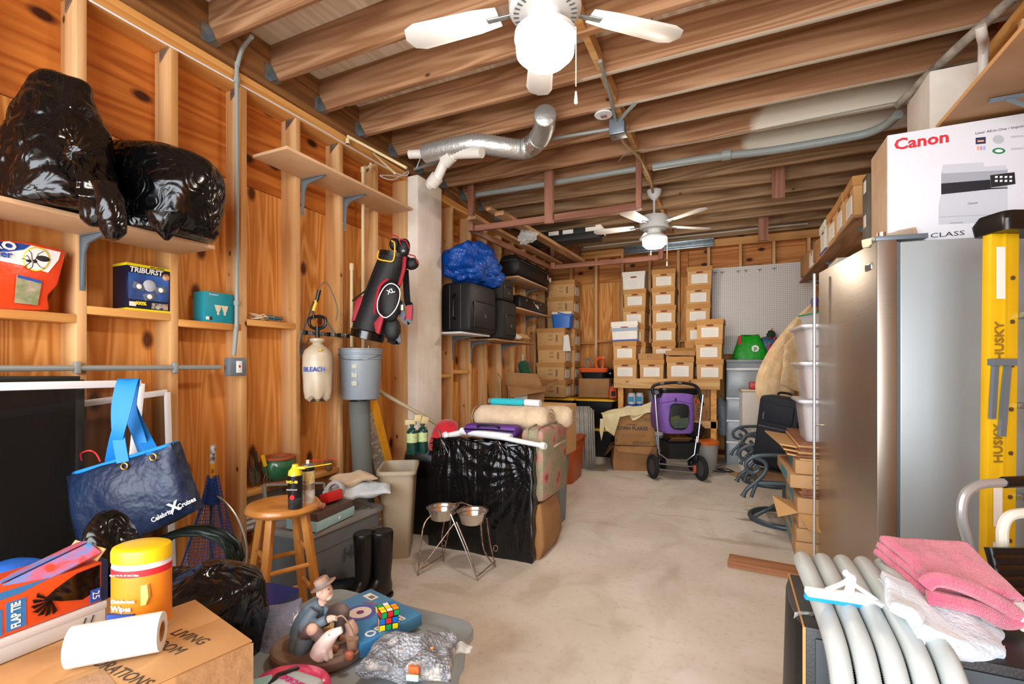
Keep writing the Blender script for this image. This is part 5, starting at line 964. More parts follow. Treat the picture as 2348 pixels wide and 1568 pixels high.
# ---------------------------------------------------------------- cereal cartons with cloth
d=5.9; a=FZ(1440,1078); t=T('carton','lower battered brown carton on the floor left of the stroller','carton',(a.x+.03,a.y+.17,0),.30); mb=MB(); mb.stack([(0,.52,.36,.01),(.12,.53,.37,.01),(.30,.51,.36,.01,.01,0)],2); mb.build('carton_body',CARD2,t)
for p in (((-.25,-.18,.3),(.22,-.18,.3),(.16,-.24,.22),(-.2,-.22,.24)),((.26,-.18,.3),(.26,.16,.3),(.36,.16,.2),(.35,-.18,.12)),((-.26,.18,.3),(-.26,-.18,.3),(-.34,-.16,.2),(-.36,.1,.12))): MB().add([V(a_) for a_ in p]+[V(a_)+V((0,0,-.005)) for a_ in p],[(0,1,2,3),(7,6,5,4),(0,4,5,1),(1,5,6,2),(2,6,7,3),(3,7,4,0)]).build('torn_flap',CARD2,t)
t2=T('carton','cereal carton under a pale cloth left of the stroller','carton',(a.x+.04,a.y+.19,.305),.22); carton(t2,.48,.34,.40,CARD,tape=False)
txt(t2,'CORN FLAKES',.058,(-.03,-.172,.21),FR,INK,bold=.0012); txt(t2,"Kellogg's",.035,(-.04,-.172,.26),FR,INK,sh=.3); txt(t2,'AUG22 2016KLA01',.035,(.0,-.172,.125),FR,M('faded_ink','#8c6a4a',.8)); txt(t2,'00122',.032,(.155,-.172,.32),FR,INK); MB().box(.1,.21,-.1725,-.17,.3,.302).box(.1,.21,-.1725,-.17,.336,.338).box(.1,.102,-.1725,-.17,.3,.338).box(.208,.21,-.1725,-.17,.3,.338).box(-.02,.19,-.1725,-.17,.02,.022).box(-.02,.19,-.1725,-.17,.05,.052).build('printed_frame',INK,t2); txt(t2,'5',.05,(-.22,-.172,.06),FR,INK)
mb=MB()
for i in range(10): mb.box(-.015+.02*i,-.01+.02*i,-.1725,-.17,.022,.05)
mb.build('barcode',INK,t2)
YC=CLOTHM('pale_yellow_cloth','#ddd0a4','#cfc192'); f=Fm(1440,955,5.75); t=T('draped_cloth','pale yellow cloth draped over the cereal carton','cloth',f.o,A)
mb=MB(); pillow(mb,f(1378,948,.1),f(1500,928,.25),f(1490,944,.0),f(1400,956,-.05),.07,.035,7,2,dirn=(0,.5,.85)); pillow(mb,f(1380,950,-.03),f(1425,945,-.06),f(1408,1000,-.08),f(1388,985,-.08),.03,.02,9,5,dirn=(0,1,0)); pillow(mb,f(1376,960,-.05),f(1390,960,-.05),f(1379,1010,-.07),f(1375,990,-.07),.015,.01,9,6,dirn=(0,1,0)); mb.build('cloth',YC,t,ang=80)
mb=MB(); pillow(mb,f(1440,945,.05),f(1495,922,.2),f(1503,938,.0),f(1450,962,-.03),.08,.03,7,9,dirn=(0,.6,.8)); mb.build('cloth_fold',YC,t,ang=80)
# ---------------------------------------------------------------- pet stroller
d=5.42; f=Fm(1552,1092,d); g=FZ(1552,1097); t=T('pet_stroller','purple pet stroller with mesh window and black wheels','stroller',(f.o.x,f.o.y,f.o.z),A); z0=-f.o.z
CH=M('stroller_chrome','#c3c6cc',.25,.9); PUR2=M('stroller_purple','#7a55a8',.65,bump=(50,.3,.004))
TY=M('tyre','#17171a',.8,bump=(90,.6,.006))
for px,py,l,y in ((1497,1052,1,.05),(1607,1062,1,-.05)):
    c_=f(px,py,y); r=.115; w=T('wheel',None,None); w.parent=t; bpy.data.objects.remove(w)
    MB().at((c_.x,c_.y,z0+r+.022),(0,math.pi/2,.12)).tube([(r*math.cos(q*.2618),r*math.sin(q*.2618),0) for q in range(24)],.026,10,True).build('wheel',TY,t)
    MB().at((c_.x,c_.y,z0+r+.022),(0,math.pi/2,.12)).lathe([(.09,-.012),(.09,.012),(.03,.02),(.012,.03)],24).build('hub',M('hub_grey','#45474a',.5),t)
for px in (1520,1585):
    c_=f(px,1075,.45); MB().at((c_.x,c_.y,z0+.09),(0,math.pi/2,0)).tube([(.07*math.cos(q*.35),.07*math.sin(q*.35),0) for q in range(18)],.02,8,True).build('front_wheel',TY,t)
for P_ in (([(1502,905,0),(1510,1010,0),(1512,1055,0)]),([(1612,905,0),(1600,1010,0),(1597,1060,0)])): MB().tube([f(*p) for p in P_],.010,8).build('frame_tube',CH,t)
for y_ in (1062,1075): MB().tube([f(1505,y_,0),f(1594,y_+8,0)],.008,8).build('axle_bar',CH,t)
for px,py in ((1508,1066),(1593,1075)): MB().cb(f(px,py,-.01),(.03,.04,.09)).build('brake_pedal',M('brake_orange','#c2563a',.5),t,bev=.008)
for px,py in ((1513,1045),(1597,1052)): MB().cb(f(px,py,0),(.035,.04,.09)).build('wheel_fork',BLK,t,bev=.01)
MB().tube(bez([f(x,y,.02) for x,y in ((1503,915),(1496,895),(1500,884),(1520,879),(1552,877),(1585,881),(1600,890),(1606,910),(1612,930))],5),.018,10).build('handle_bar',M('foam_black','#151516',.6),t)
MB().tube([f(1513,880,.0),f(1522,879,.0)],.0195,10).tube([f(1553+0,877.5,.0),f(1562,878.5,.0)],.0195,10).build('chrome_band',CH,t)
MB().stack([(f(0,905,0).z,.42,.13,.06,f(1557,0).x,.03),(f(0,893,0).z,.45,.15,.07,f(1557,0).x,.03),(f(0,890,0).z,.42,.12,.05,f(1557,0).x,.03)],5).build('cup_tray',BLK,t)
for px in (1513,1568): c_=f(px,905,-.02); MB().lathe([(.025,c_.z-.03),(.032,c_.z+.01)],16,ax=c_.x,ay=c_.y).build('cup_holder',BLK,t)
# hood and cabin
q=lambda x,y,yy: f(x,y,yy)
mb=MB(); R=[]
for py,l,r_,y0,y1 in ((897,1524,1557,-.02,.05),(905,1512,1590,-.06,.15),(915,1508,1590,-.08,.3),(950,1510,1592,-.09,.42),(985,1513,1590,-.09,.42),(992,1518,1585,-.08,.38)):
    a_=f(l,py,0);b_=f(r_,py,0); cx=(a_.x+b_.x)/2; w_=(b_.x-a_.x); g_=[]
    for k_ in range(32):
        an=6.28318*k_/32; g_.append((cx+w_/2*math.copysign(abs(math.cos(an))**.35,math.cos(an)),(y0+y1)/2+(y1-y0)/2*math.copysign(abs(math.sin(an))**.4,math.sin(an)),a_.z))
    R.append(g_)
mb.rings(R).build('cabin',PUR2,t,ang=60)
w_=[(f(x,y,0).x,f(x,y,0).z) for x,y in ((1530,931),(1534,926),(1540,924),(1562,925),(1570,929),(1573,940),(1572,968),(1566,980),(1556,983),(1538,981),(1531,973),(1528,960))]
MB().prism(w_,-.098,-.088).build('mesh_window',M('window_mesh','#16191c',.6),t,bev=.003)
MB().prism([(x,z) for x,z in [(f(a_,b_,0).x,f(a_,b_,0).z) for a_,b_ in ((1531,955),(1548,950),(1555,957),(1570,955),(1571,968),(1565,978),(1540,979),(1532,970))]],-.101,-.097).build('cushion_inside',M('cushion_teal','#1f4a4c',.8,var=(14,'#5a5430')),t)
MB().tube([(x,-.098,z) for x,z in w_],.004,6,True).build('window_piping',BLK,t); MB().cb(f(1549,917,-.095),(.02,.008,.04)).build('buckle',BLK,t,bev=.003)
MB().tube([f(1510,925,-.09),f(1549,918,-.1),f(1588,926,-.09)],.003,6).build('seam',M('dark_purple','#4a2f6d',.7),t)
MB().cb(f(1598,920,.1),(.02,.05,.05)).build('side_clip',M('bag_orange'),t,bev=.005)
c_=f(1557,1035,.15); MB().stack([(f(0,1050,0).z,.34,.32,.06,c_.x,.15),(f(0,1016,0).z,.40,.40,.07,c_.x,.15),(f(0,1014,0).z,.37,.37,.06,c_.x,.15),(f(0,1040,0).z,.3,.28,.05,c_.x,.15)],5).build('basket',M('basket_black','#101012',.8),t)
MB().tube([f(x,y,-.06) for x,y in ((1505,1000),(1512,1040),(1530,1053),(1575,1055),(1592,1042),(1598,1000))],.007,8).build('basket_frame',CH,t)
MB().at(f(1560,1008,.12),(1.1,0,0)).box(-.12,.12,-.002,.002,-.06,.06).build('card_inside',CARD,t)
# ---------------------------------------------------------------- pegboard and things in the right back corner
def peg():
    t=NT('pegboard_white'); b=t.b; b.inputs['Roughness'].default_value=.5
    tc=t.n('ShaderNodeTexCoord'); s=t.n('ShaderNodeSeparateXYZ'); t.l(tc.outputs['Object'],s.inputs[0])
    fx=t.math('SUBTRACT',t.math('FRACT',t.math('DIVIDE',s.outputs[0],.0254)),.5); fz=t.math('SUBTRACT',t.math('FRACT',t.math('DIVIDE',s.outputs[2],.0254)),.5)
    r=t.math('SQRT',t.math('ADD',t.math('MULTIPLY',fx,fx),t.math('MULTIPLY',fz,fz))); k=t.math('LESS_THAN',r,.17)
    t.l(t.mix(k,hx('#d6cfc6'),hx('#5c564e')),b.inputs['Base Color']); return t.m
a=PY(1632,616,7.3); b=PY(1866,600,7.3); t=T('pegboard','large white pegboard with small wire hooks on the back wall','pegboard',(a.x,7.30,1.45)); h=a.z-1.45
MB().box(0,b.x-a.x,0,.006,0,h).build('board',peg(),t); 
for px in (1640,1656,1693,1710,1742,1775): x=PY(px,600,7.3).x-a.x; zz=h-.06; MB().tube([(x-.03,-.004,zz),(x+.03,-.004,zz)],.003,5).tube([(x,-.004,zz),(x,-.03,zz-.03)],.003,5).build('hook',M('dark_wire','#4a4844',.5,.5),t)
CLR=M('clear_plastic','#c3ccd0',.25,alpha=.8,var=(3,'#aeb8bd')); DRW=M('drawer_grey','#9aa6ac',.3,alpha=.9,var=(3,'#b9bfc0'))
a=W(1668,985,6.35); t=T('drawer_unit','clear plastic drawer tower below the pegboard','drawer unit',(a.x,a.y-.1,0),.06); bz=[(.03,.3),(.31,.58),(.59,.87),(.88,1.25)]
MB().box(-.01,.52,-.01,.01,0,1.36).box(-.01,.01,0,.5,0,1.36).box(.5,.52,0,.5,0,1.36).build('frame',M('frame_greyp','#8f9799',.5),t)
for i,(z0_,z1_) in enumerate(bz): MB().box(.0,.51,-.02,.42,z0_,z1_).build('drawer',DRW,t,bev=.01); MB().box(-.015,.525,-.05,-.015,z1_-.02,z1_+.01).build('drawer_lip',WHITE,t,bev=.004)
MB().box(-.02,.53,-.04,.5,1.33,1.37).build('top',M('frame_greyp'),t,bev=.01)
t0=t.location
t=T('shopping_bag','bright green grocery bag with a round white logo on the drawer tower','shopping bag',(t0.x+.27,t0.y+.2,1.372),.1); GB2=M('green_bag','#0ea017',.5,bump=(8,.6,.03))
R=[]
for z,w_,d_,ox in ((0,.42,.2,0),(.1,.40,.2,0),(.2,.33,.16,-.0),(.3,.26,.1,-.01),(.32,.22,.04,0)): R.append([(ox+w_/2*math.copysign(abs(math.cos(q*.2618))**.6,math.cos(q*.2618)),d_/2*math.copysign(abs(math.sin(q*.2618))**.6,math.sin(q*.2618)),z+.01*math.sin(q)) for q in range(24)])
MB().rings(R).build('bag_body',GB2,t,ang=60); MB().at((.05,-.105,.14),(math.pi/2-.1,0,0)).lathe([(.045,0),(.044,.003)],28).build('logo_disc',TWHITE,t); txt(t,'p',.075,(.05,-.116,.145),FR,M('green_bag'),bold=.002); MB().box(-.15,-.11,-.075,-.06,.2,.31).build('red_tab',TRED,t)
t=T('gift_bag','blue gift bag with red ribbon behind the green bag','gift bag',(t0.x+.52,t0.y+.3,1.372),.1); MB().blob((0,0,.14),(.15,.1,.15),.7,.2,7,2).build('bag_body',M('gift_blue','#1d3f66',.5,var=(30,'#3d7090')),t); MB().tube([(-.06,-.1,.02),(-.03,-.11,.15),(-.02,-.06,.29)],.014,6).tube([(.06,-.1,.1),(.03,-.08,.29)],.012,6).build('ribbon',TRED,t); MB().blob((0,-.02,.33),(.05,.04,.05),.9,.5,30,2,20,14).build('pine_sprig',M('pine_green','#1d3a22',.8),t); MB().tube([(0,0,.33),(.02,0,.42)],[.015,.004],6).build('red_bow',TRED,t)
t=T('fabric_box','white cloth-covered box in front of the drawer tower','box',W(1733,1010,5.75),.1); t.location.z=.0; MB().box(-.16,.18,0,.3,0,.42).build('lower_box',CLOTHM('linen','#d9d3c8'),t,bev=.02); MB().box(-.15,.17,.0,.28,.43,.98).build('upper_box',CLOTHM('linen'),t,bev=.02)
MB().box(-.16,.18,-.01,.29,.98,1.0).build('lid',CREAM,t)
t=tag(place(MB().box(-.06,.06,-.06,.06,0,.09).build('red_tin',REDP,bev=.01),W(1730,886,5.8)),'small red box on the white cloth-covered box','box'); t.location.z=1.002
t=T('plastic_sack','hanging translucent grey plastic sack between bench and drawers','bag',W(1662,990,6.5),A); t.location.z=.35; f2=Fm(1662,990,6.5); loft([(990,1650,1682,.12),(960,1645,1683,.16),(930,1644,1672,.12),(905,1646,1656,.04)],6.5,.12,1662,990,.02,9,3).build('sack',M('grey_film','#9aa0a6',.3,alpha=.7,bump=(14,.8,.03)),t)
a=FZ(1662,1045); MB_=MB().tube([(0,0,0),(-.05,.3,1.15)],.035,10).build('wood_post',M('rough_wood','#8d7450',.8)); tag(place(MB_,(a.x,a.y-.0,0)),'rough round post leaning between bench and drawers','post')
# ---------------------------------------------------------------- patio chairs
IRON=M('blue_grey_iron','#46535a',.45,.3); MESHS=M('brown_sling','#7a5a3c',.8,bump=(120,.6,.003))
def chair(lab,px,py,rz,s_=1.):
    g=FZ(px,py); t=T('patio_chair',lab,'chair',(g.x,g.y,0),rz,'swivel patio chairs')
    MB().tube([(.28*math.cos(q*.2618),.28*math.sin(q*.2618),.022) for q in range(24)],.02,10,True).build('base_ring',IRON,t)
    for q in (0.8,2.9,5.0): MB().tube(bez([(.27*math.cos(q),.27*math.sin(q),.03),(.15*math.cos(q),.15*math.sin(q),.1),(0,0,.2)],4),.014,8).build('base_spoke',IRON,t)
    MB().lathe([(.04,.18),(.04,.34)],14).build('swivel_post',IRON,t)
    MB().box(-.25,.25,-.24,.24,.36,.385).build('seat',MESHS,t,bev=.012)
    MB().tube(bez([(-.26,-.26,.36),(.26,-.26,.36),(.26,.25,.37),(-.26,.25,.37)],1,True),.018,8,True).build('seat_frame',IRON,t)
    MB().grid(lambda u,v:(-.25+.5*u,.25+.12*v+.02*math.sin(3.14*u),.4+.5*v),10,10).build('back_sling',MESHS,t,solid=.01)
    MB().tube(bez([(-.26,.25,.38),(-.26,.33,.7),(-.24,.38,.92),(0,.4,.98),(.24,.38,.92),(.26,.33,.7),(.26,.25,.38)],5),.018,8).build('back_frame',IRON,t)
    for sx in (-.27,.27):
        P_=[(sx,.31,.57),(sx,.12,.58),(sx,-.1,.585),(sx,-.25,.57),(sx,-.33,.52),(sx,-.33,.46),(sx,-.28,.435),(sx,-.245,.465),(sx,-.27,.49)]
        MB().tube(bez(P_,5),.016,8).build('arm',IRON,t)
        MB().tube(bez([(sx,-.27,.56),(sx,-.2,.52),(sx,-.2,.45),(sx,-.27,.36),(sx,-.33,.3),(sx,-.36,.24)],5),[.016]*24+[.02,.024],8).build('arm_post',IRON,t)
        MB().tube([(sx,-.26,.36),(sx,-.3,.24)],.014,8).build('front_foot',IRON,t)
    return t
chair('scroll-armed patio chair nearer the fridge with the navy suitcase on it',1806,1195,-1.5)
chair('scroll-armed patio chair in the row behind the first one',1768,1107,-1.4)
t=T('suitcase','navy blue upright suitcase standing on the patio chair','suitcase',W(1780,1072,4.15),A-.9,ry=.12); a=t.location
NV=M('navy_canvas','#0e1520',.7,bump=(60,.3,.004)); MB().box(-.17,.17,-.12,.1,0,.62).build('shell',NV,t,bev=.04); MB().box(-.14,.14,-.145,-.11,.03,.36).build('front_pocket',NV,t,bev=.02); MB().box(-.13,.13,-.135,-.11,.4,.56).build('upper_pocket',NV,t,bev=.015); MB().tube([(-.13,-.146,.36),(.13,-.146,.36)],.004,6).build('zip_seam',ZIP,t); MB().cb((-.1,-.14,.45),(.012,.01,.06)).build('zip_pull',ZIP,t); MB().tube(bez([(-.06,-.0,.61),(-.05,0,.65),(.05,0,.65),(.06,0,.61)],5),.01,8).build('handle',BLK,t)
for i,(px,py,s_,l) in enumerate(((1700,1060,.2,'flat brown cardboard sheet under the rear patio chair'),(1712,1095,.24,'flat orange-brown cardboard sheet under the nearer patio chair'))):
    g=FZ(px+40,py); tag(place(MB().box(-.3,.3,-s_,s_,0,.006).build('cardboard_sheet',CARDL),(g.x,g.y,.001+.007*i),.5),l,'cardboard')
# ---------------------------------------------------------------- fridge
FS=M('brushed_steel','#bcb3a6',.4,.95,bump=(3,.04,.01,(1,1,40)))
FG=M('fridge_side','#a4adb0',.42,.3); t=T('fridge','tall stainless-steel upright fridge with grey side panel','fridge',(.608,2.675,0),math.radians(8.4))
FH=1.855
MB().box(0,.078,0,.79,.09,FH).build('door',FS,t,bev=.006); MB().box(.079,.088,.01,.78,.1,FH-.01).build('door_gasket',M('gasket','#5c6669',.6),t)
MB().box(.092,.74,.005,.785,.03,FH-.012).build('cabinet_body',FG,t,bev=.005); MB().box(.0,.09,.02,.77,.0,.085).build('toe_kick',BLK,t)
MB().tube([(-.05,.70,.12),(-.05,.70,FH-.02)],.008,10).build('door_handle',M('handle_steel','#dfe3e6',.2,.9),t)
for z in (.93,1.40): MB().tube([(-.05,.70,z),(.0,.70,z)],.006,8).build('handle_mount',SS,t)
MB().box(.0,.2,.01,.06,FH,FH+.022).build('top_hinge',GREYM,t,bev=.003); MB().at((.03,.03,FH+.01)).lathe([(.018,0),(.018,.03)],16).build('hinge_pin',SS,t)
MB().box(-.004,0,.05,.12,1.735,1.765).build('badge',M('badge','#c9ccce',.2,.9),t,bev=.001); MB().box(-.005,-.003,.055,.115,1.74,1.76).build('badge_plate',M('badge_dark','#4f5558',.3,.6),t)
# printer carton
a=PY(2035,560,3.03); cx0=a.x; CW=.60; Z0=1.868; t=T('printer_carton','large white printer carton on top of the fridge','carton',(cx0,3.03,Z0),0)
WC=M('white_card','#dcdde3',.55); MB().box(0,CW,0,.31,0,.597).build('carton_body',WC,t,bev=.003); MB().box(-.0012,0,.005,.305,.01,.59).build('side_panel',M('cream_card','#d8b894',.6,var=(8,'#c9a47c')),t)
L2=lambda px,py:(lambda p:(p.x-cx0,p.z-Z0))(PY(px,py,3.03))
x,z=L2(2112,324); txt(t,'Canon',.078,(x,-.001,z),FR,TRED,bold=.0022,wide=1.05)
x,z=L2(2160,540); txt(t,'CLASS',.032,(x+.02,-.001,z+.003),FR,TBLK,wide=1.5); x,z=L2(2180,551); txt(t,'d w',.024,(x,-.001,z-.012),FR,TBLK)
x,z=L2(2295,298); txt(t,'Laser All-in-One / Imprimante',.017,(x+.01,-.001,z+.002),FR,INK,wide=1.0)
def pan(pts,m,nm='printed_panel',y=.001): 
    P=[L2(*p) for p in pts]; MB().prism(P,-y,0).build(nm,m,t,smooth=False)
G1=M('pr_grey','#9fa1ab',.6); G2=M('pr_light','#c3c5ce',.6); G3=M('pr_black','#1d1b22',.4); G4=M('pr_line','#a6a8b0',.6)
pan([(2152,470),(2152,515),(2310,508),(2310,430),(2160,436)],G2); pan([(2158,402),(2158,440),(2310,432),(2310,388),(2300,380),(2160,388)],G1); pan([(2160,385),(2162,378),(2255,372),(2256,382),(2306,379),(2308,390),(2160,398)],G2,y=.0014)
pan([(2158,421),(2270,412),(2272,434),(2158,446)],G3,y=.0018); pan([(2270,402),(2326,395),(2328,422),(2272,430)],G3,y=.002)
for i in range(4):
    for j in range(2): pan([(2281+11*i,404+9*j),(2287+11*i,403.5+9*j),(2287+11*i,408+9*j),(2281+11*i,408.5+9*j)],TWHITE,y=.0024)
pan([(2152,497),(2310,490),(2310,491.5),(2152,498.5)],G4,y=.0014); pan([(2178,510),(2208,508.5),(2208,512),(2178,513.5)],G4,y=.0014); x,z=L2(2230,466); txt(t,'Canon',.014,(x,-.002,z),FR,INK)
pan([(2237,316),(2260,314),(2260,329),(2237,331)],M('icon_violet','#2a2440',.5)); pan([(2241,322),(2256,321),(2256,325),(2241,326)],M('icon_peach','#d8a890',.5),y=.0014)
for cx_,cy_,rx,ry,m in ((2289,320,13,10,M('icon_grey','#b5b7bb',.5)),(2290,346,15,7,M('icon_green','#2c7a4a',.5)),(2290,346,9,3.5,TWHITE)): pan([(cx_+rx*math.cos(q*.314),cy_+ry*math.sin(q*.314)) for q in range(20)],m,y=.0012+.0004*(m==TWHITE))
for x0_,c_ in ((2240,'#e0a080'),(2247,'#c98fb0'),(2254,'#8fb0e0')): pan([(x0_,344),(x0_+5,344),(x0_+5,334),(x0_,336)],M('icon'+c_,c_,.5))
for yy in (312,340): pan([(2318,yy),(2346,yy-2),(2346,yy+2),(2318,yy+4)],M('icon_grey'),y=.0013)
t=T('dark_carton','narrow dark brown carton standing behind the printer carton','carton',(cx0+.0,3.345,1.868)); MB().box(-.02,.3,0,.1,0,.52).build('carton_body',M('dark_card','#3f3526',.6,var=(12,'#52472f')),t,bev=.003)
for z in (.08,.22,.42): MB().box(-.0215,-.02,.02,.07,z,z+.07).build('paper_label',PAPER,t)
t=T('paper_packet','cream paper packets and plastic wrap lying on the fridge top','packet',(.70,2.86,1.862),.9); MB().at((0,0,.03),(0,-.25,0)).box(-.15,.12,-.05,.05,-.01,.03).build('packet',CREAM,t,bev=.006); MB().at((.12,0,.06),(0,-.5,0)).box(-.06,.05,-.045,.045,-.02,.025).build('packet_end',M('cream2','#e8cfa0',.5),t,bev=.01); MB().blob((.16,-.02,.03),(.05,.05,.03),.8,.6,30,3,20,14).build('plastic_wrap',M('clear_film'),t)
# right side shelves
t=T('wall_shelf','wide pale shelf high at the right frame edge with steel brackets','shelf',(1.418,.8,2.483)); MB().box(-.468,0,-.4,2.30,0,.019).build('shelf_board',M('tan_shelf','#b98e5e',.6,var=(4,'#a67c4c')),t,bev=.002); MB().box(-.471,-.468,-.4,2.3,-.0,.019).build('edge_strip',EDGE,t)
for y in (1.6,2.05): MB().bar((-.01,y,-.01),(-.36,y,-.008),.02,.012).bar((-.02,y,-.22),(-.3,y,-.012),.012,.012).build('bracket',GREYM,t)
t=T('wall_shelf','long upper shelf behind the fridge full of file boxes','shelf',(1.28,4.02,2.315)); MB().box(-.50,.0,0,2.9,0,.02).build('shelf_board',BRDY,t,bev=.002)
for y in (.3,1.6,2.7): MB().bar((-.005,y,-.01),(-.42,y,-.01),.03,.015).bar((-.005,y,-.3),(-.40,y,-.018),.02,.012).build('bracket',GREYM,t)
SG='file boxes on the long right shelf'
for i,(y,pr,l) in enumerate(((4.20,PR,'brown file box nearest the column on the long right shelf'),(4.54,PR,'second brown file box from the column on the right shelf'),(4.88,PR,'third brown file box on the right shelf, beside the white one'),(5.28,PRW,'white and blue file box on the long right shelf'))):
    o=fbox(pr,.98,y,2.337,-math.pi/2+rnd.uniform(-.03,.03),l,SG,(1.05,1,1.1))
for z0_,z1_ in ((.0,.02),): MB().box(-.157,.157,-.1965,.19,z0_,z1_).build('trim_band',BLT,o)
for i,(y,w_,h,m,l) in enumerate(((5.62,.26,.2,CARD2,'dark open carton further along the right shelf'),(5.95,.2,.16,PAPER,'small white packet carton on the right shelf'),(6.45,.4,.25,CARD,'brown carton at the far end of the right shelf'))):
    t=T('carton',l,'carton',(.93,y,2.337),.1); carton(t,.3,w_,h,m)
t=T('storage_cabinet','pale cabinet behind the fridge supporting white file boxes','cabinet',(1.05,5.3,0)); MB().box(-.2,.22,-.35,.5,0,1.72).build('cabinet_body',M('cab_cream','#cdbd9e',.6),t,bev=.004); MB().box(-.215,-.2,-.34,.07,.04,1.7).build('door',M('cab_cream'),t,bev=.003); MB().box(-.215,-.2,.08,.49,.04,1.7).build('door',M('cab_cream'),t,bev=.003)
for i in range(2): fbox(PRW,1.0,5.15,1.722+.25*i,0,('lower','upper')[i]+' white file box on the pale cabinet behind the fridge','white file boxes on the cabinet',(1,1,1))
# ---------------------------------------------------------------- flooring cartons and clear totes
FX=.375; grp='flooring cartons stacked behind the fridge'; z=0; FLC=M('floor_card','#c39a6c',.75,var=(5,'#b38a5c'),bump=(12,.4,.01)); TEAL=M('teal_print','#3f8fa3',.6)
hs=[.075,.085,.085,.095,.10]; nms=['bottom','second','third','fourth','fifth']
for i,h in enumerate(hs):
    t=T('flooring_carton',nms[i]+(' from the bottom' if i else '')+' long flooring carton with teal marks in the tall stack','carton',(FX+rnd.uniform(-.012,.02),3.50+rnd.uniform(0,.05),z),rnd.uniform(-.02,.02),grp)
    MB().box(0,.30,0,.8,.002,h).build('carton_body',FLC,t,bev=.004); MB().box(-.0015,0,.2,.6,.02,h-.02).build('side_print',TEAL,t)
    MB().box(.16,.19,-.0015,0,.015,h-.015).box(.196,.2,-.0015,0,.015,h-.015).build('end_print',TEAL,t); 
    if i in (3,): MB().add([(0,-.002,h),(.2,-.002,h),(.16,-.12,h-.08),(.04,-.10,h-.06),(0,-.002,h-.004),(.2,-.002,h-.004),(.16,-.12,h-.084),(.04,-.10,h-.064)],[(0,1,2,3),(7,6,5,4),(0,4,5,1),(1,5,6,2),(2,6,7,3),(3,7,4,0)]).build('torn_flap',CARDL,t)
    if i==3: MB().add([(0,.02,h),(0,.32,h),(-.13,.24,h+.04),(-.11,.06,h-.05),(0,.02,h-.004),(0,.32,h-.004),(-.13,.24,h+.035),(-.11,.06,h-.055)],[(0,1,2,3),(7,6,5,4),(0,4,5,1),(1,5,6,2),(2,6,7,3),(3,7,4,0)]).build('open_end_flap',CARDL,t)
    z+=h+.002
PLK=wood('laminate_plank','#9c6a4c','#7a4c34',1,0,6)
for i in range(6): tag(place(MB().box(0,.26,0,.78,0,.009).build('laminate_plank',PLK,bev=.001),(FX+.03+rnd.uniform(-.01,.01),3.50+rnd.uniform(0,.03),z+.0095*i)),('bottom','second lowest','third lowest','third from top','second from top','topmost')[i]+' wood-look plank in the thin lower bundle of the flooring stack','plank','loose planks between flooring cartons')
z+=.058
for i,h in enumerate((.085,.09)):
    t=T('flooring_carton',('lower','upper')[i]+' stamped flooring carton above the thin plank bundle','carton',(FX-.03+.03*i,3.50+.02*i,z),(.015,-.02)[i],grp); MB().box(0,.32,0,.78,.002,h).build('carton_body',FLC,t,bev=.004); MB().box(-.0015,0,.15,.5,.015,h-.015).build('side_print',TEAL,t)
    l=MB()
    for x0_,x1_,z0_,z1_ in ((.12,.22,.03,.033),(.12,.22,.06,.063),(.12,.123,.03,.063),(.217,.22,.03,.063)): l.box(x0_,x1_,-.0015,0,z0_,z1_)
    l.build('printed_frame',INK,t); z+=h+.002
for i in range(11):
    tag(place(MB().box(0,.27,0,.78,0,.0095).build('laminate_plank',PLK if i%4 else CARDL,bev=.001),(FX+.02+rnd.uniform(-.01,.01),3.50+rnd.uniform(0,.03),z+.0102*i)),('bottom','second lowest','third lowest','fourth lowest','fifth lowest','middle','fifth from top','fourth from top','third from top','second from top','topmost')[i]+' wood-look plank in the thick bundle under the clear totes','plank','loose planks under the clear totes')
for i in range(3):
    t=T('cardboard_flap',('lower','middle','upper')[i]+' flattened cardboard sleeve jutting from the plank bundle','cardboard',(FX-.02-.02*i,3.58,z+.015+.03*i),.05*i-.03,ry=.15); MB().box(-.02,.15,0,.7,0,.01).build('cardboard_sleeve',CARDL,t)
z+=.115
CT=M('tote_clear','#d8d4d4',.25,alpha=.6,var=(2,'#e2dde0')); CLID=M('lid_clear','#dfe2e6',.25,alpha=.9)
for i,(h,m,l) in enumerate(((.27,'#d9dee3','bottom clear tote with a blue latch on the plank stack'),(.24,'#d9b5b0','middle clear tote with pink contents'),(.235,'#d4dae0','top clear tote with white contents'))):
    t=T('clear_tote',l,'storage tote',(FX+.20,3.72,z),.03*i,'clear totes stacked on the planks'); r=.035
    MB().stack([(0,.27,.36,r),(h-.03,.32,.41,r),(h-.028,.35,.44,r),(h-.01,.35,.44,r)],4,True,False).build('tub',CT,t)
    MB().stack([(h-.02,.37,.46,r),(h-.004,.37,.46,r),(h-.002,.34,.43,r)],4).build('lid',CLID,t); MB().stack([(.01,.24,.33,r),(h*.8,.28,.37,r)],4).build('contents',M('contents'+m,m,.8,var=(7,'#f0ecea')),t)
    if i==0: MB().bar((.04,-.235,h-.03),(.14,-.235,h-.01),.012,.03).bar((.06,-.235,h-.03),(.06,-.235,h-.07),.012,.02).build('blue_latch',M('latch_blue','#1f4fa8',.4),t)
    z+=h
t=T('glass_tray','shallow clear tray with a green lid on top of the clear totes','tray',W(1850,742,4.0),A); MB().stack([(0,.2,.2,.02),(.07,.24,.24,.02)],4).build('tray',CT,t); MB().stack([(.07,.25,.25,.02),(.078,.25,.25,.02)],4).build('lid',M('green_lid','#1f8f5c',.4),t); t.location.z=1.61
for o in bpy.data.objects:
    if o.name=='glass_tray': o.location=(FX+.2,3.72,z+.001)
CV=CLOTHM('canvas_beige','#dcc096','#cba97a',1.,)
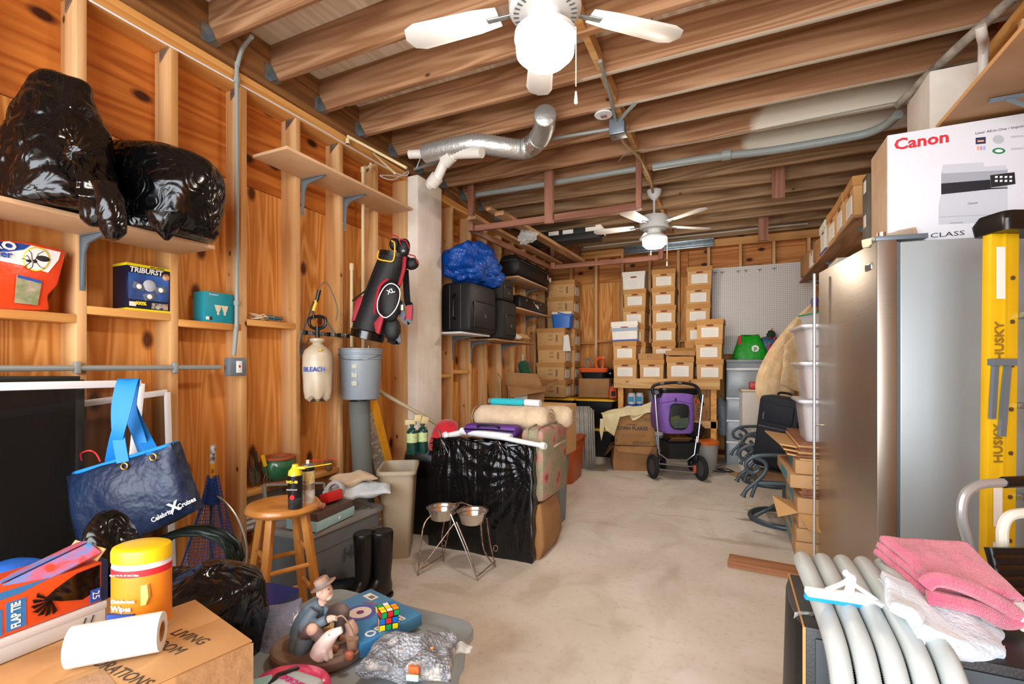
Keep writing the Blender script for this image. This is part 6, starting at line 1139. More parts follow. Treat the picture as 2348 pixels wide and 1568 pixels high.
t=T('canvas_umbrella','tall slanting beige canvas cover tied with purple, behind the totes','canvas cover',W(1790,935,4.75),0); o0=V(t.location)
P=bez([W(x,y,d_)-o0 for x,y,d_ in ((1795,960,4.6),(1782,925,4.65),(1780,880,4.7),(1797,820,4.75),(1826,762,4.8),(1856,718,4.82),(1874,694,4.84),(1880,682,4.84))],6); rr=bez([V((r_,0,0)) for r_ in (.07,.14,.175,.15,.10,.06,.03,.015)],6); R=[]
for i_,p_ in enumerate(P):
    dn=(P[min(i_+1,len(P)-1)]-P[max(i_-1,0)]).normalized(); u1=dn.cross(V((S,-C,0))).normalized(); u2=dn.cross(u1); g_=[]
    for k_ in range(60):
        a_=6.28318*k_/60; q_=rr[i_].x*(1+.10*math.sin(5*a_+.05*i_)+.06*math.sin(9*a_-.08*i_+1)); g_.append(p_+u1*q_*math.cos(a_)+u2*q_*.75*math.sin(a_))
    R.append(g_)
MB().rings(R).build('canvas',CV,t,ang=80)
mb=MB(); pillow(mb,W(1800,790,4.55)-o0,W(1850,740,4.6)-o0,W(1835,900,4.5)-o0,W(1790,880,4.5)-o0,.05,.02,9,4,dirn=(S,-C,0)); mb.build('loose_fold',CV,t,ang=80)
t=T('purple_tie','purple fabric tie at the top of the beige canvas cover','tie',W(1868,692,4.72),A); MB().blob((0,0,0),(.03,.03,.05),.9,.5,30,1,20,14).build('tie',M('purple_tie','#5a4aa8',.7),t)
g=FZ(1668,1303); h=FZ(1838,1335); v=(h-g); t=T('floor_plank','reddish timber plank lying on the floor in front of the flooring stack','plank',(g.x,g.y+.02,0),math.atan2(v.y,v.x)); MB().box(0,v.length+.15,0,.14,.001,.04).build('plank',wood('plank_x','#b9825c','#8f5c3e',0,.04,7),t,bev=.004)
# ---------------------------------------------------------------- ladder and step stool
YF=M('ladder_yellow','#e3b416',.4,var=(3,'#d0a414')); 
f=Fm(2305,1500,1.75); t=T('step_ladder','yellow fibreglass step ladder standing against the fridge side','ladder',(f.o.x,f.o.y,0),A); zb=f.o.z
def lp(px,py,y=0): p=f(px,py,y); return V((p.x,p.y,p.z+zb))
for dx,yy in ((0,0),(190,.0)):
    p0=lp(2290+dx,1900,0); p1=lp(2304+dx*.9,515,0); p0.z=.02
    MB().bar(p0,p1,.10,.004,(0,1,0)).bar(p0+V((-.05,.014,0)),p1+V((-.05,.014,0)),.005,.03,(0,1,0)).bar(p0+V((.05,.014,0)),p1+V((.05,.014,0)),.005,.03,(0,1,0)).bar(p0+V((0,-.003,0)),p1+V((0,-.003,0)),.012,.006,(0,1,0)).build('side_rail',YF,t,bev=.001)
    if dx==0:
        for k_ in range(7): q=p0.lerp(p1,.35+.09*k_)+V((.028,-.003,0)); MB().at(q,(math.pi/2,0,0)).lathe([(.008,0),(.008,.003)],14).build('rivet',M('rivet','#6a5a3a',.4,.5),t)
        for u,hh,m in ((.90,.19,PAPER),(.42,.14,PAPER),(.32,.1,PAPER)): q=p0.lerp(p1,u)+V((-.02,-.007,0)); MB().at(q).box(-.016,.016,-.001,0,-hh/2,hh/2).build('warning_label',m,t)
        for u in (.76,.55): txt(t,'HUSKY',.045,p0.lerp(p1,u)+V((-.02,-.008,0)),(math.pi/2,-math.pi/2,0),M('husky_ink','#8d6a1c',.6),bold=.001)
for k_ in range(6):
    a=lp(2292,1900,0).lerp(lp(2304,515,0),.1+.15*k_); b=lp(2482,1900,0).lerp(lp(2475,515,0),.1+.15*k_); MB().bar(a+V((.05,.02,0)),b+V((-.05,.02,0)),.08,.02).build('step',STEEL,t,bev=.002)
a=lp(2304,505,0); MB().stack([(a.z-.05,.42,.13,.02,a.x+.15,0),(a.z-.01,.43,.14,.02,a.x+.15,0),(a.z+.02,.41,.12,.03,a.x+.15,0)],4).build('top_cap',M('cap_black','#141210',.35),t)
q=lp(2292,830,-.01); MB().bar(q+V((-.03,0,0)),q+V((.05,0,0)),.03,.025).bar(q+V((-.015,0,0)),lp(2275,960,-.012),.012,.02).bar(q+V((.03,0,0)),lp(2297,1000,-.012),.012,.022).build('spreader',GREYM,t)
f=Fm(2300,1400,1.35); t=T('folding_stool','folded grey step stool with black treads at the right frame edge','step stool',(f.o.x,f.o.y,0),A); zb=f.o.z
TUBE=M('stool_tube','#b9bcbb',.3,.6)
MB().tube(bez([lp(*p) for p in ((2420,1100,0),(2348,1104,0),(2300,1106,0),(2245,1112,0),(2212,1135,0),(2205,1185,0),(2222,1250,0),(2245,1310,0),(2262,1360,0),(2285,1450,.0))]+[V((lp(2300,1700,0).x,.0,.02))],6),.0125,10).build('leg_tube',TUBE,t)
MB().tube([lp(2300,1106,0),lp(2420,1100,0)],.016,10).build('grip_sleeve',BLK,t)
MB().tube(bez([lp(*p) for p in ((2300,1262,.03),(2298,1215,.03),(2312,1185,.03),(2350,1176,.03),(2420,1174,.03))],5),.0145,10).build('handle_loop',M('tube_cream','#dfd8c8',.35),t)
q=lp(2264,1255,-.02); MB().at(q,(-.25,0,0)).stack([(-.125,.20,.02,.01,.1,0),(-.0,.21,.025,.01,.1,0)],3).build('tread',BLK,t,bev=0)
for i in range(4): MB().at(q,(-.25,0,0)).box(.0,.2,-.016,-.012,-.11+.028*i,-.1+.028*i).build('tread_rib',BLKG,t)
q=lp(2290,1352,-.0); MB().at(q,(-.15,0,0)).box(0,.2,-.006,0,-.11,0).build('instruction_label',M('label_bluewhite','#c9d6da',.5,var=(30,'#e9ecee')),t); MB().at(q,(-.15,0,0)).box(0.01,.06,-.008,-.006,-.035,-.015).build('printed_panel',TBLK,t)
q=lp(2300,1462,-.0); MB().at(q,(-.2,0,0)).box(0,.2,-.02,0,-.06,0).build('tread',BLK,t,bev=.004)
for x_ in (2450,): MB().tube([lp(x_,1104,0),V((lp(x_,1700,0).x,0,.02))],.0125,10).build('leg_tube',TUBE,t)
# ---------------------------------------------------------------- black cabinet with hoses, squeegee, towels
t=T('speaker_cabinet','black speaker cabinet under the white pool hoses in the right foreground','speaker',(.15,1.24,0)); SPK=M('speaker_black','#151719',.45,bump=(150,.2,.003))
P=[(-.0,0),(-.012,.03),(-.02,.12),(-.016,.22),(0,.30),(.62,.30),(.62,0)]; n=len(P)
MB().add([(x,y,.0) for x,y in P]+[(x*(1.6 if x<0 else 1),y,.35) for x,y in P]+[(x,y,.70) for x,y in P],[tuple(range(n-1,-1,-1)),tuple(range(2*n,3*n))]+[(k+n*j,(k+1)%n+n*j,(k+1)%n+n*(j+1),k+n*(j+1)) for k in range(n) for j in (0,1)]).build('cabinet_body',SPK,t,bev=.004)
MB().box(-.004,.002,-.003,.0,.0,.70).box(-.004,.0,0,.3,.699,.7015).build('raw_edge',M('raw_wood','#c08a50',.7),t); MB().box(.02,.6,-.006,-.001,.02,.68).build('baffle',M('baffle_blue','#2a343b',.5),t,bev=.002)
MB().at((.115,-.006,.60),(math.pi/2,0,0)).lathe([(.055,0),(.055,.004),(.045,.006),(.04,-.0),(.02,-.0),(.016,.01),(.002,.014)],32).build('driver_cone',M('cone_dark','#1c242a',.4),t)
HM=M('pool_hose','#b3bbb9',.45)
t=T('pool_hose','bundle of ribbed white pool hose draped over the black cabinet','hose',(0,0,0)); 
def hose(pts,nm='hose_run'):
    q=bez(pts,46); r=[.0204+.0014*(k%2) for k in range(len(q))]; MB().tube(q,r,16).build(nm,HM,t,ang=180)
for i in range(5):
    x0=.155+.046*i; zt_=.722
    hose([V((x0+.05,1.40+.01*i,zt_+.004)),V((x0+.035,1.47+.01*i,zt_+.012)),V((x0+.02,1.48+.01*i,zt_+.042)),V((x0+.02,1.40,zt_+.046)),V((x0+.035,1.28,zt_+.012)),V((x0+.045,1.18,zt_-.03)),V((x0+.05,1.13,.60)),V((x0+.055,1.12,.40)),V((x0+.05,1.13,.16))])
for i in range(3): x0=.40+.06*i; MB().tube(bez([V((x0-.03,1.48,zt_)),V((x0-.02,1.53,.75)),V((x0+.02,1.51,.775)),V((x0+.05,1.43,.75)),V((x0+.06,1.38,.73))],8),.022,14).build('hose_end',M('hose_plain','#d5d4cb',.35),t)
t=T('squeegee','white squeegee with a bright blue blade lying on the hoses','squeegee',W(1948,1368,1.06),A,rx=.35); k=1.06/FL
RY=.17
def sq(px,py): return ((px-1948)*k,(1368-py)*k*1.12)
MB().prism([sq(1842,1343),sq(1900,1352),sq(1960,1356),sq(2045,1385),sq(2044,1394),sq(1940,1374),sq(1843,1358)],-.012,.006).build('blade_holder',WHITE,t,bev=.003)
MB().prism([sq(1843,1357),sq(1945,1374),sq(2048,1393),sq(2048,1402),sq(1940,1386),sq(1843,1369)],-.008,.002).build('rubber_blade',M('blade_blue','#1f9fdc',.4),t,bev=.001)
MB().tube(bez([V((a_,0,b_)) for a_,b_ in (sq(1890,1350),sq(1920,1335),sq(1942,1318),sq(1950,1335),sq(1990,1362),sq(2010,1375))],6),.005,8).build('bracket_arms',WHITE,t)
MB().tube([V((a_,0,b_)) for a_,b_ in (sq(1944,1372),sq(1942,1340),sq(1936,1315),sq(1922,1306))],[.010,.009,.009,.007],10).build('handle_stub',WHITE,t)
t=T('clip_packet','small clear packet with a clip lying on the cabinet top','packet',W(1850,1405,1.12),A+.3,rx=.4); mb=MB(); pillow(mb,(-.04,0,.012),(.04,0,-.005),(.035,0,-.025),(-.035,0,-.01),.008,.006,30,1); mb.build('packet',M('clear_film'),t); MB().tube([(.0,-.01,0),(.05,-.01,.02),(.07,-.01,-.02)],.003,6).build('clip',SS,t); MB().tube([(-.03,-.008,-.005),(.02,-.008,-.02)],.003,6).build('yellow_seal',M('seal_yellow','#d9e04a',.5),t)
def towelmat(n,c,c2,s):
    t=NT(n); b=t.b; b.inputs['Roughness'].default_value=.95; b.inputs['Sheen Weight'].default_value=.5
    q=t.n('ShaderNodeTexNoise'); t.l(t.co(),q.inputs['Vector']); q.inputs['Scale'].default_value=18; q.inputs['Detail'].default_value=3
    r=t.n('ShaderNodeTexNoise'); t.l(t.co(),r.inputs['Vector']); r.inputs['Scale'].default_value=s; r.inputs['Detail'].default_value=2
    t.l(t.mix(t.ramp(q.outputs[0],[(.35,0.),(.65,1.)]),hx(c),hx(c2)),b.inputs['Base Color']); t.bump(r.outputs[0],.9,.006); return t.m
PK=towelmat('pink_terry','#d8677e','#c0496a',260); WTW=towelmat('white_terry','#d5dde2','#bfd0de',90)
d=1.08; f=Fm(2160,1400,d); t=T('pink_towel','folded fluffy pink towel on top of the white towels','towel',f.o,A)
def fold(t,TL,TR,BR,BL,layers,th,m,nm,y0=0,up=(0,-.45,.9),seed=0,amp=.006):
    for i in range(layers):
        o=V(up)*th*(i-(layers-1)/2)*.92; s_=.004*math.sin(i*2.1); mb=MB(); pillow(mb,f(*TL,.13)+o,f(*TR,.13)+o,f(*BR,-.03)+o+V((s_,0,0)),f(*BL,-.03)+o,th*1.25,amp,11,seed+i*1.3,34,26,.55,.28,dirn=up); mb.build(nm,m,t,ang=80)
fold(t,(2010,1248),(2205,1262),(2338,1392),(2128,1345),3,.024,PK,'towel_layer')
L=bez([f(2122,1340,-.05),f(2150,1328,-.06),f(2230,1352,-.06),f(2320,1402,-.05),f(2332,1420,-.05),f(2300,1425,-.05),f(2240,1395,-.06),f(2160,1375,-.06),f(2125,1368,-.05)],5)
MB().tube(L,.016,10).build('towel_roll_edge',PK,t)
d=.99; f=Fm(2160,1480,d); t=T('white_towel','crumpled stack of white towels beneath the pink one','towel',f.o,A)
fold(t,(2012,1330),(2296,1452),(2292,1530),(2105,1458),3,.026,WTW,'towel_layer',seed=5,amp=.012)
f2_=f; mb=MB(); pillow(mb,f(2030,1325,.08),f(2130,1400,.05),f(2110,1440,-.05),f(2040,1400,-.02),.05,.02,12,2,dirn=(0,-.6,.8)); pillow(mb,f(2110,1440,0),f(2300,1480,0),f(2290,1540,-.03),f(2160,1500,-.05),.05,.02,12,3,dirn=(0,-.8,.6)); mb.build('hanging_corner',WTW,t,ang=80)
t=T('dark_bin','dark green-black bin under the towels in the right foreground','bin',(.85,1.20,0),.1); MB().stack([(0,.36,.3,.04),(.60,.42,.36,.05),(.62,.44,.38,.05)],5).build('bin_body',M('teal_black','#0e2426',.35),t)
t.location=(.93,1.0,0)
f=Fm(2300,1520,1.0); t=T('grey_handle','dark grey rubber handle at the bottom right corner','handle',f.o,A); MB().bar(f(2285,1490,.02),f(2350,1600,-.02),.05,.04).build('grip',M('rubber_grey','#4a4b48',.6),t,bev=.01); MB().tube([f(2350,1600,-.02),f(2350,1900,0)],.015,8).build('rod',BLK,t)
# ---------------------------------------------------------------- left foreground: cartons, wipes, roll
rz=math.radians(-12); Z1=.66
CX=V((-.977,.735,0))-V((math.cos(rz),math.sin(rz),0))*.16-V((-math.sin(rz),math.cos(rz),0))*.25
t=T('carton','taped brown carton marked living room decorations in the left foreground','carton',(CX.x,CX.y,0),rz); CB=M('card_near','#cb9c66',.75,var=(3,'#bf8f58'),bump=(50,.15,.003))
MB().box(-.16,.16,-.25,.25,.0,Z1).build('carton_body',CB,t,bev=.004); MB().box(-.158,-.001,-.25,.25,Z1,Z1+.004).box(.001,.158,-.25,.25,Z1,Z1+.004).build('top_flap',CB,t,bev=.001)
TP=M('tape_shiny','#b98d60',.2,alpha=.8,bump=(30,.5,.01)); MB().box(.1605,.162,-.25,.25,Z1-.14,Z1-.05).box(.162,.163,.10,.25,0.3,Z1).build('packing_tape',TP,t); MB().box(.02,.15,-.09,.02,Z1+.0045,Z1+.0055).build('top_tape',TP,t)
hand=M('marker','#4b3c2e',.8)
for i,(s_,yy) in enumerate((('LIVING',.17),('ROOM',.125),('DECORATIONS',.03))): txt(t,s_,.036,(.03 if i<2 else .03,yy,Z1+.0048),(0,0,.21),hand,sh=.15)
txt(t,'NS',.06,(.163,-.02,Z1-.10),RR,TBLK,bold=.001); 
t=T('carton','brown carton with faint handwriting at the bottom left corner','carton',(-1.475,.52,0),rz); MB().box(-.11,.11,-.28,.26,0,Z1-.015).build('carton_body',CB,t,bev=.004); MB().box(-.11,.105,-.28,.26,Z1-.0145,Z1-.011).build('top_flap',CB,t); txt(t,'DECORATIONS LIVING ROOM',.018,(.0,.02,Z1-.010),(0,0,1.0),hand,sh=.2); txt(t,'marked fragile',.018,(.03,-.01,Z1-.010),(0,0,1.0),hand,sh=.2) if 0 else None
t=T('white_box','flat white box under the bin-liner box in the left foreground','box',(-1.40,.655,Z1-.009),0); MB().box(-.17,0,-.55,0,0,.05).build('box_body',M('white_box','#d9dfe0',.55),t,bev=.003); MB().box(-.172,.002,-.552,.002,.035,.052).build('lid',M('white_box'),t,bev=.002); txt(t,'11',.03,(.003,-.04,.018),RR,INK,sh=.3)
t=T('bin_liner_box','open orange and blue box of bin liners lying on the white box','box',(-1.405,.66,Z1+.045),math.pi/2); OB=M('orange_card','#e2551f',.45)
MB().box(-.5,0,0,.14,0,.095).build('box_body',OB,t,bev=.002)
MB().prism([(-.5,.098),(-.5,.07),(-.16,.082),(-.11,.096)],-.0012,0).build('blue_stripe',M('stripe_blue','#2f7cc0',.5),t); MB().box(-.012,.001,-.0016,.141,0,.097).build('end_band',M('navy_card','#1c2540',.5),t)
MB().prism([(-.195,.005),(-.188,.005),(-.188,.06),(-.195,.06)],-.0014,0).prism([(-.182,.008),(-.15,.008),(-.15,.07),(-.182,.07)],-.0014,0).build('blue_panel',M('stripe_blue'),t)
txt(t,'FLAP TIE',.021,(-.166,-.002,.039),(math.pi/2,-math.pi/2,0),TWHITE,bold=.0006,wide=.7)
b=MB(); b.prism([(-.12,.05),(-.10,.066),(-.06,.086),(-.016,.09),(-.016,.034),(-.05,.02),(-.09,.034)],-.0022,0)
for i in range(7): q=2.3+i*.42; b.prism([(-.108,.045),(-.108+.034*math.cos(q),.045+.034*math.sin(q)),(-.108+.03*math.cos(q+.25),.045+.03*math.sin(q+.25))],-.0028-.0002*i,0)
b.build('bag_picture',BAG,t); MB().box(-.035,-.014,-.003,0,.004,.035).build('count_panel',TBLUE,t); txt(t,'25',.02,(-.025,-.004,.02),(math.pi/2,math.pi/2,0),TWHITE)
b=MB()
for i in range(3): b.at((-.10,.02+.03*i,.10+.004*i),(.35-.3*i,-.25,.0)).box(-.07,.09,-.02,.03,0,.004)
b.build('torn_lid',M('lid_stripes','#d8452f',.5,var=(25,'#3f8fd0')),t); MB().at((-.02,.07,.1),(0,-.9,0)).box(0,.03,-.07,.07,0,.003).build('lid_flap',CARDL,t)
t=T('plastic_lid','blue domed plastic lid on a black heap at the left frame edge','lid',W(30,1305,1.30),A); MB().blob((0,0,0),(.06,.05,.022),.8,.1,9,1,28,16).build('plastic_shell',M('blue_bright','#1565c8',.35),t)
soft('bin_bag','low black bin bag heap at the left edge behind the liner box','bin bag',[(1800,-150,215,.35),(1600,-160,205,.38),(1450,-160,190,.38),(1370,-150,160,.34),(1325,-100,100,.26),(1312,-60,60,.14)],1.45,.3,1800,BAG,.02,5,1,bz=.0)
soft('bin_bag','narrow upright black bag behind the disinfectant wipes','bin bag',[(1760,200,330,.2),(1600,205,330,.22),(1450,205,320,.22),(1330,215,300,.2),(1260,222,275,.16),(1235,228,262,.08),(1226,235,250,.04)],1.62,.2,1760,BAG,.014,7,2,bz=.0)
soft('bin_bag','shiny black bin bag standing between the wipes and the stool','bin bag',[(1828,395,615,.3),(1700,385,612,.32),(1560,385,598,.32),(1470,388,590,.36),(1400,390,584,.34),(1350,398,576,.3),(1330,405,545,.24),(1312,440,500,.14),(1300,465,492,.06)],1.43,.3,1828,BAG,.016,6,5,bz=.0)
soft('bin_bag','dark flat bag hanging low behind the wipes tub','bin bag',[(1700,300,480,.2),(1500,310,480,.24),(1400,330,470,.24),(1330,340,450,.18),(1290,360,430,.08)],1.6,.2,1700,BAG,.014,7,8,bz=.0)
# wipes
a=W(326,1447,1.13); t=T('wipes_tub','orange and white tub of disinfectant wipes with yellow lid','tub',(a.x,a.y,Z1+.006),A); WO=M('wipes_orange','#e88a1e',.35)
def oval(z0,z1,s0,s1,m,nm,r=.062): return MB().rings([[(r*s_*math.cos(q*.1963),r*.8*s_*math.sin(q*.1963),z) for q in range(32)] for z,s_ in ((z0,s0),(z1,s1))]).build(nm,m,t)
oval(0,.012,.9,.97,WHITE,'tub_base'); oval(.012,.135,1,1,WO,'orange_label'); oval(.135,.15,1.001,1.001,TRED,'red_band'); oval(.15,.166,.99,.96,WHITE,'tub_neck')
MB().rings([[(.062*s_*math.cos(q*.1963),.05*s_*math.sin(q*.1963),z) for q in range(32)] for z,s_ in ((.163,1.01),(.185,1.01),(.192,.97),(.195,.85),(.1955,.3))]).build('lid',M('wipes_yellow','#efcb18',.35),t)
sgn=lambda s_,sz,x,z,m,b_=0.: txt(t,s_,sz,(x,-.0505*math.sqrt(max(.01,1-(x/.07)**2))-.0015,z),(math.pi/2,0,0),m,bold=b_)
sgn('KILLS 99.9% OF BACTERIA',.0058,.0,.142,TWHITE); sgn('Disinfectant',.011,-.004,.083,TWHITE,.0004); sgn('Wipes',.017,-.008,.066,TWHITE,.0006)
MB().box(-.04,.02,-.053,-.045,.042,.054).build('blue_band',TBLUE,t); sgn('Citrus Scent',.009,-.012,.048,TWHITE); MB().prism([(.03,.07),(.03,.115),(.045,.118),(.048,.09),(.042,.072)],-.044,-.036).build('fruit_picture',M('wipes_pale','#f3c860',.5),t)
p=W(160,1478,.975); q=W(372,1450,1.035); p.z=q.z=Z1+.047; t=T('paper_roll','roll of white paper lying on the brown carton','paper roll',(p.x,p.y,p.z)); v=q-p
PT=M('paper_towel','#e4e8e8',.85,bump=(90,.4,.003)); dn=v.normalized(); u_=dn.cross(V((0,0,1))).normalized(); w2=u_.cross(dn)
R=[]
for e_,rr in ((0,.035),(.01,.041),(1,.041)): R.append([v*e_+(u_*math.cos(k*.2094)+w2*math.sin(k*.2094))*rr*(1+.04*math.sin(k*.2094*2)) for k in range(30)])
for e_,rr in ((1,.021),(.0,.020)): R.append([v*e_+(u_*math.cos(k*.2094)+w2*math.sin(k*.2094))*rr for k in range(30)])
MB().rings(R,False,False,True).build('paper',PT,t,ang=50); R=[[v*e_+(u_*math.cos(k*.2094)+w2*math.sin(k*.2094))*rr for k in range(30)] for e_,rr in ((.01,.0205),(.997,.0205),(.997,.0185),(.01,.0185))]
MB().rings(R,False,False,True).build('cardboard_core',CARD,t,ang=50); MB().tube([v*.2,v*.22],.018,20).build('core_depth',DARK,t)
MB().add([v*0.1-w2*.045+u_*.02,v*.6-w2*.045+u_*.02,v*.6-w2*.0455+u_*.05,v*.1-w2*.046+u_*.055],[(0,1,2,3)]).build('loose_end',PT,t,solid=.001)
# ---------------------------------------------------------------- foreground tote with figurine, game, cube, wrap
t=tote('grey lidded tote in the foreground carrying the figurine','' or (-1.085,1.10,0),.66,.62,.44,M('tote_near','#8b979c',.45),M('lid_near','#8d979a',.42,var=(3,'#7f898c')),r=.07)
LZ=.437
f=Fm(730,1495,1.405); t=T('figurine','painted figurine of a bearded old man with a dog on an oval base','figurine',(f.o.x,f.o.y,LZ),A); z0=f.o.z-LZ
g=lambda px,py,y=0: (lambda p: V((p.x,p.y,p.z+z0-.0)))(f(px,py,y))
BR_=M('base_brown','#6f5d54',.6,var=(20,'#8d7a6c')); MB().rings([[(.135*s_*math.cos(q*.1571),.105*s_*math.sin(q*.1571),z) for q in range(40)] for z,s_ in ((0,.97),(.006,1),(.022,1),(.028,.96),(.03,.9))]).build('base',BR_,t)
def fig(parts,m,nm,vx=.0028):
    mb=MB()
    for p_,r_ in parts:
        if isinstance(p_,list): mb.tube(bez(p_,5),[r_[min(len(r_)-1,int(i/5))]+((r_[min(len(r_)-1,int(i/5)+1)]-r_[min(len(r_)-1,int(i/5))])*(i%5)/5) for i in range((len(p_)-1)*5+1)],12)
        else: mb.blob(p_,r_,1,nu=20,nv=14)
    o=mb.build(nm,m,t,ang=180); md=o.modifiers.new('r','REMESH'); md.mode='VOXEL'; md.voxel_size=vx; md.use_smooth_shade=True; md=o.modifiers.new('s','SMOOTH'); md.iterations=4; return o
COAT=M('coat_blue','#6f8594',.55,var=(25,'#5e7383')); TRO=M('trouser_brown','#7a6a66',.6,var=(25,'#665853')); SKN=M('porcelain_skin','#dcb8a4',.5); WHP=M('porcelain_white','#f0e9e3',.45,var=(30,'#dccabf')); 
fig([([g(690,1455),g(700,1430),g(720,1400),g(737,1382)],[.034,.034,.032,.018]),([g(722,1398,-.03),g(703,1425,-.045),g(698,1440,-.045),g(725,1432,-.05),g(748,1420,-.045)],[.017,.017,.016,.014,.013]),([g(735,1395,.03),g(745,1425,.03),g(752,1420,0)],[.016,.014,.012]),([g(698,1450),g(685,1475,-.02),g(668,1500,-.04)],[.036,.032,.012]),([g(705,1450,-.02),g(690,1490,-.045),g(678,1507,-.05)],[.028,.02,.008])],COAT,'coat')
MB().prism([(g(752,1375).x,g(752,1375).z),(g(762,1385).x,g(762,1385).z),(g(750,1410).x,g(750,1410).z)],-.03,-.02).build('lapel',M('coat_dark','#56697a',.5),t,bev=.002)
fig([(g(746,1357),(.021,.022,.027)),([g(742,1368),g(740,1385)],[.013,.015]),(g(757,1354),(.007,.006,.008)),(g(737,1356,-.022),(.004,.003,.007)),([g(752,1420,-.045),g(764,1416,-.045)],[.011,.009]),(g(716,1443,-.07),(.017,.014,.017))],SKN,'head_and_hands',.002)
for i in range(4): MB().tube([g(760,1413+2.5*i,-.05),g(768,1413+2.5*i,-.05),g(772,1415+2.5*i,-.045)],.0026,6).build('finger',SKN,t)
MB().cb(g(754,1351,-.018),(.004,.003,.003)).build('eye',INK,t); MB().cb(g(756,1361,-.018),(.006,.003,.002)).build('mouth',M('lip','#a8665a',.5),t)
fig([(g(753,1366),(.013,.016,.013)),(g(742,1349,0),(.019,.023,.016)),(g(733,1356,.0),(.008,.018,.018))],WHP,'hair_and_beard',.002)
HAT=M('straw_hat','#a98c78',.6,var=(40,'#8f6f60')); h_=g(742,1342); MB().at(h_,(.0,.45*-1,0)).lathe([(.002,.0),(.036,.0),(.038,.002),(.022,.004),(.021,.02),(.017,.024),(.002,.024)],28).build('hat',HAT,t); MB().at(h_,(0,-.45,0)).lathe([(.0225,.004),(.0225,.010)],28).build('hat_band',M('hat_band','#7d8088',.5),t)
fig([([g(700,1452,-.03),g(716,1442,-.06),g(735,1462,-.06),g(752,1482,-.05)],[.022,.02,.017,.014]),([g(712,1450,.03),g(750,1410,.05),(g(785,1398,.045)),g(782,1425,.04),g(776,1455,.03)],[.022,.021,.02,.019,.017])],TRO,'trousers')
fig([([g(750,1482,-.04),g(775,1490,-.04)],[.014,.010]),([g(778,1462,.02),g(795,1470,.02)],[.014,.01])],M('shoe_tan','#9a6a4c',.5),'shoes')
fig([([g(728,1505,-.085),g(738,1488,-.085),g(756,1462,-.085),g(768,1452,-.085)],[.024,.026,.02,.014]),([g(766,1452,-.085),g(785,1443,-.08)],[.014,.009]),([g(752,1475,-.085),g(758,1502,-.09),g(764,1506,-.09)],[.012,.007,.006]),([g(742,1490,-.1),g(748,1508,-.1),g(754,1510,-.1)],[.012,.008,.006]),([g(762,1448,-.09),g(757,1458,-.1)],[.006,.005])],WHP,'dog')
MB().tube([g(750,1448,-.07),g(756,1456,-.1),g(764,1462,-.09)],.003,6).build('collar',M('collar','#9a4a4a',.5),t)
fig([([g(800,1425,.0),g(808,1448,-.0),g(795,1460,0)],[.014,.018,.012])],M('bag_pink','#d0ae9c',.5),'bundle')
c_=g(808,1475,-.03); MB().lathe([(.014,0),(.017,.03),(.014,.028)],18,ax=c_.x,ay=c_.y).build('bucket',M('bucket_tan','#a3836c',.5),t).location.z=.03
c_=g(800,1512,-.07); MB().blob((c_.x,c_.y,.036),(.014,.01,.012),.8,.3,50,2,16,12).build('boot',M('boot_orange','#b5654a',.5),t)
MB().tube(bez([g(770,1416,-.045),g(785,1412,-.045),g(800,1430,-.04),g(810,1450,-.03),g(811,1470,-.03)],5),.002,6).build('fishing_line',M('line_brown','#a58a70',.5),t)
MB().cb(g(684,1425,.02),(.02,.03,.04)).build('white_parcel',TWHITE,t,bev=.004)
# game box
t=T('board_game','blue bingo board game box under the puzzle cube','game box',(-1.075,1.215,LZ+.001),math.radians(-14)); GBM=M('game_blue','#4f94c4',.3,var=(3,'#3579b0'))
MB().box(-.14,.14,-.115,.115,0,.04).build('box_body',GBM,t,bev=.004); tz=.0405
MB().at((0,0,tz)).lathe([(.05,0),(.05,.0006)],32,ax=-.02,ay=-.01).build('printed_ring',M('ring_violet','#5a5aa8',.5),t); MB().at((0,0,tz)).lathe([(.036,.0004),(.036,.0011)],32,ax=-.02,ay=-.01).build('printed_disc',M('disc_cream','#e6ddd6',.5),t); MB().at((0,0,tz)).lathe([(.012,.001),(.012,.0016)],24,ax=-.02,ay=-.01).build('printed_dot',M('dot_violet','#7a3f78',.5),t)
MB().prism([(0,0),(.1,0),(.08,.05),(-.02,.04)],0,.0006).build('cards_picture',M('cards_yellow','#e0a63a',.5,var=(30,'#e8d8a8')),t).matrix_local=Matrix.Translation((-.06,-.1,tz))@Matrix.Rotation(math.pi/2,4,'X')
txt(t,'BINGO',.045,(.11,-.01,tz+.001),(0,0,-math.pi/2),TWHITE,bold=.001); txt(t,'AMERICAN',.018,(-.03,.05,tz+.001),(0,0,.3),M('print_rose','#b06a8c',.5)); MB().box(-.11,-.06,.06,.09,tz,tz+.0008).build('barcode_panel',PAPER,t)
b=MB()
for i in range(8): b.box(-.09+.003*i,-.0885+.003*i,.066,.084,tz,tz+.0012)
b.build('barcode',TBLK,t)
t=T('puzzle_cube','scrambled colourful puzzle cube with its top layer twisted','puzzle cube',(-.965,1.185,LZ+.0418),A+.38); s_=.057; c3=s_/3
MB().box(-s_/2,s_/2,-s_/2,s_/2,0,2*c3).build('cube_core',BLK,t,bev=.001); top_=MB().box(-s_/2,s_/2,-s_/2,s_/2,0,c3).build('top_layer',BLK,t,bev=.001); top_.location=(0,0,2*c3+.0003); top_.rotation_euler=(0,0,.18)
CO={k:M('sticker_'+k,v,.35) for k,v in dict(r='#d1222a',g='#12a050',b='#1668c8',y='#f4e21c',o='#f39a1c',w='#ececec').items()}
def stk(par,p,ax,col):
    sz=c3*.42; b=MB()
    if ax=='y': b.cb(p,(2*sz,.0008,2*sz))
    elif ax=='x': b.cb(p,(.0008,2*sz,2*sz))
    else: b.cb(p,(2*sz,2*sz,.0008))
    b.build('sticker',CO[col],par,smooth=False)
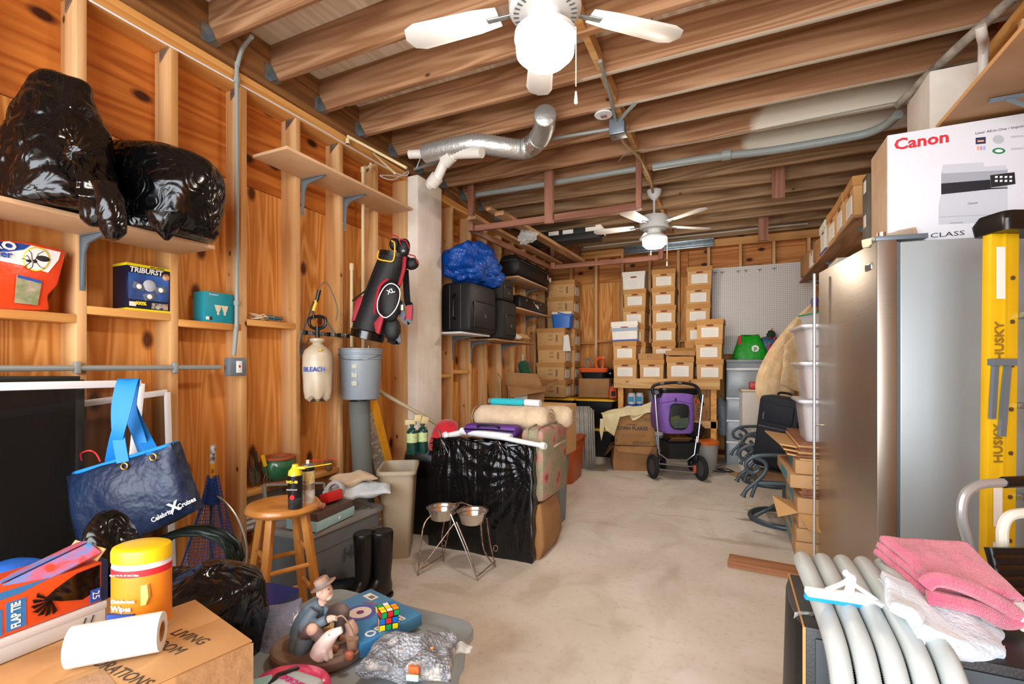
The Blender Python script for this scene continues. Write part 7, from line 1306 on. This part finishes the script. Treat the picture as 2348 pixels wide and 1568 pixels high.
for r_,row in enumerate(('ygy','brb')): 
    for i,c_ in enumerate(row): stk(t,((i-1)*c3,-s_/2-.0003,c3*(r_+.5)),'y',c_)
for r_,row in enumerate(('rry','gby')):
    for i,c_ in enumerate(row): stk(t,(-s_/2-.0003,(1-i)*c3,c3*(r_+.5)),'x',c_)
for i,c_ in enumerate('grg'): stk(top_,((i-1)*c3,-s_/2-.0003,c3*.5),'y',c_)
for i,c_ in enumerate('yrr'): stk(top_,(-s_/2-.0003,(1-i)*c3,c3*.5),'x',c_)
for j,row in enumerate(('ywo','yyo','gwb')):
    for i,c_ in enumerate(row): stk(top_,((i-1)*c3,(j-1)*c3,c3+.0003),'z',c_)
# bubble wrap
def bub():
    t=NT('bubble_wrap'); b=t.b; b.inputs['Base Color'].default_value=hx('#b3b9c0'); b.inputs['Roughness'].default_value=.14; b.inputs['Alpha'].default_value=.85
    v=t.n('ShaderNodeTexVoronoi'); t.l(t.co(),v.inputs['Vector']); v.inputs['Scale'].default_value=130; t.bump(v.outputs['Distance'],1.,.006)
    n=t.n('ShaderNodeTexNoise'); t.l(t.co(),n.inputs['Vector']); n.inputs['Scale'].default_value=16; t.l(t.ramp(n.outputs[0],[(.4,hx('#a9b0b8')),(.55,hx('#74797f')),(.68,hx('#c9c6c0'))]),b.inputs['Base Color']); return t.m
BW=bub(); a=FZ(950,1515,LZ+.02); t=T('bubble_wrap_parcel','parcel of crinkled bubble wrap on the grey tote lid','parcel',(a.x,a.y,LZ+.002),A-.15); mb=MB(); pillow(mb,(-.12,.085,.03),(.10,.10,.03),(.125,-.07,.03),(-.13,-.09,.03),.085,.02,18,3,60,50,.25,.5,dirn=(0,0,1)); mb.build('wrap',BW,t,ang=80)
mb=MB(); pillow(mb,(.09,.08,.03),(.155,.06,.035),(.15,.045,.03),(.1,.03,.03),.02,.01,30,3,dirn=(0,0,1)); mb.build('wrap_tail',M('clear_film'),t); MB().cb((.03,-.085,.05),(.03,.01,.02)).build('orange_tip',M('bag_orange'),t,bev=.004); MB().cb((.03,-.095,.035),(.035,.01,.016)).build('green_tip',M('mint','#a9d8b8',.5),t,bev=.004)
for i in range(6): MB().blob((rnd.uniform(-.08,.08),rnd.uniform(-.05,.05),.062),(.006,.006,.004),1,nu=10,nv=8).build('bead',M('bead_orange','#d8925c',.4),t) if i<6 else None
a=FZ(662,1628,LZ); t=T('pink_helmet','glossy pink rounded case at the bottom edge beside the pouch','case',(a.x-.02,a.y+.02,LZ),A); MB().blob((0,0,.03),(.10,.075,.045),.9,nu=36,nv=20).build('shell',M('hot_pink','#e8437c',.25,coat=.4),t)
t=T('pouch','grey and black zip pouch with pink lettering at the bottom edge','pouch',(a.x+.05,a.y-.03,LZ+.05),A-.4); MB().box(-.055,.055,-.05,.045,0,.05).build('pouch_body',M('pouch_grey','#a9b3b3',.7),t,bev=.014); MB().tube([(-.056,-.045,.03),(-.05,.0,.055),(-.03,.045,.052)],.005,8).build('black_trim',BLK,t); txt(t,'SKECHER',.02,(.0,.0,.0515),(0,0,-.1),M('magenta','#c02a6c',.5),bold=.0006)
t=T('small_box','pale teal small box at the bottom edge beside the pouch','box',(a.x+.14,a.y-.0,LZ+.001),A+.2); MB().box(-.035,.045,-.06,.04,0,.07).build('box_body',M('pale_teal','#8fc4c4',.5),t,bev=.002); txt(t,'TMC',.02,(0,0,.0712),(0,0,.9),TWHITE)
t=T('small_box','larger pale teal card box lying left of the pouch','box',(a.x-.03,a.y-.06,LZ+.06),A+.5); MB().box(-.04,.03,-.03,.03,0,.03).build('box_body',M('pale_teal'),t,bev=.002)
GF=M('blue_grey_film','#8d97b4',.3,alpha=.8,bump=(9,.8,.04)); t=T('plastic_sheet','crumpled blue-grey plastic sheet between the bin bag and the tote','plastic sheet',W(640,1480,1.46),A); f=Fm(640,1480,1.46)
mb=MB(); pillow(mb,f(588,1400,.1),f(692,1372,.12),f(690,1560,-.1),f(590,1600,-.1),.07,.03,6,4,dirn=(0,-.6,.8)); mb.build('sheet',GF,t,ang=80)
t=T('blue_bin','deep blue bin under the crumpled plastic sheet','bin',(-1.70,1.31,0),.1); MB().stack([(0,.17,.2,.03),(.36,.2,.24,.03)],4).build('bin_body',M('deep_blue','#16307e',.4),t)
RP={'door_handle':'door','badge':'door','zip_pull':'front_pocket','hub':'wheel','printed_lines':'paper_label','pot_rim':'pot_body','eyelet':'bag_body','lens_picture':'lamp_head_picture','vent_slots':'motor_housing','blade_arm':'blade','chain_pull':'pull_chain','hand_hole':'box_body','side_print':'box_body','gathered_knot':'bag_body','drawer_lip':'drawer','hat_band':'hat','nozzle':'cap','valve':'tank','pump_handle':'pump_rod','nozzle_tip':'hose','button':'socket','white_piping':'side_pocket','cover_piping':'head_cover','strap_pad':'shoulder_strap','window_piping':'mesh_window','cushion_inside':'mesh_window','wire_bail':'lid','end_cap':'tube','spiral_edge':'roll','driver_cone':'baffle','tread_rib':'tread','logo_disc':'bag_body','eye':'head_and_hands','mouth':'head_and_hands','finger':'head_and_hands','hinge_pin':'top_hinge','badge_plate':'door','handle_mount':'door','wand_band':'wand_grip','printed_panel':'instruction_label','card_inside':'basket','knob':'drawer'}
bpy.context.view_layer.update()
cen=lambda o:(lambda b:sum((V(c) for c in b),V())/8)(o.bound_box)
for r_ in [o for o in bpy.data.objects if o.parent is None and o.type=='EMPTY']:
    ch=[c for c in r_.children if c.type=='MESH']; base=lambda o:o.name.split('.')[0]
    for c in ch:
        tn=RP.get(base(c)); 
        if not tn or c.children: continue
        cand=[k for k in ch if base(k)==tn]
        if not cand: continue
        mc=c.matrix_basis@cen(c); k=min(cand,key=lambda k:(k.matrix_basis@cen(k)-mc).length)
        c.parent=k; c.matrix_parent_inverse=k.matrix_basis.inverted()
for p_ in (PR,PRW):
    for c_ in list(p_.children_recursive): bpy.data.objects.remove(c_)
    bpy.data.objects.remove(p_)
